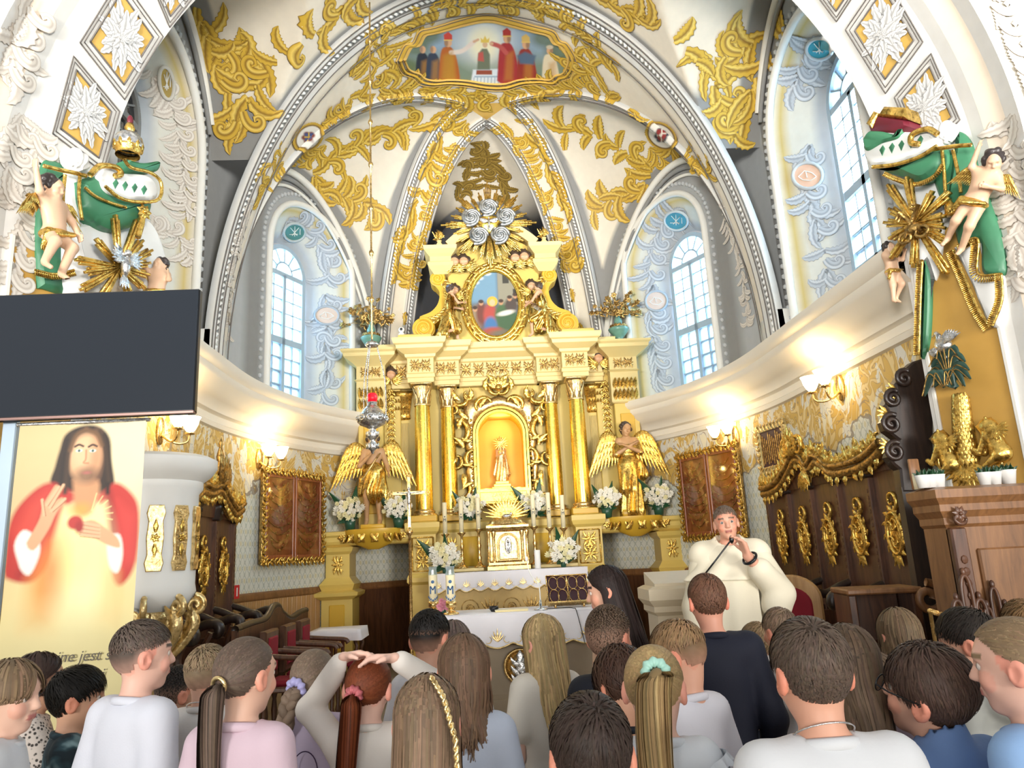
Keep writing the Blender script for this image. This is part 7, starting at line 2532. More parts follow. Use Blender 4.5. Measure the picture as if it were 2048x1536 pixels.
def putto_at(label,side,head_px,foot_px,off,turn,J,seed,wings,Rh=None):
  o,e1,n=PF[side]
  a,b=pier_uv(side,*head_px,off),pier_uv(side,*foot_px,off)
  h=np.linalg.norm(a-b)
  root=statue('putto',label,'statue',(0,0,0),0,h*1.12,J,Rh,1.32,drape=[('ell',(0,.0,.70),(.185,.15,.075)),('cap',(.15,.06,.70),(.2,.04,.5),.05,.03,{'fold': (5,.02)}),('cap',(-.15,.12,.72),(.12,.15,.66),.03,.03)],mats=('flesh','gold','putto_hair'),chub=1.25,res=.010,seed=seed,wings=wings,group='putti on the piers')
  tilt=atan2((a-b)[0],(a-b)[1])
  base=o+n*off+e1*b[0]
  base[2]=b[1]
  zf=atan2(n[1],n[0])-pi/2
  root.location=base
  root.rotation_euler=(Matrix.Rotation(zf,4,'Z') @ Matrix.Rotation(-tilt,4,'Y') @ Matrix.Rotation(turn,4,'Z')).to_euler()
  return root
  # ---- right pier
for side in (-1,1):
  o,e1,n=PF[side]
  m=M()
  T=np.eye(4); T[:3,0],T[:3,1],T[:3,2],T[:3,3]=e1,-n,(0,0,1),o
  w=np.linalg.norm(A([AX+side*RN,YN])-A([AX+side*RF,YF]))
  x0,x1=(0,w) if side>0 else (-w,0)
  m.add(cham(x0+.07,x1-.10,-.012,.01,.4,3.9,.006),T); struct(m.build('wall_pier_panel',MT['pier_gold'],smooth=False))
  m=M()
  for a,b in ((x0+.04,x0+.07),(x1-.10,x1-.07)):
    m.add(cham(a,b,-.025,.01,.4,3.95,.005),T)
  struct(m.build('trim_20',MT['plaster'],smooth=False))
root=thing('palm_relief','gilded palm tree relief with silver bird and two lions on the ochre pier','relief',(*(PF[1][0]+PF[1][1]*.3)[:2],2.03))
pr=Pier(1,root)
tr=pr.uv([(1920,795),(1925,850),(1935,920)],.05)
L=bez(tr,20); m=M(); m.add(tube(xz(L,-.03),np.linspace(.055,.08,20),10),pr.T); tk=m.build('trunk',MT['gold'],root)
m=M()
for i in range(0,20):
  x,z=L[i]; r=.055+.025*i/19
  for k in range(6):
    a=-1.2+2.4*(k+.5*(i%2))/5.5
    m.add(leaf(0,0,-pi/2,.085,.022,0,1,.5,-.1,5),pr.T @ Tm((x+r*sin(a),-.03-r*cos(a),z+.03),a))
m.build('bark_scale',MT['gold'],tk)
m=M(); cx,cz=pr.uv([(1912,760)],.05)[0]
MT['palm_green']=paint('dark_green_gilt_leaf',rgb('#2d4a40'),.35,.3,8)
frs=[(1870,775,-.5),(1860,755,.2),(1868,735,.5),(1885,720,.8),(1905,715,1),(1930,712,.9),(1945,725,.6),(1955,742,.3),(1960,760,.0),(1950,775,-.4),(1930,772,-.3),(1895,775,-.4),(1875,795,-.8)]
for k,(u,v,b) in enumerate(frs):
  e=pr.uv([(u,v)],.05)[0]
  M_=A([(cx+e[0])/2,max(cz,e[1])+.05])
  P=bez([(cx,cz-.06),M_,e],12)
  V,F=leaf_strip(P,.045,5,.4,.2)
  m.add((V+(0,-.05-.012*k,0),F),pr.T)
m.build('frond',MT['palm_green'],root)
m=M()
for k,(u,v,b) in enumerate(frs):
  e=pr.uv([(u,v)],.05)[0]; M_=A([(cx+e[0])/2,max(cz,e[1])+.05])
  m.add(tube(xz(bez([(cx,cz-.06),M_,e],12),-.09-.012*k),.005,5),pr.T)
m.build('frond_rib',MT['gold_dark'],root)
# bird
bx,bz=pr.uv([(1890,692)],.08)[0]
m=M(); S=SDF(axis(-.16,.16,.008),axis(-.12,.08,.008),axis(-.14,.16,.008))
S.ell((.0,0,.0),(.065,.045,.05),.02).cap((-.03,0,.03),(-.02,0,.08),.025,.017,.02).cap((-.02,0,.08),(-.035,0,.105),.017,.018,.01).cap((-.05,0,.1),(-.075,0,.085),.008,.004,.005).cap((.0,0,-.03),(.01,0,-.10),.015,.012,.01)
V,F=S.mesh(); m.add((V+(bx,-.10,bz),F),pr.T); bd=m.build('bird',MT['silver'],root)
m=M()
for k in range(6):
  m.add(leaf(bx+.02,bz+.01,.35+.16*k,.15-.01*k,.022,-.2,1,.5,.1,7),pr.T @ Tm((0,-.14,0)))
  m.add(leaf(bx-.04,bz-.01,3.3+.16*k,.07,.018,.2,1,.5,.1,6),pr.T @ Tm((0,-.12,0)))
m.build('bird_wing',MT['silver'],bd)
def lion(hp,bp,tp,flip):
  (hx,hz),(bx,bz)=pr.uv([hp,bp],.08)
  s=abs(hz-bz)/.30
  S=SDF(axis(-.2,.2,.008),axis(-.1,.1,.008),axis(-.06,.40,.008))
  S.ell((0,0,.32),(.05,.05,.045),.02).ell((-.045,0,.305),(.035,.035,.028),.02).ell((-.075,0,.31),(.015,.02,.012),.01)
  S.ell((.015,0,.29),(.06,.055,.065),.03).cap((.01,0,.27),(.05,0,.12),.06,.07,.04).ell((.07,0,.08),(.075,.06,.07),.03)
  for y in (-.04,.04):
    S.cap((-.01,y,.22),(-.08,y,.10),.028,.02,.02).cap((-.08,y,.1),(-.11,y,.13),.02,.022,.01)
    S.cap((.07,y,.07),(.0,y,.03),.035,.028,.02).cap((.0,y,.03),(-.05,y,.0),.022,.022,.01)
    S.ell((.015,y*.9,.365),(.012,.01,.014),.005)
  V,F=S.mesh()
  V=(V*(flip,1,1))*s+(bx,-.08,bz)
  m=M(); m.add((V,F if flip>0 else F[:,::-1]),pr.T); b=m.build('lion',MT['gold'],root)
  m=M(); q=pr.uv(tp,.06); m.add(tube(xz(bez(q,20),-.07),np.linspace(.018,.012,20),7),pr.T)
  for k in range(12):
    m.add(leaf(hx+flip*.02,hz-.03,-pi/2+(k-5.5)*.35,.09,.02,.2,1,.6,.3,6),pr.T @ Tm((0,-.13,0)))
  m.build('mane_and_tail',MT['gold'],b)
lion((1893,875),(1893,950),[(1905,945),(1885,940),(1878,915),(1885,895),(1877,890)],1)
lion((1992,850),(1990,930),[(2005,925),(2022,905),(2005,880),(1998,862),(2012,868)],1)
m=M(); hx,hz=pr.uv([(1935,930)],.06)[0]
for k in range(11):
  m.add(leaf(hx,hz,-pi/2+(k-5)*.24,.16+.02*(k%2),.03,(k-5)*.05,1,.6,.4,9),pr.T @ Tm((0,-.08,0)))
m.build('root_mound',MT['gold'],root)
def canopy(side,label,X):
  """Carved canopy: X turns a right-pier pixel into this pier's pixel."""
  c=pier_uv(side,*X(1850,420))
  o,e1,n=PF[side]
  root=thing('carved_canopy',label,'carved canopy',tuple(o+e1*c[0]+A([0,0,c[1]])),0,None,None)
  return root,Pier(side,root)
I_=lambda u,v: (u,v)
root,pr=canopy(1,'carved green and white canopy with gilded rays, keys and fringed drapery above the palm relief',I_)
pr.slab('drapery',[(1852,330),(1905,300),(1912,262),(1935,282),(1950,340),(1985,430),(2003,500),(2003,548),(1962,545),(1955,480),(1915,490),(1900,430),(1885,420)],'green_velvet',.07,bev=.03,smooth=70)
pr.slab('drapery',[(1905,495),(1950,475),(1955,545),(2003,548),(2004,640),(1980,652),(1958,610),(1938,560)],'white',.05,bev=.02,smooth=70)
pr.fringe('fringe',[(1905,500),(1930,555),(1955,615),(1980,655)],'gold',.08,.05); pr.fringe('fringe',[(1915,492),(1955,478),(1956,545),(2003,548)],'gold',.085,.05); pr.fringe('fringe',[(2003,548),(2004,600),(1985,652)],'gold',.085,.045,out=1)
pr.slab('drapery',[(1790,380),(1880,360),(1885,470),(1870,560),(1852,520),(1845,600),(1848,690),(1835,700),(1825,560),(1812,480)],'white',.04,bev=.015,smooth=70)
pr.slab('drapery',[(1848,520),(1858,560),(1856,660),(1848,706),(1840,712),(1838,640)],'green_velvet',.06,bev=.015,smooth=70)
pr.fringe('fringe',[(1845,520),(1841,600),(1838,710)],'gold',.08,.04,out=1)
pr.slab('swag',[(1742,322),(1790,328),(1845,300),(1878,292),(1884,325),(1862,352),(1832,364),(1795,350),(1762,340)],'green_velvet',.16,.0,.05,smooth=70)
pr.fringe('swag_fringe',[(1770,345),(1795,356),(1832,366),(1866,352),(1884,328)],'gold',.17,.03,out=1)
pr.slab('valance',[(1722,292),(1740,262),(1775,258),(1800,262),(1830,262),(1862,255),(1880,262),(1872,290),(1835,312),(1790,326),(1745,332),(1728,318)],'white',.20,.02,.03,smooth=70)
pr.cord('valance_scroll',[(1875,268),(1855,258),(1826,268),(1822,285),(1838,288)],'gold',.23,.022); pr.cord('valance_rim',[(1745,334),(1790,329),(1838,314),(1874,292)],'gold',.22,.016)
pr.slab('top_drape',[(1722,278),(1735,262),(1760,262),(1790,268),(1800,256),(1792,275),(1760,285),(1730,300)],'green_velvet',.23,.1,.02,smooth=70)
for k in range(5):
  pr.slab('valance_slot',[(1758+19*k,300-5*k),(1765+19*k,290-5*k),(1770+19*k,297-5*k),(1764+19*k,312-5*k)],'green_velvet',.205,.19,.003)
kn=pr.uv([(1886,268)],.12)[0]
m=M(); S=SDF(axis(-.14,.14,.012),axis(-.12,.12,.012),axis(-.12,.12,.012)); S.ell((0,0,0),(.105,.09,.085),.02); S.bump(lambda x,y,z: .008*np.sin(14*np.arctan2(x,z+.1))); V,F=S.mesh(); m.add((V+(kn[0],-.12,kn[1]),F),pr.T); m.build('cloth_knot',MT['white'],root)
pr.cord('cord',[(1862,300),(1885,296),(1912,292),(1942,290)],'gold',.20,.016); pr.cord('cord',[(1884,300),(1888,340),(1892,390),(1898,405)],'gold',.14,.013); pr.cord('cord',[(1906,300),(1916,345),(1922,385)],'gold',.14,.013)
t0=pr.uv([(1899,410)],.14)[0]
m=M(); m.add(lathe([(0,.05),(.022,.04),(.02,.02),(.035,0),(.042,-.08),(0,-.085)],12),pr.T @ Tm((t0[0],-.14,t0[1]))); m.build('tassel',MT['gold'],root)
cr=pr.slab('crown_cushion',[(1733,250),(1752,225),(1812,235),(1815,252),(1795,266),(1740,268)],'red_cloth',.22,.02,.03)
pr.slab('crown_band',[(1752,232),(1765,212),(1808,214),(1813,238)],'gold',.24,.04,.02,par=cr); pr.slab('crown_band',[(1730,246),(1745,222),(1754,226),(1742,256)],'gold',.24,.04,.015,par=cr)
cc=pr.uv([(1832,448)],.18)[0]
m=M()
for a,L in ((100,95),(62,75),(42,95),(15,62),(-8,60),(-30,75),(-57,118),(-92,88),(-125,85),(-150,60),(178,62),(150,60),(125,95)):
  e=pr.uv([(1832+L*cos(radians(a)),448-L*sin(radians(a)))],.18)[0]
  d=unit(e-cc); nr=A([-d[1],d[0]])
  for q in (-1,0,1):
    P0,P1=cc+nr*.012*q,e-d*.03*abs(q)+nr*.024*q
    w=.011
    m.add(prism([P0-nr*w*.6,P1-nr*w,P1+nr*w,P0+nr*w*.6],-.20-.012*(q==0),-.17,.004),pr.T)
gr=m.build('ray',MT['gold'],root)
m=M()
for a in (125,55):
  d=A([cos(radians(a)),sin(radians(a))])
  p0,p1=cc-d*.12,cc+d*.14
  m.add(tube(A([(p0[0],-.24,p0[1]),(p1[0],-.24,p1[1])]),.017,8),pr.T)
  t=np.linspace(0,2*pi,18,endpoint=False); m.add(tube(np.stack([p0[0]+.05*np.cos(t),np.full(18,-.24),p0[1]+.04*np.sin(t)],1),.014,6,True),pr.T)
  nr=A([-d[1],d[0]])
  for q in (.10,.13):
    b=cc+d*q; m.add(tube(A([(b[0],-.24,b[1]),(b[0]+nr[0]*.05,-.24,b[1]+nr[1]*.05)]),.012,6),pr.T)
m.add(ellipsoid((cc[0],-.22,cc[1]-.05),(.07,.05,.05)),pr.T)
m.build('crossed_keys',MT['gold_dark'],root)
Jp=joints(1,elL=(-.24,.06,.95),haL=(-.10,.16,.93),elR=(.22,.02,1.12),haR=(.24,.05,1.36),knL=(-.10,.10,.40),knR=(.10,.04,.42),ftL=(-.10,-.05,.10),ftR=(.12,-.06,.18))
putto_at('carved putto with bowed head and gilded loincloth beside the crossed keys',1,(1985,330),(1900,505),.24,.35,{k: v*(1,1,1) for k,v in Jp.items()},5,[(1,(.15,-.1,1.05),.34,.3),(-1,(-.15,-.1,1.05),.34,-.5)],head_rot(20,-18,25))
Jq=joints(1,elR=(.18,.15,.95),haR=(.10,.25,1.1),elL=(-.18,.15,.95),haL=(-.10,.28,1.05),knL=(-.10,.10,.40),ftL=(-.10,-.10,.14))
putto_at('small pale carved putto in profile at the canopy edge by the cornice',1,(1778,500),(1795,605),.10,1.5,Jq,7,[])
# ---- left pier: mirrored composition with its own figures
root,pr=canopy(-1,'carved green and white canopy with silver helm crown and dove above the television',lambda u,v: (2008-u,v+5))
X=lambda pts: [(u,v) for u,v in pts]
pr.slab('drapery',[(82,575),(78,480),(82,380),(88,325),(105,318),(140,330),(150,345),(152,420),(150,575)],'green_velvet',.06,bev=.03,smooth=70)
pr.slab('drapery',[(130,345),(160,350),(165,470),(185,575),(130,575)],'white',.08,bev=.02,smooth=70)
pr.slab('drapery',[(150,450),(300,440),(330,576),(150,576)],'white',.03,bev=.02,smooth=70)
pr.fringe('fringe',[(70,540),(110,548),(148,540)],'gold',.09,.04)
pr.slab('swag',[(165,360),(200,350),(250,380),(305,395),(308,420),(285,445),(240,458),(200,440),(172,410)],'green_velvet',.17,.0,.05,smooth=70)
pr.cord('swag_cord',[(170,375),(190,392),(220,405),(252,415)],'gold',.20,.012)
pr.slab('valance',[(205,352),(215,335),(250,345),(300,350),(318,372),(316,395),(280,400),(240,392),(215,378)],'white',.22,.02,.03,smooth=70)
pr.cord('valance_scroll',[(180,350),(200,332),(232,335),(242,348),(230,352)],'gold',.24,.022); pr.cord('valance_rim',[(210,372),(240,396),(280,404),(318,398),(322,365),(300,345),(262,335),(248,318)],'gold',.24,.014)
pr.slab('top_drape',[(258,318),(290,325),(322,322),(318,340),(290,345),(262,335)],'green_velvet',.22,.08,.02,smooth=70)
for k in range(4):
  pr.slab('valance_slot',[(226+19*k,366+4*k),(233+19*k,358+4*k),(238+19*k,366+4*k),(231+19*k,378+4*k)],'green_velvet',.225,.21,.003)
kn=pr.uv([(150,322)],.12)[0]
m=M(); S=SDF(axis(-.14,.14,.012),axis(-.12,.12,.012),axis(-.12,.12,.012)); S.ell((0,0,0),(.10,.09,.09),.02); S.bump(lambda x,y,z: .008*np.sin(14*np.arctan2(x,z+.1))); V,F=S.mesh(); m.add((V+(kn[0],-.12,kn[1]),F),pr.T); m.build('cloth_knot',MT['white'],root)
pr.cord('cord',[(88,332),(120,340),(150,346),(172,352)],'gold',.16,.016); pr.cord('cord',[(130,350),(126,400),(132,440)],'gold',.15,.013); pr.cord('cord',[(160,350),(158,390),(164,440)],'gold',.15,.013)
hc=pr.uv([(256,300)],.2)[0]
m=M(); m.add(lathe([(.09,.0),(.10,.02),(.11,.06),(.10,.10),(.07,.135),(.03,.15),(.03,.17)],18),pr.T @ Tm((hc[0],-.2,hc[1]))); hl=m.build('helm_crown',MT['silver'],root)
m=M(); m.add(lathe([(.09,-.05),(.085,-.02),(.10,0),(.105,.02),(.095,.03)],18),pr.T @ Tm((hc[0],-.2,hc[1])))
for k in range(10):
  a=2*pi*k/10; m.add(leaf(0,0,pi/2,.06,.02,0,1,.6,.4,6),pr.T @ Tm((hc[0]+.1*sin(a),-.2-.1*cos(a),hc[1]),a))
m.build('crown_rim',MT['gold'],hl); m=M(); m.add(lathe([(.03,.16),(.04,.19),(.025,.23),(0,.23)],12),pr.T @ Tm((hc[0],-.2,hc[1]))); m.build('crown_knob',MT['gold'],hl)
m=M(); m.add(ellipsoid((hc[0],-.2,hc[1]+.26),(.025,.02,.045)),pr.T); m.build('red_finial',MT['red_cloth'],hl)
cc=pr.uv([(238,535)],.18)[0]
m=M()
for a,L in ((95,105),(68,105),(50,70),(28,72),(8,60),(-15,60),(-40,65),(-70,60),(-120,70),(-150,90),(-172,70),(170,90),(130,75)):
  e=pr.uv([(238+L*cos(radians(a)),535-L*sin(radians(a)))],.18)[0]
  d=unit(e-cc); nr=A([-d[1],d[0]])
  for q in (-1,0,1):
    P0,P1=cc+nr*.012*q,e-d*.03*abs(q)+nr*.022*q; w=.010
    m.add(prism([P0-nr*w*.6,P1-nr*w,P1+nr*w,P0+nr*w*.6],-.20-.012*(q==0),-.17,.004),pr.T)
m.build('ray',MT['gold'],root)
m=M(); m.add(ellipsoid((cc[0],-.25,cc[1]),(.035,.04,.09)),pr.T); m.add(ellipsoid((cc[0]-.01,-.28,cc[1]+.09),(.028,.03,.03)),pr.T)
for s in (-1,1):
  for k in range(6):
    m.add(leaf(cc[0]+s*.02,cc[1]+.03,(pi/2-s*.5)-s*.25*k,.15-.01*k,.025,-s*.4,1,.5,.2,8),pr.T @ Tm((0,-.26,0)))
for k in range(4):
  m.add(leaf(cc[0],cc[1]-.07,-pi/2+(k-1.5)*.25,.11,.02,0,1,.5,.2,7),pr.T @ Tm((0,-.25,0)))
m.build('dove',MT['silver'],root)
g0=pr.uv([(285,425)],.2)[0]
m=M(); m.add(rosette(g0[0],g0[1],.07,7,-.22),pr.T); P=bez(pr.uv([(285,425),(282,450),(275,475)],.2),10); m.add(tube(xz(P,-.2),.025,7),pr.T); m.build('gilt_tassel',MT['gold'],root)
Jl=joints(1,elR=(.22,.04,1.14),haR=(.27,.06,1.38),elL=(-.24,.03,.92),haL=(-.22,.12,.74),knR=(.20,.18,.55),knL=(-.02,.20,.52),ftR=(.34,.16,.30),ftL=(.16,.20,.20))
putto_at('carved putto sitting with one arm raised and gilded wings beside the silver dove',-1,(104,385),(118,590),.24,.2,Jl,11,[(1,(.15,-.1,1.05),.36,.35),(-1,(-.15,-.1,1.05),.36,-.4)],head_rot(15,-14,-10))
Jm=joints(1,elR=(.2,.1,1.1),haR=(.28,.2,1.15),elL=(-.2,.1,.95),haL=(-.2,.2,1.0))
putto_at('carved putto reaching out sideways, mostly hidden behind the television',-1,(320,535),(300,660),.12,-.9,Jm,13,[(1,(.15,-.1,1.05),.3,.35)],head_rot(-30,-10,0))
# ------------------------------------------------------------------ television and banner
TY=4.30
a,b=at(400,577,Y=TY),at(397,826,Y=TY)
x1,zt,zb=a[0],a[2],b[2]
x0=x1-(zt-zb)*1.80
tv=thing('television','large wall television switched off, hanging above the banner','television',((x0+x1)/2,TY,zb))
m=M(); m.add(cham(x0,x1,TY,TY+.05,zb,zt,.008)); m.build('casing',MT['black'],tv,smooth=False)
m=M(); m.add(box(x0+.008,x1-.008,TY-.003,TY,zb+.022,zt-.008)); m.build('screen',MT['screen'],tv,smooth=False)
m=M(); m.add(cham(x0,x1,TY-.006,TY+.04,zb,zb+.018,.003)); m.build('lower_bezel',paint('brushed_bezel',rgb('#8b6f68'),.35,.08,9,.7),tv,smooth=False)
m=M(); m.add(cham((x0+x1)/2-.2,(x0+x1)/2+.2,TY+.05,YN-.345,zb+.2,zt-.2,.01)); m.build('wall_bracket',MT['black'],tv,smooth=False)
BY=4.37
bl,br_=at(42,838,Y=BY),at(293,838,Y=BY)
bx0,bx1,bz1=bl[0],br_[0],zb-.012
bz0=bz1-1.72
bw,bh=bx1-bx0,bz1-bz0
def Bp(u,v):
  """Photo pixel on the banner -> banner coordinates."""
  p=at(u,v,Y=BY)
  return p[0],p[2]
def Bl(pts):
  return [Bp(u,v) for u,v in pts]
cv=Canvas(bx0,bx1,bz0,bz1,200,460,'#d9c594')
def blob(u,v,ru,rv,c,soft,al=1.0,rot=0.0):
  x,z=Bp(u,v); x2=Bp(u+ru,v)[0]; z2=Bp(u,v-rv)[1]
  cv.ell(x,z,abs(x2-x),abs(z2-z),c,soft,al,-rot)
  return cv
blob(60,1000,170,200,'#c9b284',.25,.8); blob(240,900,80,130,'#e6d8b0',.2,.8); blob(140,1350,260,220,'#dccb8c',.3,.9); blob(60,1230,60,110,'#e3cf96',.2,.8)
# hair
cv.poly(Bl([(118,905),(130,870),(160,852),(195,852),(218,875),(222,920),(228,965),(220,985),(205,990),(150,985),(118,985),(102,965),(110,935)]),'#2e2018',.02,1,6)
# robe
cv.poly(Bl([(8,1140),(20,1050),(50,1000),(100,965),(150,985),(200,985),(230,965),(262,985),(278,1020),(276,1100),(262,1150),(235,1170),(215,1120),(200,1010),(135,1010),(110,1090),(90,1140),(60,1165),(20,1160)]),'#b5332c',.03,1,5)
cv.poly(Bl([(30,1060),(60,1010),(95,985),(80,1060),(40,1120)]),'#d0493a',.08,.8); cv.poly(Bl([(235,1000),(268,1030),(270,1120),(245,1140)]),'#c93f38',.06,.8); cv.stroke(Bl([(215,985),(225,1060),(228,1120)]),.03,'#7c1f1e',.05,.8); cv.stroke(Bl([(100,1000),(75,1080),(40,1150)]),.03,'#8c2422',.05,.6)
# tunic
cv.poly(Bl([(128,1010),(165,1030),(210,1005),(222,1100),(218,1180),(225,1260),(95,1260),(105,1150),(108,1080)]),'#e9dd9d',.05)
cv.poly(Bl([(60,1160),(105,1090),(112,1180),(105,1260),(45,1260)]),'#dd9a3f',.12,.75); cv.poly(Bl([(200,1100),(232,1150),(228,1250),(190,1250)]),'#dda040',.12,.6)
for u,v,ru,rv,c,so,al in ((165,1180,45,120,'#f3ecb8',.2,.8),(160,1110,40,60,'#f4ee9a',.12,.8),(105,1140,25,60,'#e87c3a',.12,.7)):
  blob(u,v,ru,rv,c,so,al)
cv.poly([(bx0-.1,bz0),(bx1+.1,bz0),(bx1+.1,Bp(150,1245)[1]),(bx0-.1,Bp(150,1245)[1])],'#dbcf98',.35,.95)
# neck, face
cv.poly(Bl([(145,960),(150,1015),(168,1030),(190,1010),(195,960)]),'#c48f66',.03,1,5)
blob(170,915,32,48,'#d6a67c',.03); blob(166,905,22,30,'#e2b68e',.05,.8); blob(190,915,12,40,'#b98460',.05,.7); blob(172,950,22,16,'#5a4030',.05,.75); blob(172,945,8,3,'#a8655a',.012)
for u in (157,184):
  cv.stroke(Bl([(u-8,893),(u,889),(u+8,892)]),.012,'#3a281e',.008); blob(u,901,6,3,'#efe6da',.006); blob(u,901,2.8,2.8,'#3f5f5a',.005)
cv.stroke(Bl([(171,900),(170,918),(166,925),(175,926)]),.008,'#a97350',.01)
for k,pts in enumerate(([(135,880),(128,920),(122,970)],[(145,868),(136,910),(130,985)],[(205,870),(215,920),(214,985)],[(198,862),(210,900),(216,960)])):
  cv.stroke(Bl(pts),.022,'#3d2b1e' if k%2 else '#241812',.02)
cv.stroke(Bl([(170,858),(152,870),(140,900)]),.02,'#6b4c30',.02); cv.stroke(Bl([(172,858),(192,868),(202,890)]),.02,'#6b4c30',.02)
# hands, cuffs, heart
cv.poly(Bl([(40,1135),(30,1090),(50,1060),(78,1080),(80,1110),(60,1150)]),'#ece6da',.02,1,5); cv.poly(Bl([(215,1070),(240,1070),(246,1110),(236,1145),(218,1130)]),'#ece6da',.02,1,5)
cv.poly(Bl([(55,1085),(80,1040),(88,1010),(102,985),(112,970),(118,976),(110,1000),(124,995),(128,1002),(112,1030),(98,1060),(70,1100)]),'#d3a27b',.014,1,4)
for pts in ([(95,1010),(118,974)],[(101,1015),(127,970)],[(104,1022),(130,998)],[(90,1030),(86,1000)]):
  cv.stroke(Bl(pts),.016,'#dcae88',.008); cv.stroke(Bl([(pts[0][0]+3,pts[0][1]+2),(pts[1][0]+3,pts[1][1]+3)]),.004,'#9a6848',.005)
cv.poly(Bl([(160,1045),(185,1040),(210,1055),(235,1075),(240,1095),(215,1090),(185,1075),(165,1070)]),'#d3a27b',.014,1,4)
for k in range(4):
  cv.stroke(Bl([(198,1052+7*k),(160,1045+8*k)]),.016,'#dcae88',.008); cv.stroke(Bl([(198,1056+7*k),(160,1049+8*k)]),.004,'#9a6848',.005)
blob(160,1020,20,14,'#e8a04a',.05,.8); blob(150,1045,15,14,'#b3342e',.02); blob(158,1054,8,12,'#9c2a28',.02)
for k in range(6):
  a=-.2+k*.3
  cv.stroke(Bl([(180+10*cos(a),1030-10*sin(a)),(180+45*cos(a),1030-45*sin(a))]),.004,'#f5e6a0',.01,.8)
ban=thing('banner','tall printed banner of a bearded figure in a red robe hanging below the television','banner',((bx0+bx1)/2,BY,bz0))
ripl=lambda X_,Z_: .006*np.sin(X_*9)+.004*np.sin(Z_*5+X_*4)
V=np.stack([cv.X,BY+ripl(cv.X,cv.Y),cv.Y],-1)
m=M(); m.add((V.reshape(-1,3),grid_faces(*cv.X.shape)),c=cv.I.reshape(-1,3))
V2=V[::8,::8]+(0,.006,0); m.add((V2.reshape(-1,3),grid_faces(*V2.shape[:2])),c=rgb('#d8d0b8')); m.build('printed_sheet',MT['vcol_print'],ban,color=True)
m=M(); m.add(tube(A([(bx0-.02,BY+.004,bz1),(bx1+.02,BY+.004,bz1)]),.012,8)); m.build('top_bar',MT['silver'],ban); m=M(); m.add(tube(A([(bx0-.02,BY+.004,bz0),(bx1+.02,BY+.004,bz0)]),.014,8)); m.build('bottom_bar',MT['silver'],ban)
MT['print_ink']=paint('grey_ink',rgb('#5e5648'),.6,.03,9)
p=at(97,1316,Y=BY); q=at(203,1348,Y=BY)
lettering('lettering','ojne jest serce',(p[0],BY-.012,p[2]),.082,'print_ink',ban,depth=.0008,font_shear=.25,align='LEFT')
lettering('lettering','i',(q[0],BY-.012,q[2]),.082,'print_ink',ban,depth=.0008,font_shear=.25,align='LEFT')
p0,p1=at(8,838,Y=BY+.03),at(36,838,Y=BY+.03)
m=M(); m.add(cham(p0[0],p1[0],BY+.02,BY+.06,0.0,bz1+.3,.006)); o=tag(m.build('screen_stand',paint('pale_grey_metal',rgb('#9fb0bf'),.4,.05,5,.4),None,smooth=False),'pale grey metal upright beside the printed banner','post'); m=M(); m.add(cham(p0[0]-.06,p1[0]+.06,BY-.1,BY+.06,.0,.02,.005)); m.build('foot_plate',MT['black'],o)
# ------------------------------------------------------------------ smaller furniture
# wooden side altar before the palm pier
sa=thing('side_altar','brown carved wooden side altar with a moulded shelf below the palm relief','side altar',(2.85,4.55,0))
x0,x1,zt=2.36,3.36,1.93
m=M(); m.add(moulding([(.03,.0),(.03,.12),(0,.15),(0,1.68),(.02,1.70),(.02,1.74),(.05,1.78),(.05,1.82),(.08,1.86),(.08,1.91),(.0,1.93)],x0+.08,x1,4.50,4.74)); m.build('carcass',MT['wood_mid'],sa,smooth=False)
for x in (x0+.08,x1-.1):
  m=M(); m.add(cham(x,x+.10,4.46,4.52,.15,1.68,.01))
  for k in range(18):
    m.add(ellipsoid((x+.05,4.455,.3+.07*k),(.022,.012,.026),7,5))
  m.build('carved_pilaster',MT['wood_dark'],sa,smooth=False)
  m=M(); m.add(rosette(x+.05,1.76,.05,7,4.42)); m.add(c_scroll(x+.05,1.70,.12,0,1,.1,18,6,4.43)); m.build('carved_boss',MT['wood_dark'],sa)
m=M(); m.add(cham(x0+.24,x1-.14,4.475,4.505,.3,1.55,.01)); m.build('front_panel',MT['wood_mid'],sa,smooth=False)
for u,v,s in ((1938,1200,1.0),(1995,1215,.8)):
  p=at(u,v,Y=4.44); m=M()
  for dx,h in ((0,.42),(-.07,.28),(.07,.28)):
    P=bez([(p[0]+dx*s-.03*s,p[2]-.28*s),(p[0]+dx*s-.03*s,p[2]-.28*s+h*s*.8),(p[0]+dx*s,p[2]-.28*s+h*s),(p[0]+dx*s+.03*s,p[2]-.28*s+h*s*.8),(p[0]+dx*s+.03*s,p[2]-.28*s)],26)
    m.add(tube(xz(P,4.45),.014*s,7)); m.add(ellipsoid((p[0]+dx*s,4.45,p[2]-.28*s+h*s+.02),(.016,.014,.026),8,6))
    m.add(ellipsoid((p[0]+dx*s,4.455,p[2]-.1),(.02,.012,.05),8,6))
  m.build('gothic_tracery',MT['wood_dark'],sa)
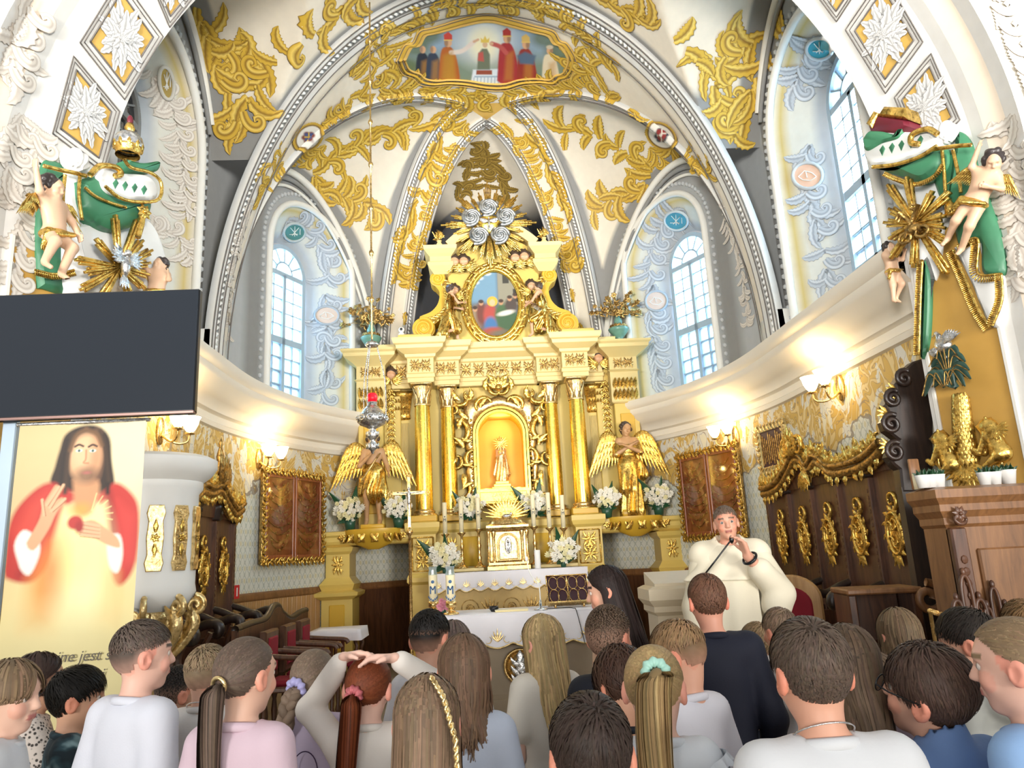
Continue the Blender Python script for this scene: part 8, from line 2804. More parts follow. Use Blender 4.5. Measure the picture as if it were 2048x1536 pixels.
  # potted plants and candle on its shelf
PT=M(); PT.add(lathe([(0,0),(.030,0),(.042,.075),(.045,.08),(.040,.08),(.036,.07),(0,.068)],16)); POTME=PT.mesh('pot'); POTME.materials.append(MT['white'])
GM=M(); rs=np.random.RandomState(6)
for k in range(40):
  GM.add(leaf(0,0,pi/2+rs.uniform(-.9,.9),rs.uniform(.03,.06),.009,rs.uniform(-.5,.5),1,.3,.5,5),Tm((rs.uniform(-.025,.025),rs.uniform(-.025,.025),.065),rs.uniform(0,6.3)))
GREENME=GM.mesh('greenery'); GREENME.materials.append(MT['green_leaf'])
for i,(u,v) in enumerate(((1849,985),(1864,982),(1880,979),(1970,962),(1990,958),(2016,954))):
  p=at(u,v,Y=4.56)
  g=thing('potted_plant',('white pot of low greenery in the trio beside the shelf candle','white pot of low greenery in the trio beside the gilded lion')[i>2],'potted plant',(p[0],4.56,1.931),rs.uniform(0,6),('pots at the candle end','pots beside the lion')[i>2])
  for nm,me in (('pot',POTME),('greenery',GREENME)):
    o=bpy.data.objects.new(nm,me); COL.objects.link(o); o.parent=g
    if i==5: o.scale=(1.35,1.2,1.1)
p=at(1838,970,Y=4.62)
c=thing('shelf_candle','short white candle with wooden holder at the end of the side altar shelf','candle',(p[0]+.02,4.66,1.931)); m=M(); m.add(lathe([(0,0),(.028,0),(.028,.10),(0,.10)],14)); m.build('wax',MT['candle'],c,world=False); m=M(); m.add(cham(-.02,.05,.03,.05,0,.20,.006)); m.build('wooden_back',MT['wood_mid'],c,world=False)
# stone ambo before the priest
am=thing('ambo','pale stone ambo with stepped panel mouldings beside the priest','lectern',(1.03,5.95,ZF))
MT['pale_stone']=paint('pale_limestone',rgb('#cdbfa4'),.5,.06,6)
ax0,ax1,ay=.92,1.28,5.85
m=M(); m.add(moulding([(.06,ZF),(.06,.25),(0,.30),(0,1.14),(.03,1.17),(.03,1.21),(.07,1.26),(.07,1.34),(.02,1.36)],ax0,ax1,ay,6.2)); m.build('body',MT['pale_stone'],am,smooth=False)
for k,a in enumerate((.03,.065,.10)):
  z0,z1=.36+a,1.10-a
  m=M()
  for q in ((ax0+a,ax1-a,z1,z1+.02),(ax0+a,ax1-a,z0-.02,z0),(ax0+a,ax0+a+.02,z0,z1),(ax1-a-.02,ax1-a,z0,z1)):
    m.add(cham(q[0],q[1],ay-.02+.004*k,ay+.005,q[2],q[3],.005))
  m.build('panel_moulding',MT['pale_stone'],am,smooth=False)
m=M(); m.add(prism([(0,0),(.36,.0),(.36,.10),(0,.02)],-.19,.19,0),Tm(((ax0+ax1)/2,ay-.02,1.36),pi/2)); m.build('desk',MT['pale_stone'],am,smooth=False)
g0,g1=at(1424,1150,Y=5.0),at(1463,1079,Y=5.0)
m=M(); m.add(tube(bez([(ax1-.02,ay+.1,1.42),(g0[0]-.06,5.25,g0[2]-.08),(g0[0],5.02,g0[2]+.05),g1],24),.006,6)); ml=m.build('microphone_arm',MT['black'],am); m=M(); m.add(ellipsoid(g1,(.016,.016,.028),10,8)); m.build('microphone_capsule',MT['black'],ml)
# presider chair with red upholstery
def chair(name,label,loc,rz,wood_,h=1.2,w=.5,arch=True,group=None):
  c=thing(name,label,'chair',loc,rz,group)
  B=lambda m,nm,mt,par=c,**k: m.build(nm,MT[mt],par,world=False,**k)
  m=M(); m.add(cham(-w/2,w/2,-.24,.22,.40,.45,.012)); B(m,'seat',wood_,smooth=False)
  m=M(); m.add(cham(-w/2+.03,w/2-.03,-.22,.18,.45,.50,.02)); B(m,'seat_cushion','velvet',smooth=False)
  O=[(-w/2,.50),(w/2,.50),(w/2,h-.2)]+([(w/2*cos(a),h-.2+.2*sin(a)) for a in np.linspace(0,pi,14)[1:-1]] if arch else [(w/2,h),(-w/2,h)])+[(-w/2,h-.2)]
  m=M(); m.add(prism(O,.18,.24,.015)); bk=B(m,'backrest',wood_,smooth=False)
  O=A(O); cc_=A([0,(.5+h)/2]); m=M(); m.add(prism(cc_+(O-cc_)*(.68,.72),.165,.185,.012)); B(m,'back_cushion','velvet',bk,smooth=False)
  for sx in (-1,1):
    for y in (-.20,.20):
      m=M(); m.add(lathe([(.022,0),(.03,.03),(.018,.08),(.028,.2),(.018,.3),(.03,.36),(.03,.40)],10),Tm((sx*(w/2-.04),y,0))); B(m,'leg',wood_)
    m=M(); m.add(tube(bez([(sx*w/2,.2,.72),(sx*w/2,.0,.70),(sx*w/2,-.2,.68),(sx*w/2,-.24,.64)],12),.025,8)); m.add(tube(A([(sx*w/2,-.18,.45),(sx*w/2,-.18,.68)]),.02,8)); B(m,'armrest',wood_)
  return c
chair('presider_chair','light wooden armchair with arched back and red oval cushion beside the priest',(2.10,6.25,ZF),-.5,'wood_board',1.22,.5)
# prayer desk before the stalls
pd=thing('prayer_desk','dark wooden prayer desk with scrolled side in front of the stalls','prayer desk',(2.50,5.55,ZF),-.15)
m=M(); m.add(cham(-.28,.24,-.20,.20,1.10,1.14,.01)); m.build('desk_top',MT['wood_mid'],pd,world=False,smooth=False)
for x in (-.24,.20):
  m=M(); m.add(cham(x-.03,x+.03,-.17,.17,0,1.10,.01)); m.build('side_board',MT['wood_dark'],pd,world=False,smooth=False)
m=M(); m.add(cham(-.21,.17,.10,.14,.75,1.10,.008)); m.build('front_board',MT['wood_dark'],pd,world=False,smooth=False); m=M(); m.add(cham(-.21,.17,-.15,.15,.70,.73,.006)); m.build('shelf',MT['wood_dark'],pd,world=False,smooth=False)
m=M(); m.add(cham(-.22,.18,-.45,-.12,.12,.18,.02)); m.build('kneeler',MT['velvet'],pd,world=False,smooth=False)
m=M(); m.add(tube(A([(x,-.22-.03*0,z) for x,z in spiral(.26,1.06,.11,.03,1.6,-1.3,24)]),.03,8)); m.build('scroll',MT['wood_mid'],pd,world=False)
# brass rail
p,q=at(1860,1222,Y=3.95),at(1906,1236,Y=3.6)
hr=thing('hand_rail','short brass hand rail on two posts beside the side altar','rail',(p[0],p[1],0)); m=M(); m.add(tube(A([p,q]),.014,8)); m.build('rail_bar',MT['brass'],hr)
for r in (p,q):
  m=M(); m.add(tube(A([(r[0],r[1],0),r]),.010,8)); m.build('rail_post',MT['brass'],hr)
  # kneeler bench front on the other side, chairs, credence table, sign
kb=thing('kneeler_bench','dark carved bench front with curved top rail below the wainscot','bench',(-2.55,7.9,ZF))
pts=[at(u,v,X=-2.55)[[1,2]] for u,v in ((470,1262),(500,1250),(530,1240),(545,1216),(556,1214),(562,1226),(580,1238),(600,1226),(612,1222))]
O=[tuple(p) for p in bez(pts,30)]+[(pts[-1][0],.55),(pts[0][0],.55)]
m=M(); m.add(prism(O,-.03,.03,.01),Tm((-2.55,0,0),pi/2)); m.build('bench_front',MT['wood_dark'],kb,smooth=False)
m=M(); m.add(tube(A([(-2.55,y,z+.01) for y,z in bez(pts,30)]),.035,8)); m.build('top_rail',MT['wood_black'],kb)
for k in range(4):
  y0=pts[0][0]+(pts[-1][0]-pts[0][0])*(k+.12)/4; y1=pts[0][0]+(pts[-1][0]-pts[0][0])*(k+.88)/4
  m=M(); m.add(cham(-2.515,-2.50,y0,y1,.66,.98,.006)); m.build('bench_panel',MT['wood_mid'],kb,smooth=False)
for k in range(9):
  y=pts[0][0]+(pts[-1][0]-pts[0][0])*k/8
  m=M(); m.add(lathe([(.02,.0),(.028,.1),(.016,.2),(.026,.32),(.018,.40)],10),Tm((-2.55,y,ZF))); m.build('baluster',MT['wood_dark'],kb)
for k,(x,y,lb) in enumerate(((-2.20,7.35,'small red-backed wooden chair at the near end of the row beside the kneeler bench'),(-2.18,7.95,'small red-backed wooden chair in the middle of the row beside the kneeler bench'),(-2.16,8.5,'small red-backed wooden chair at the table end of the row beside the kneeler bench'))):
  chair('red_chair',lb,(x,y,ZF),pi/2,'wood_dark',.93,.42,False,'red chairs beside the bench')
ct=thing('credence_table','small table with twisted legs under a white fringed cloth','table',(-2.12,9.25,ZF))
m=M(); m.add(cham(-.27,.27,-.25,.25,.72,.755,.006)); m.build('table_top',MT['wood_dark'],ct,world=False,smooth=False)
for sx in (-.23,.23):
  for sy in (-.21,.21):
    z=np.linspace(0,.72,40); m=M(); m.add(tube(np.stack([sx+.010*np.cos(z*45),sy+.010*np.sin(z*45),z],1),.02,7)); m.build('leg',MT['wood_dark'],ct,world=False)
m=M(); n=40; t=np.linspace(0,2*pi,n,endpoint=False); bx_=np.clip(np.cos(t)*1.45,-1,1)*.29; by_=np.clip(np.sin(t)*1.45,-1,1)*.27
V=np.concatenate([np.stack([bx_*(1+.05*k/3),by_*(1+.05*k/3)+.006*np.sin(9*t)*k,np.full(n,.758-.04*k)],1) for k in range(4)]); m.add((V,[grid_faces(4,n,False,True),A([np.arange(n)])])); m.build('tablecloth',MT['linen'],ct,world=False)
so=thing('red_stool','low stool with red cushion in front of the credence table','stool',(-1.72,8.75,ZF))
m=M(); m.add(cham(-.2,.2,-.18,.18,.40,.48,.02)); m.build('cushion',MT['velvet'],so,world=False,smooth=False)
for sx in (-.17,.17):
  for sy in (-.15,.15):
    m=M(); m.add(lathe([(.02,0),(.028,.1),(.016,.2),(.026,.32),(.02,.40)],10),Tm((sx,sy,0))); m.build('leg',MT['wood_black'],so,world=False)
c,d,nn=wall_hit(473,1184,.03)
sg=thing('wall_sign','small red sign with white mark on the wainscot','sign',tuple(c),hang_T(c,nn)); m=M(); m.add(cham(-.06,.06,-.006,.0,-.08,.08,.002)); m.build('plate',paint('sign_red',rgb('#c8232b'),.4,.03,9),sg,world=False,smooth=False); m=M(); m.add(box(-.012,.012,-.008,-.005,-.05,.05)); m.build('white_mark',MT['white'],sg,world=False,smooth=False)
# white pulpit with gilded cartouches on the stall side
px_,py_=-2.94,5.92
pu=thing('pulpit','white round pulpit with gilded cartouches and a gilded scroll console','pulpit',(px_,py_,0))
m=M(); m.add(lathe([(.20,1.36),(.30,1.42),(.34,1.50),(.33,1.56),(.33,2.24),(.36,2.28),(.36,2.33),(.42,2.38),(.46,2.44),(.46,2.50),(.40,2.53),(0,2.53)],30),Tm((px_,py_,0))); m.build('drum',MT['white'],pu,auto=40)
for k in range(7):
  a=radians(-100+32*k)
  T=Tm((px_,py_,0),a) @ Tm((0,-.335,0)); m=M()
  O=[(-.05,1.66),(.05,1.66),(.065,1.72),(.05,1.78),(.06,1.9),(.05,2.02),(.065,2.08),(.05,2.14),(-.05,2.14),(-.065,2.08),(-.05,2.02),(-.06,1.9),(-.05,1.78),(-.065,1.72)]
  m.add(prism(O,-.012,.01,.006),T); ca=m.build('cartouche',MT['gold_pale'],pu,smooth=False)
  m=M(); m.add(rosette(0,1.9,.035,6,-.018),T); m.add(leaf(0,1.94,pi/2,.1,.02,0,2,.6,.2,7),T @ Tm((0,-.014,0))); m.add(leaf(0,1.86,-pi/2,.1,.02,0,2,.6,.2,7),T @ Tm((0,-.014,0))); m.build('cartouche_leaf',MT['gold'],ca)
m=M(); m.add(lathe([(0,0.0),(.24,0.0),(.24,.1),(.12,.16),(.10,.9),(.16,1.0),(.2,1.3),(.22,1.38),(0,1.38)],24),Tm((px_,py_,0))); m.build('stem',MT['gold_pale'],pu)
for k in range(5):
  a=radians(-60+40*k); T=Tm((px_,py_,0),a)
  m=M(); P=bez([(0,-.16,1.02),(0,-.26,1.12),(0,-.34,1.26),(0,-.30,1.36)],14); m.add(tube(P,np.linspace(.03,.05,14),8),T); m.add(tube(A([(0,-.34-(x),z) for x,z in spiral(0,1.40,.075,.02,pi/2,-1.4,22)]),.022,7),T)
  for q in range(4):
    m.add(leaf(0,0,pi/2+(q-1.5)*.5,.16,.035,0,2,.6,.8,8),T @ Tm((0,-.22-.03*q,1.06+.08*q)))
  m.build('console_scroll',MT['gold_pale'],pu)
  # small white camera on the altar cornice
p=at(803,680,Y=11.05)
cm=thing('camera_ball','small white surveillance camera on the altar cornice beside the volute','camera',(AAX-1.48,11.12,5.071)); m=M(); m.add(lathe([(0,0),(.05,0),(.05,.02),(.025,.03),(.03,.05)],14)); m.build('mount',MT['white'],cm,world=False); m=M(); m.add(ellipsoid((0,0,.085),(.048,.048,.045))); m.build('dome',MT['white'],cm,world=False); m=M(); m.add(ellipsoid((0,-.042,.085),(.022,.012,.022))); m.build('lens',MT['black'],cm,world=False)
# ------------------------------------------------------------------ people
MT['skin']=vcol('skin',.48,.03,.35,0,30)
MT['hair']=vcol('hair',.56,.12,.22,0,60)
MT['eye']=vcol('eye',.12,.0,.6)
_hy,_hf=[-1,-.45,-.2,.0,.3,.6,.9,1],[-.80,-.74,-.35,-.08,.14,.42,.60,.62]
def hairline(y):
  return np.interp(y,_hy,_hf)
def ribbons(P,w,c0,rs,taper=.65,center=None,jit=.28,tip=1.0):
  """Hair strands P (S, K, 3) as flat ribbons facing away from the head's axis; per-strand colour."""
  S,K,_=P.shape
  t=np.gradient(P,axis=1); t /= np.linalg.norm(t,axis=-1,keepdims=True)+1e-9
  out=P-center
  n=np.cross(t,out); n /= np.linalg.norm(n,axis=-1,keepdims=True)+1e-9
  k=np.linspace(0,1,K)
  ww=w*(1-taper*k**2)[None,:,None]*rs.uniform(.7,1.2,(S,1,1))
  V=np.stack([P-n*ww,P+n*ww],2).reshape(-1,3)
  b=np.arange(S)[:,None]*K*2
  q=np.arange(K-1)[None]*2
  F=np.stack([b+q,b+q+1,b+q+3,b+q+2],-1).reshape(-1,4)
  g=rs.uniform(1-jit,1+jit,(S,1,1))*(1-.22*(1-k)[None,:,None]**3)*(1+(tip-1)*k[None,:,None])
  tint=1+rs.uniform(-.05,.05,(S,1,3))
  C=np.clip(np.broadcast_to(A(c0)*g*tint,(S,K,3)),0,1)
  return V,F,np.repeat(C[:,:,None],2,2).reshape(-1,3)
def scalp_dirs(n,rs):
  i=np.arange(n)+.5
  z=1-2*i/n
  a=i*2.399963+rs.uniform(-.1,.1,n)
  r=np.sqrt(1-z*z)
  d=np.stack([r*np.cos(a),r*np.sin(a),z],1)
  return d[z>hairline(d[:,1])]
def make_hair(root,hd,Rh,hs,st,skin):
  """Hair as a part of the person: a cap on the scalp and strands, in the style asked for."""
  rs=np.random.RandomState(st.get('seed',1))
  col=A(rgb(st['c']))
  kind=st['k']
  c0=A([0,-.006,.022]); rad=A([.074,.09,.086])
  toW=lambda p: hd+(p*hs) @ Rh
  m=M()
  # cap
  nu,nv=40,22
  th=np.linspace(.02,2.6,nv); ph=np.linspace(0,2*pi,nu,endpoint=False)
  D=np.stack([np.outer(np.cos(ph),np.sin(th)),np.outer(np.sin(ph),np.sin(th)),np.broadcast_to(np.cos(th),(nu,nv))],-1)
  grow=1.045 if kind in ('short','fade','buzz') else 1.06
  if kind=='short':
    grow=1.0+.075*np.clip(D[...,2:3]*1.1+.35,.25,1)*st.get('vol',1)
  P=c0+D*rad*grow
  F=grid_faces(nu,nv,True)
  ok=(D[...,2]>hairline(D[...,1])-.03).ravel()
  cc=np.broadcast_to(col*.72,P.shape).copy()
  if kind in ('fade','buzz','short'):
    f=np.clip((D[...,2]-hairline(D[...,1]))/(.75 if kind=='fade' else .3)+.1,.2,1)[...,None]
    cc=cc*f+A(skin)*.75*(1-f)
  cc *= rs.uniform(.9,1.1,cc.shape[:2]+(1,))
  m.add((toW(P.reshape(-1,3)),F[ok[F].all(1)]),c=cc.reshape(-1,3))
  K=7
  cen=toW(c0[None])[0]
  t=np.linspace(0,1,K)
  def onto(d,r):
    d=d/(np.linalg.norm(d,axis=-1,keepdims=True)+1e-9)
    return c0+d*rad*r
  if kind in ('short','fade','buzz'):
    d=scalp_dirs(st.get('n',2600),rs)
    if kind=='fade':
      d=d[d[:,2]>rs.uniform(-.05,.35,len(d))]
    crown=unit(A(st.get('crown',(.1,-.42,.9))))
    away=d-crown; away-=d*(away*d).sum(1,keepdims=True)
    away /= np.linalg.norm(away,axis=1,keepdims=True)+.05
    fr=st.get('fringe',.35)
    away+=A([0,fr,0])*np.clip(d[:,2:3],0,1)
    away+=rs.randn(len(d),3)*st.get('mess',.25)
    L=st.get('len',.30)*np.clip(.35+.9*(d[:,2:3]+.25),.12 if kind=='fade' else .4,1.15)
    if kind=='buzz':
      L=L*0+.10
    if kind=='fade':
      L=L*np.clip((d[:,2:3]+.1)/.5,.15,1)
    lift=.045+.10*st.get('vol',1)*np.clip(d[:,2:3],0.1,1)
    D=d[:,None]+away[:,None]*L[:,None]*t[None,:,None]
    R=1.02+(lift[:,None]*np.sin(pi*np.clip(t*.75+.1,0,1))[None,:,None])
    P=onto(D,R)
    V,F,C=ribbons(toW(P.reshape(-1,3)).reshape(P.shape),.0026*hs,col,rs,.6,cen)
    if kind in ('fade','buzz'):
      f=np.repeat(np.repeat(np.clip((d[:,2]+.55)/.9,.6,1),K)[:,None],2,0).reshape(-1,1)
      C=C*f+A(skin)*.6*(1-f)
    m.add((V,F),c=C)
  elif kind in ('long','bob'):
    d=scalp_dirs(st.get('n',1500),rs)
    az=np.arctan2(d[:,0],d[:,1]); th0=np.arccos(np.clip(d[:,2],-1,1))
    lim=radians(st.get('open',62))
    sg=np.where(az==0,1,np.sign(az+st.get('part',0)))
    azt=np.where(np.abs(az)<lim,sg*(lim+rs.uniform(0,.25,len(az))),az)
    Ln=st['len']*rs.uniform(.80,1.05,len(d))
    cl=np.floor(az*7+th0*2); ph_=np.sin(cl*12.9898)*3.1
    K=14; s_=np.linspace(0,1,K)
    arc=np.clip(1.68-th0,.15,2)*.088
    tot=arc+Ln
    lay=rs.uniform(0,1,len(d))
    P=np.zeros((len(d),K,3))
    for i,f in enumerate(s_):
      x=f*tot
      on=np.minimum(x,arc)
      th_=th0+on/.088
      k=np.clip(on/arc,0,1)
      a=az+(azt-az)*k
      rr=1.05+.09*lay
      base=c0+np.stack([np.sin(th_)*np.sin(a),np.sin(th_)*np.cos(a),np.cos(th_)],1)*rad*rr[:,None]
      fall=np.maximum(x-arc,0)
      q=fall/max(st['len'],1e-3)
      base[:,2]-=fall
      base[:,0] *= 1+(st.get('spread',.0)-.12*(fall>0))*q
      base[:,1]=base[:,1]*(1-.25*q)-st.get('back',.03)*q*np.clip(-np.cos(a)+.4,0,1.2)
      base[:,0]+=(st.get('wave',.004)*np.sin(14*q+9*lay)+.010*np.sin(ph_+5*q))*q
      base[:,1]+=.006*np.sin(1.7*ph_+4*q)*np.clip(3*q,0,1)
      P[:,i]=base
    Pl=hd+(P*hs) @ Rh
    zfall=Pl.copy()
    V,F,C=ribbons(Pl,st.get('w',.0042)*hs,col,rs,.55,A([cen[0],cen[1],0])*A([1,1,0])+A([0,0,1])*Pl[...,2:3] if False else cen,.30,st.get('tip',1.1))
    m.add((V,F),c=C)
  elif kind in ('tail','braid'):
    d=scalp_dirs(st.get('n',1700),rs)
    tie=unit(A(st.get('tie',(0,-.9,-.1))))
    D=d[:,None]*(1-t[None,:,None])+tie*t[None,:,None]
    R=1.03+.035*rs.rand(len(d),1,1)+.07*(t**4)[None,:,None]
    P=onto(D,R)
    V,F,C=ribbons(toW(P.reshape(-1,3)).reshape(P.shape),.0030*hs,col,rs,.1,cen,.22)
    m.add((V,F),c=C)
    tp=c0+tie*rad*1.16
    path=A([tp,tp+tie*.016+(0,0,-.008)]+[tp+A(q) for q in st.get('path',[(0,-.05,-.06),(0,-.055,-.2),(0,-.05,-.35)])])
    K=16
    C_=bez(path,K)
    Cw=toW(C_)
    ns=st.get('nt',620)
    rr,aa=np.sqrt(rs.rand(ns)),rs.uniform(0,2*pi,ns)
    k=np.linspace(0,1,K)
    wd=st.get('tw',.032)*hs*np.interp(k,[0,.07,.3,.7,1],[.45,.6,1.0,.9,.35])
    if kind=='tail':
      off=np.stack([rr*np.cos(aa),rr*np.sin(aa)*.6,0*rr],1)
      P=Cw[None]+off[:,None]*wd[None,:,None]
      P[...,0]+=(.007*np.sin(7*k[None]+2*aa[:,None])+.006*np.sin(3*k[None]+5*rr[:,None]))*k[None]
      P[:,-1,2]+=rs.uniform(-.03,.05,ns)
      V,F,C=ribbons(P,.0030*hs,col,rs,.5,Cw[None]+A([1e-4,-1e-4,0]),.42,st.get('tip',1.05))
      m.add((V,F),c=C)
      m.add(tube(Cw,wd*.42,8),c=col*.55)
    else:
      for q in range(3):
        z=np.linspace(0,1,48)
        base=np.stack([np.interp(z,k,Cw[:,i]) for i in range(3)],1)
        w_=np.interp(z,k,wd)
        base[:,0]+=w_*.55*np.sin(z*22+q*2.094); base[:,1]+=w_*.4*np.sin(2*(z*22+q*2.094))
        cj=col*rs.uniform(.8,1.1)
        m.add(tube(base,w_*.52,8),c=cj)
  elif kind=='curly':
    V,F=hair_blob(hd,Rh,hs,st.get('seed',1),res=.006,big=1.08)
    m.add((V,F),c=col*.6)
    for q in range(260):
      d=unit(rs.randn(3));
      if d[2]<hairline(d[1]): continue
      r0=rs.uniform(.010,.017); p=onto(d[None],1.16)[0]
      e1=unit(np.cross(d,A([.3,.2,1]))); e2=np.cross(d,e1)
      a=np.linspace(0,2*pi*1.4,12)
      Q=p+(np.cos(a)[:,None]*e1+np.sin(a)[:,None]*e2)*r0*(1-.03*np.arange(12))[:,None]+d*np.linspace(0,.014,12)[:,None]
      m.add(tube(toW(Q),.0042*hs,5),c=col*rs.uniform(.5,1.25))
  return m.build('hair',MT['hair'],root,world=False,color=True)
def wav(amp,seed):
  rs=np.random.RandomState(seed)
  p=rs.uniform(0,6.28,6)
  def f(x,y,z):
    low=np.clip((1.06-z)*2.2,.25,1.3)
    a=np.sin(26*(z+.55*np.abs(x+.03))+7*np.sin(6*x+p[0])+p[1])*np.exp(-((np.abs(x)-.07)/.08)**2)
    b=np.sin(34*x+5*np.sin(7*z+p[2])+p[3])*np.clip(.95-z,0,.5)*2
    c=np.sin(17*x+9*z+p[4])*np.sin(13*z-8*x+p[5])
    return amp*low*(.8*a+.9*b+.7*c)
  return f
def person(label,u,v,Y,turn=0,head=(0,0,0),hair=None,shirt=('#e8e8ea','short'),skin='#dcb198',pants='#2b3242',J=None,hands=None,hs=None,eyes=True,wide=1.0,res=.012,lean=0.0,cat='person',group='schoolchildren standing before the chancel',foot=0.0,shirt_mat=None,neckr=.058,dx=0.0):
  """A standing child seen mostly from behind; (u, v) is the top of the head in the photograph, Y its distance."""
  p=at(u,v,Y=Y)
  ztop=p[2]-foot
  hs=hs or .99
  s=(ztop-.122*hs)/1.243
  R0=head_rot(*head)
  Jj=joints(s,**(J or {}))
  sl=.82*min(wide,1.25)**.6
  for k in ('shL','shR','elL','elR','haL','haR'):
    if not (J and k in J):
      Jj[k]=Jj[k]*A([.76*wide,1,1])
  root=thing('person',label,cat,(p[0]+dx,p[1],foot),radians(turn),group)
  hd=Jj['head']
  sk=A(rgb(skin))
  S=body_sdf(Jj,s,hs,R0,1.0,True,hands,True,res,.0065,True,sl)
  V,F=S.mesh()
  H=(V-hd) @ R0.T/hs
  c=np.broadcast_to(sk,V.shape).copy()
  ear=(np.abs(H[:,0])>.069) & (np.abs(H[:,2]+.008)<.045) & (H[:,1]<.03)
  c[ear]=c[ear]*A([1.06,.74,.70])
  inh=np.linalg.norm(H,axis=1)<.14
  ck=inh & (np.linalg.norm((np.abs(H)-A([.045,.06,.03]))*A([1,1,1]),axis=1)<.026) & (H[:,2]<0)
  c[ck]=c[ck]*A([1.02,.86,.84])
  lip=inh & (np.abs(H[:,0])<.021) & (H[:,1]>.07) & (np.abs(H[:,2]+.057)<.0085)
  c[lip]=A(rgb('#b9736a'))
  brow=inh & (np.abs(np.abs(H[:,0])-.033)<.018) & (H[:,1]>.055) & (np.abs(H[:,2]-.027)<.0055)
  c[brow]=A(rgb(hair['c'] if hair else '#4a3b2e'))*.8
  m=M(); m.add((V,F),c=np.clip(c,0,1)); m.build('body',MT['skin'],root,world=False,color=True)
  if eyes:
    r,fw,up=R0
    for e in (-1,1):
      q=hd+(r*e*.031+fw*.0672+up*.002)*hs
      V,F=ellipsoid((0,0,0),(.0115,.0115,.0115),16,12)
      cc=np.broadcast_to(A(rgb('#e8e2da')),V.shape).copy()
      f=(V @ fw)/.0115
      cc[:]=A(rgb('#cfc4ba')); cc[f>.78]=A(rgb('#4a4f4c')); cc[f>.93]=A(rgb('#14110f'))
      m=M(); m.add((V*hs+q,F),c=cc); m.build('eye',MT['eye'],root,world=False,color=True)
      # shirt
  col,kind=shirt[0],shirt[1]
  e=.014*s
  hem=(.60 if kind != 'dress' else .45)*s
  pts=A([Jj[k] for k in ('shL','shR','elL','elR','haL','haR','neck','pel')])
  lo,hi=pts.min(0)-.13*s,pts.max(0)+.13*s
  lo[1]=min(lo[1],-.17*s); hi[1]=max(hi[1],.17*s)
  lo[2]=hem-.03
  rz_=res*1.0
  S=SDF(axis(lo[0],hi[0],rz_),axis(lo[1],hi[1],rz_),axis(lo[2],hi[2],rz_))
  loose=shirt[2] if len(shirt)>2 else 1.0
  S.cap(Jj['shL']+(.015*s,0,0),Jj['shR']-(.015*s,0,0),.053*s*sl+e*.6,.053*s*sl+e*.6,.04)
  S.ell(Jj['chest'],A([.130*sl,.088*sl,.14])*s+e,.05)
  S.ell(Jj['belly'],A([.118*sl,.086*sl,.13])*s*A([loose,loose,1])+e,.05)
  S.ell(Jj['pel']-(0,0,.03*s),A([.125*sl,.095*sl,.12])*s*A([loose,loose,1])+e,.06)
  for k in 'LR':
    a,b=Jj['sh' +k],Jj['el' +k]
    if kind in ('short','ruffle','dress'):
      f=.62
      S.cap(a,a+(b-a)*f,.048*s*sl+e*.7,.047*s*sl+e*1.2,.025)
    else:
      S.cap(a,b,.048*s*sl+e*.6,.042*s*sl+e*.8,.025); S.cap(b,b+(Jj['ha' +k]-b)*.88,.042*s*sl+e*.7,.033*s*sl+e*.7,.02)
  if kind=='hoodie':
    S.ell(Jj['neck']+A([0,-.075,-.03])*s,A([.10,.06,.075])*s,.03); S.cap(Jj['neck']+A([-.07,-.01,.0])*s,Jj['neck']+A([.07,-.01,.0])*s,.035*s,.035*s,.03)
  if kind=='collar':
    S.cap(Jj['neck']+A([0,-.01,-.01])*s,Jj['neck']+A([0,-.0,.03])*s,.066*s,.06*s,.02)
  S.bump(wav(.0095*s,int(u)))
  nk=Jj['neck']
  S.cap(nk+A([0,.012,.034])*s,nk+A([0,.03,.2])*s,(neckr-.008)*s,.085*s,.006,sub=True)
  S.cut((0,0,hem),(0,0,-1))
  m=M(); m.add(S.mesh())
  sh=m.build('shirt',shirt_mat or MT.setdefault('shirt_' +col,paint('shirt_' +col[1:],tuple(x*(.80 if min(rgb(col))>.5 else 1) for x in rgb(col)),.8,.05,7,bump=.12,bsc=160)),root,world=False)
  a_=np.linspace(0,2*pi,40,endpoint=False); cn=nk+A([0,.012,.000])*s
  m=M(); m.add(tube(np.stack([cn[0]+.057*s*np.cos(a_),cn[1]+.056*s*np.sin(a_),cn[2]-.014*s*np.sin(a_)],1),.0105*s,8,True,1.2)); m.build('collar',sh.data.materials[0],sh,world=False)
  # trousers
  S=SDF(axis(-.22*s,.22*s,.022),axis(-.2*s,.2*s,.022),axis(0,.82*s,.022))
  S.ell(Jj['pel'],A([.125,.098,.10])*s,.04)
  for k in 'LR':
    S.cap(Jj['hip' +k],Jj['kn' +k],.086*s,.066*s,.04); S.cap(Jj['kn' +k],Jj['ft' +k],.066*s,.055*s,.03)
  m=M(); m.add(S.mesh()); m.build('trousers',MT.setdefault('pants_' +pants,paint('trousers_' +pants[1:],rgb(pants),.8,.08,9)),root,world=False)
  for k in 'LR':
    m=M(); f=Jj['ft' +k]; m.add(ellipsoid((f[0],f[1]+.055*s,.045*s),(.046*s,.125*s,.044*s),12,8)); m.build('shoe',MT['shoe'],root,world=False)
  if hair:
    make_hair(root,hd,R0,hs,hair,sk)
  return root,Jj,R0,hs,s,sh
MT['shoe']=paint('white_trainers',rgb('#d8d8d6'),.6,.06,9)
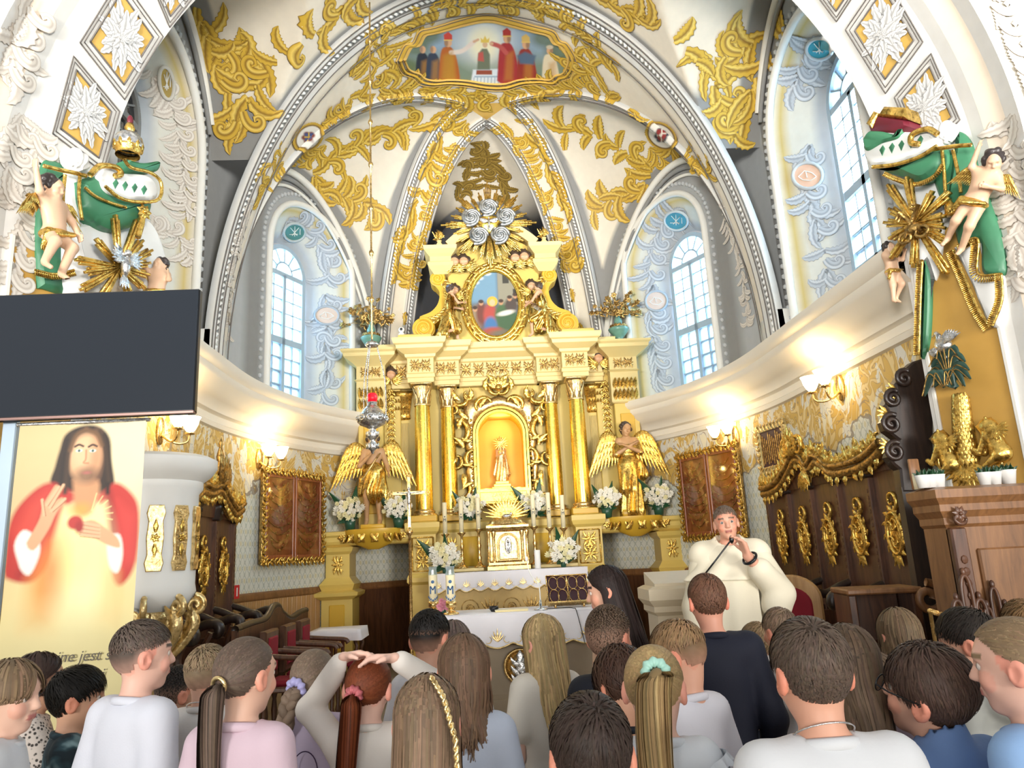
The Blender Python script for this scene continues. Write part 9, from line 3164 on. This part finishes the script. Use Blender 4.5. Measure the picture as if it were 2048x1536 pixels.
def torus_tie(root,hd,Rh,hs,tie,r,R,mat,name='scrunchie',lumps=9):
  """A scrunchie round the base of a ponytail."""
  d=unit(A(tie)); p=A([0,-.006,.022])+d*A([.074,.09,.086])*1.16
  e1=unit(np.cross(d,A([.2,.1,1.]))); e2=np.cross(d,e1)
  a=np.linspace(0,2*pi,36,endpoint=False)
  P=p+(np.cos(a)[:,None]*e1+np.sin(a)[:,None]*e2)*R
  m=M(); m.add(tube(hd+(P*hs) @ Rh,r*hs*(1+.22*np.sin(lumps*a)),8,True))
  return m.build(name,mat,root,world=False)
def necklace(root,J,s,mat,name='necklace',r=.0022,R=.066,z=.012):
  a=np.linspace(0,2*pi,48,endpoint=False)
  c=J['neck']+A([0,.012,z])*s
  P=np.stack([c[0]+R*s*np.cos(a),c[1]+R*.86*s*np.sin(a),c[2]-.03*s*np.sin(a)-.0],1)
  m=M(); m.add(tube(P,r,6,True)); return m.build(name,mat,root,world=False)
def _leopard():
  t=NT('leopard_print'); v=t.obj()
  vo=t.n('ShaderNodeTexVoronoi',None,Scale=70.0); t.t.links.new(v,vo.inputs['Vector'])
  t.P(Base_Color=t.ramp(vo.outputs['Distance'],(.28,rgb('#3d3733')),(.45,rgb('#cfc4bb'))),Roughness=.8); return t.m
def _camo(a,b,c,sc=9):
  t=NT('camouflage_print'); n=t.noise(sc,2,t.obj(),.5,.6)
  r=t.ramp(n,(.40,rgb(a)),(.48,rgb(b)),(.58,rgb(c))); t.P(Base_Color=r,Roughness=.85); return t.m
H=lambda k,c,**kw: dict(k=k,c=c,**kw)
UPR=dict(elR=(.17,.10,.90),haR=(.05,.20,1.08))
person('boy with straight light-brown fringe in a white T-shirt turning his face towards the nave',18,1313,2.55,-70,(-24,-4,4),H('bob','#8a7259',len=.02,open=20,n=1900,part=.1),('#e4e9ec','short'),skin='#dfb59f')
person('dark-haired person in a leopard-print shirt holding a hand to the mouth',75,1300,3.2,-58,(-6,2,0),H('bob','#3a2c27',len=.06,open=70),('#c9bdb2','short'),skin='#c99a7e',J=dict(elR=(.15,.12,.84),haR=(.03,.14,1.08)),hands={'R': ((-.1,.05,1),(-.3,-1,0),.7)},shirt_mat=_leopard())
person('black-haired boy in a dark camouflage shirt with hands clasped at his chin',152,1330,2.95,-58,(-8,0,0),H('short','#16130f',len=.55,vol=1.5,fringe=.9,n=3200),('#2c4750','short'),skin='#d6a689',J=dict(elR=(.14,.10,.86),haR=(.03,.16,1.05),elL=(-.14,.10,.86),haL=(-.01,.17,1.03)),hands={'R': ((-.4,.2,.8),(-.6,-.6,0),1.0),'L': ((.4,.2,.8),(.6,-.6,0),1.0)},shirt_mat=_camo('#16262e','#2c4750','#7c979c'))
person('tall boy with cropped greyish hair in a white T-shirt looking at the stalls',283,1237,2.62,-26,(-26,2,0),H('fade','#5f5249',len=.3,n=3600),('#e6e9f4','short',1.05),skin='#dfb3a0',wide=1.05)
person('small boy with dark cropped hair peeking out beside the white T-shirts',356,1330,3.5,-30,(-18,0,0),H('buzz','#3d3733',n=3000),('#3a4a50','short'),skin='#d8ab92')
b6=person('blond boy in a white T-shirt next to the girl with the pink shirt',415,1287,3.1,-8,(-14,-4,0),H('fade','#9c8668',len=.3,n=3200),('#eceae6','short',1.1),skin='#dcae96')
necklace(b6[0],b6[1],b6[4],MT['silver'])
b7=person('girl with a long brown ponytail in a pale pink T-shirt',490,1267,2.3,-12,(-18,0,0),H('tail','#6b5a4e',tie=(.10,-.95,-.28),path=[(.0,-.022,-.05),(.0,-.022,-.2),(.01,-.015,-.33),(.02,-.01,-.48)],tw=.036,n=2600),('#e6cbd8','short',1.06),skin='#dcb29b')
torus_tie(b7[0],b7[1]['head'],b7[2],b7[3],(.10,-.95,-.28),.006,.021,MT['gold_pale'],'hair_tie',0)
b8=person('girl with a braid and lilac scrunchie in a lilac printed T-shirt',627,1293,2.9,0,(-18,-2,0),H('braid','#83705f',tie=(-.12,-.92,-.34),path=[(-.01,-.025,-.05),(-.03,-.03,-.15),(-.06,-.025,-.25),(-.08,-.01,-.33)],tw=.034,n=2600),('#d8cbe6','short'),skin='#dfb5a2')
torus_tie(b8[0],b8[1]['head'],b8[2],b8[3],(-.12,-.92,-.34),.014,.026,paint('lilac_satin',rgb('#a9a6d6'),.4,.1,9))
m=M(); zc=b8[1]['chest'][2]
for k,(x,z,r) in enumerate(((-.03,-.10,.030),(.02,-.105,.030),(-.005,-.13,.034),(.055,-.10,.022),(.085,-.10,.022),(.07,-.125,.026))):
  m.add(lathe([(0,0),(r,0),(r,.003),(0,.003)],14),Tm((x,-.118*b8[4],zc+z),0,1,pi/2))
m.add(tube(np.stack([.045*np.cos(np.linspace(0,2*pi,30)),np.full(30,-.122*b8[4]),zc-.02+.07*np.sin(np.linspace(0,2*pi,30))],1),.002,5)); m.build('shirt_print',paint('purple_print',rgb('#3f2c50'),.7,.1,9),b8[5],world=False)
b9=person('red-haired girl with a long ponytail clasping both hands on her head',735,1304,2.7,0,(-6,-6,3),H('tail','#7a3f24',tie=(-.25,-.92,-.36),path=[(.0,-.022,-.05),(.0,-.025,-.2),(.0,-.018,-.34),(.0,-.01,-.5)],tw=.036,n=2600),('#efe8df','long',1.12),skin='#e2b8a6',res=.009,
  J=dict(elL=(-.21,.06,1.18),haL=(-.075,-.03,1.355),elR=(.27,.05,1.22),haR=(.10,-.045,1.345)),hands={'L': ((.9,-.15,.12),(0,-.25,-1),.5),'R': ((-.9,-.2,.06),(0,-.25,-1),.5)})
torus_tie(b9[0],b9[1]['head'],b9[2],b9[3],(-.25,-.92,-.36),.013,.019,paint('pink_spotted_scrunchie',rgb('#c86a70'),.6,.5,60))
m=M(); q=b9[1]['haR']*.88+b9[1]['elR']*.12; dd_=unit(b9[1]['haR']-b9[1]['elR']); e1=unit(np.cross(dd_,A([0,0,1.]))); e2=np.cross(dd_,e1); a=np.linspace(0,2*pi,24,endpoint=False)
m.add(tube(q+(np.cos(a)[:,None]*e1+np.sin(a)[:,None]*e2)*.030,.006,6,True)); m.build('wristband',MT['linen'],b9[0],world=False)
b10=person('girl with very long light-brown hair and a thin golden braid touching her hair',852,1343,1.95,0,(-4,-4,0),H('long','#8a7159',len=.46,n=2600,spread=.15,back=.05,w=.0036),('#eae2d8','short'),skin='#e0b6a3',J=dict(elR=(.22,.02,.80),haR=(.135,.03,.985)),hands={'R': ((-.15,.1,1),(-1,0,0),.9)})
z=np.linspace(0,1,70); hd_=b10[1]['head']
base=np.stack([np.interp(z,[0,.15,.35,1],[.015,.045,.072,.082]),np.interp(z,[0,.15,.35,1],[-.06,-.096,-.112,-.115]),np.interp(z,[0,.15,.35,1],[.115,.075,-.02,-.38])],1)
m=M()
for q in range(2):
  b_=base+hd_; b_=b_+np.stack([.0045*np.sin(z*95+q*pi),.003*np.cos(z*95+q*pi),0*z],1); m.add(tube(b_,.0042,6))
m.build('golden_braid',MT['gold_pale'],b10[0],world=False)
person('boy with black hair and a white T-shirt standing close to the altar table',857,1218,3.15,-8,(-16,-4,0),H('fade','#171310',len=.32,n=3400,vol=1.2),('#e9eaee','short'),skin='#cf9f86')
person('girl with brown hair half hidden between the black-haired boy and the grey-blue T-shirt',905,1237,3.5,0,(0,0,0),H('long','#6f6058',len=.12,n=1400),('#dfe0e4','short'),skin='#dcb29b')
person('girl with shoulder-length brown hair in a grey-blue T-shirt',925,1263,2.45,-4,(6,-4,0),H('long','#6a523f',len=.20,n=2600,spread=.05,back=.02),('#c3cddf','short',1.04),skin='#dcb29b')
person('girl with long straight blond hair in a cream T-shirt and dark trousers',1083,1225,3.25,12,(24,-4,0),H('long','#c2a777',len=.36,n=2400,spread=.0,back=.04,tip=1.15),('#efe9dc','short',1.15),skin='#e0b6a3',pants='#12161f')
person('boy with buzzed brown hair in a black T-shirt turning to the priest',1213,1208,2.8,-14,(-26,0,0),H('buzz','#5c4a3c',n=4200),('#0d1220','short'),skin='#dba98f')
person('tall girl with very long dark brown hair walking past the altar table in profile',1216,1127,3.5,70,(4,-8,0),H('long','#2c201d',len=.50,n=2800,open=78,spread=.02,back=.06),('#d9b7a0','short'),skin='#d8a78d',pants='#2b2a33')
person('boy with curly dark brown hair bowing his head',1243,1292,2.45,5,(10,-30,0),H('short','#4a3429',len=.5,vol=2.2,mess=1.1,n=4200),('#0f1420','short'),skin='#cf9c80',hs=1.02)
b17=person('blond girl with a high ponytail and mint scrunchie in a white ruffled blouse',1302,1283,2.05,-6,(-14,-6,0),H('tail','#b79a6b',tie=(.22,-.86,.22),path=[(-.005,-.035,-.04),(-.01,-.045,-.2),(.0,-.03,-.36),(.01,-.025,-.52)],tw=.048,n=3000,nt=700,tip=1.15),('#e6edf4','ruffle',1.08),skin='#dfb5a2')
torus_tie(b17[0],b17[1]['head'],b17[2],b17[3],(.22,-.86,.22),.013,.025,paint('mint_satin',rgb('#a9d8c8'),.4,.1,9))
m=M()
for k in range(4):
  a=np.linspace(0,2*pi,40); q=b17[1]['shR']*(1-.16*k-.1)+b17[1]['elR']*(.16*k+.1)
  for rr in (.070,):
    R1=(rr+.010*k*.3+.012*np.sin(11*a+k))*b17[4]
    P1=np.stack([q[0]+.012+R1*np.cos(a)*.8,q[1]+R1*np.sin(a),q[2]+.35*R1*np.cos(a)-.005*np.sin(11*a)],1)
    P0=np.stack([q[0]+.010+.046*np.cos(a),q[1]+.05*np.sin(a),q[2]+.03+.02*np.cos(a)],1)
    m.add((np.concatenate([P0,P1]),grid_faces(2,40)))
m.build('ruffle',MT['shirt_#e6edf4'],b17[5],world=False)
person('boy with thick tousled dark brown hair, only his head above the frame edge',1176,1385,1.55,0,(-2,-6,0),H('short','#3c302a',len=.55,vol=1.3,mess=.35,n=5200,crown=(.15,-.55,.8)),('#d9d9de','short'),skin='#dba98f')
person('light-brown-haired boy in a white T-shirt looking down at the floor',1358,1237,2.55,28,(24,-20,0),H('fade','#957654',len=.42,n=3400,vol=1.2),('#e9e8f0','short'),skin='#d9a48a')
person('tall brown-haired boy in a dark navy pullover facing the priest',1411,1145,3.2,0,(0,-4,0),H('short','#6b4a38',len=.32,n=3600,vol=.9),('#0b1024','long',1.05),skin='#dd9f86',wide=1.3)
person('small blond boy half hidden beside the boy in the grey-white shirt',1513,1242,4.15,15,(20,-4,0),H('short','#b59872',len=.4,n=1800),('#d8d4cc','short'),skin='#e0b39c')
person('boy with smooth light-brown hair in a grey-white shirt near the priest',1557,1213,3.8,12,(4,-2,0),H('short','#8d7560',len=.5,n=2200,fringe=.1),('#cfcac6','short',1.1),skin='#d9a48a',shirt_mat=_camo('#a9a29c','#c8c2be','#e4e0de',5))
b23=person('broad boy with thick brown-grey hair, white T-shirt and a thin neck chain',1613,1233,1.66,2,(2,-4,0),H('short','#5a4b40',len=.45,vol=1.2,mess=.3,n=5600,crown=(-.1,-.5,.85)),('#e9ebee','short',1.06),skin='#d9a389',wide=1.3)
necklace(b23[0],b23[1],b23[4],MT['silver'],r=.0018,R=.06,z=.02)
person('girl with long brown hair in a pale pink top beside the broad boy',1688,1243,2.2,-8,(8,-6,0),H('long','#6d5947',len=.30,n=2400,spread=.08,back=.03),('#e2cfd8','short'),skin='#dcb09c')
person('girl with smooth brown shoulder-length hair in an olive top facing the stalls',1792,1212,3.15,0,(4,-4,0),H('long','#7a654c',len=.14,n=2200,spread=.12),('#5a5b45','long'),skin='#dcb29b')
b26=person('short-haired person in a slate-blue shirt and dark glasses tilting the head back',1846,1280,2.0,14,(26,16,-10),H('short','#4f3d34',len=.85,vol=1.7,mess=.18,n=5600,crown=(0,.1,1),fringe=-.6),('#5f7ba8','collar',1.05),skin='#d8a78f',wide=1.3,hs=1.10)
r,fw,up=b26[2]; hd_=b26[1]['head']; q=lambda a,b,c: hd_+(r*a+fw*b+up*c)*b26[3]
m=M()
for e in (-1,1):
  a=np.linspace(0,2*pi,22,endpoint=False); m.add(tube(A([q(e*.034+.025*cos(x),.097,.002+.018*sin(x)) for x in a]),.0022,6,True)); m.add(tube(A([q(e*.058,.097,.006),q(e*.079,.06,.008),q(e*.082,-.01,.006)]),.0022,6))
m.add(tube(A([q(-.01,.099,.006),q(.01,.099,.006)]),.002,6)); m.build('glasses',MT['black'],b26[0],world=False)
person('dark-haired boy in a mottled grey hooded sweatshirt turned towards the priest',1930,1213,2.6,24,(26,-4,0),H('short','#2f2823',len=.5,vol=1.3,n=3600,fringe=.6),('#84857f','hoodie',1.08),skin='#dba98f',shirt_mat=_camo('#6d6f6c','#868883','#a3a49e',6))
person('girl with smooth light-brown tied-back hair in a light blue T-shirt in profile',2024,1225,1.78,26,(20,-2,0),H('tail','#977e60',tie=(0,-.95,-.25),path=[(.0,-.025,-.05),(.0,-.025,-.2),(.0,-.02,-.3)],n=2800),('#8fb3e0','short'),skin='#e2b4a0')
person('child with brown wavy hair at the side altar, mostly hidden',2042,1198,3.3,0,(0,0,0),H('short','#8a6b48',len=.6,vol=1.5,n=1800),('#6b6f62','short'),skin='#dcb29b')
# arm in a salmon sleeve reaching up among the children, and its owner
person('girl in a salmon-pink long-sleeved top raising a bent arm beside the glasses',1742,1300,2.75,20,(30,-10,0),H('bob','#6f5a49',len=.08,n=1400),('#e0a09a','long'),skin='#dcaa92',J=dict(elR=(.20,.06,1.12),haR=(.02,.10,1.20)))
# ------------------------------------------------------------------ the priest
p=at(1448,1010,Y=5.22)
pr_=thing('person','priest in a cream-white habit with shoulder cape, raising one hand as he speaks','person',(p[0],p[1],ZF),radians(164))
hs=1.06; s=(p[2]-ZF-.120*hs)/1.243
R0=head_rot(2,2,5)
J=joints(s,elL=(-.185,.06,.83),haL=(-.20,.16,.62),elR=(.20,.05,.83),haR=(.20,.05,.83))
J=joints(s,elL=(-.22,.10,.88),haL=(-.075,.24,1.075),elR=(.20,.0,.82),haR=(.19,.10,.62))
sk=A(rgb('#d9a188'))
S=body_sdf(J,s,hs,R0,1.12,True,{'L': ((.25,.25,.9),(.8,.3,-.2),.85),'R': ((0,.3,-1),(-1,0,0),.4)},True,.011,.006)
V,F=S.mesh(); Hh=(V-J['head']) @ R0.T/hs
c=np.broadcast_to(sk,V.shape).copy(); inh=np.linalg.norm(Hh,axis=1)<.14
lip=inh & (np.abs(Hh[:,0])<.021) & (Hh[:,1]>.07) & (np.abs(Hh[:,2]+.057)<.008); c[lip]=A(rgb('#9d5a50'))
ck=inh & (np.linalg.norm(np.abs(Hh)-A([.045,.06,.03]),axis=1)<.028); c[ck]=c[ck]*A([1.02,.84,.80])
brow=inh & (np.abs(np.abs(Hh[:,0])-.033)<.018) & (Hh[:,1]>.055) & (np.abs(Hh[:,2]-.027)<.005); c[brow]=A(rgb('#6d5848'))
m=M(); m.add((V,F),c=np.clip(c,0,1)); m.build('body',MT['skin'],pr_,world=False,color=True)
r,fw,up=R0
for e in (-1,1):
  q=J['head']+(r*e*.031+fw*.0672+up*.002)*hs
  V,F=ellipsoid((0,0,0),(.0115,)*3,14,10); cc=np.broadcast_to(A(rgb('#e8e2da')),V.shape).copy(); f=(V @ fw)/.0115; cc[:]=A(rgb('#cfc4ba')); cc[f>.78]=A(rgb('#4a4f4c')); cc[f>.93]=A(rgb('#14110f'))
  m=M(); m.add((V*hs+q,F),c=cc); m.build('eye',MT['eye'],pr_,world=False,color=True)
make_hair(pr_,J['head'],R0,hs,H('fade','#6e5d50',len=.22,n=2400,vol=.6),sk)
MT['habit']=paint('cream_wool_habit',rgb('#e9e0c8'),.85,.04,6,bump=.12,bsc=120)
def Z(lo,hi,h):
  return SDF(axis(lo[0],hi[0],h),axis(lo[1],hi[1],h),axis(lo[2],hi[2],h))
S=Z((-.48,-.36,.02),(.48,.42,1.25*s),.014)
S.cap(A([0,0,1.0])*s,A([0,.0,.08])*s,.155*s,.22*s,.06,fold=(11,.022*s),flat=.80)
S.cap(J['shL']+(.02,0,0),J['shR']-(.02,0,0),.068*s,.068*s,.05)
S.cap(J['shL'],J['elL'],.07*s,.07*s,.04); S.cap(J['elL'],J['elL']+(J['haL']-J['elL'])*.62,.07*s,.062*s,.03); S.ell(J['elL']+A([.03,.04,-.05])*s,A([.075,.07,.08])*s,.04)
S.cap(J['shR'],J['elR'],.07*s,.068*s,.04); S.cap(J['elR'],J['elR']+(J['haR']-J['elR'])*.85,.068*s,.065*s,.03)
S.bump(wav(.006,5)); S.cap(J['neck']+(0,.02,.0),J['neck']+(0,.05,.25),.06*s,.1,.006,sub=True)
m=M(); m.add(S.mesh()); m.build('habit',MT['habit'],pr_,world=False)
S=Z((-.42,-.36,.80*s),(.42,.42,1.25*s),.011)
S.cap(A([0,-.01,1.14])*s,A([0,.0,.96])*s,.075*s,.25*s,.03,fold=(9,.012*s),flat=.72)
S.cap(J['shL'],J['shR'],.082*s,.082*s,.04)
S.ell(J['neck']+A([0,-.06,-.0])*s,A([.10,.07,.06])*s,.03)
S.bump(wav(.003,9)); S.cap(J['neck']+A([0,.015,.03])*s,J['neck']+(0,.06,.25),.058*s,.1,.006,sub=True); S.cut((0,0,.955*s),(0,0,-1))
m=M(); m.add(S.mesh()); m.build('shoulder_cape',MT['habit'],pr_,world=False)
m=M()
for sd in (1,-1):
  xs=np.linspace(-.15,.15,14); zs=np.linspace(.07,.96,26)
  V=np.stack([np.broadcast_to(xs[:,None],(14,26)),sd*(np.interp(zs,[.07,.96],[.205,.16])[None]*np.sqrt(np.clip(1-(xs[:,None]/.33)**2,.2,1))+.006*np.sin(xs[:,None]*40+zs[None]*2))*s,np.broadcast_to(zs[None]*s,(14,26))],-1)
  m.add((V.reshape(-1,3),grid_faces(14,26)))
m.build('scapular',MT['habit'],pr_,world=False)
m=M(); q=J['haL']*.93+J['elL']*.07; d=unit(J['haL']-J['elL']); e1=unit(np.cross(d,A([0,0,1.]))); e2=np.cross(d,e1); a=np.linspace(0,2*pi,24,endpoint=False)
P0=q+(np.cos(a)[:,None]*e1+np.sin(a)[:,None]*e2)*.036*s
m.add((np.concatenate([P0-d*.012,P0+d*.012]),grid_faces(2,24,False,True))); m.add(tube(P0,.009,6,True)); m.build('wrist_watch',MT['black'],pr_,world=False)
m=M(); z_=np.linspace(.72,.18,40)*s; m.add(tube(np.stack([-.20*s+.008*np.sin(z_*90),np.full(40,.14*s)+.008*np.cos(z_*90),z_],1),.009,6))
for k in range(0,40,2):
  m.add(ellipsoid((-.20*s,.145*s,z_[k]),(.011,.011,.011),7,5))
m.build('rosary',MT['wood_black'],pr_,world=False)
for k in 'LR':
  m=M(); f=J['ft' +k]; m.add(ellipsoid((f[0],f[1]+.06*s,.04),(.05,.13,.042),12,8)); m.build('shoe',MT['black'],pr_,world=False)
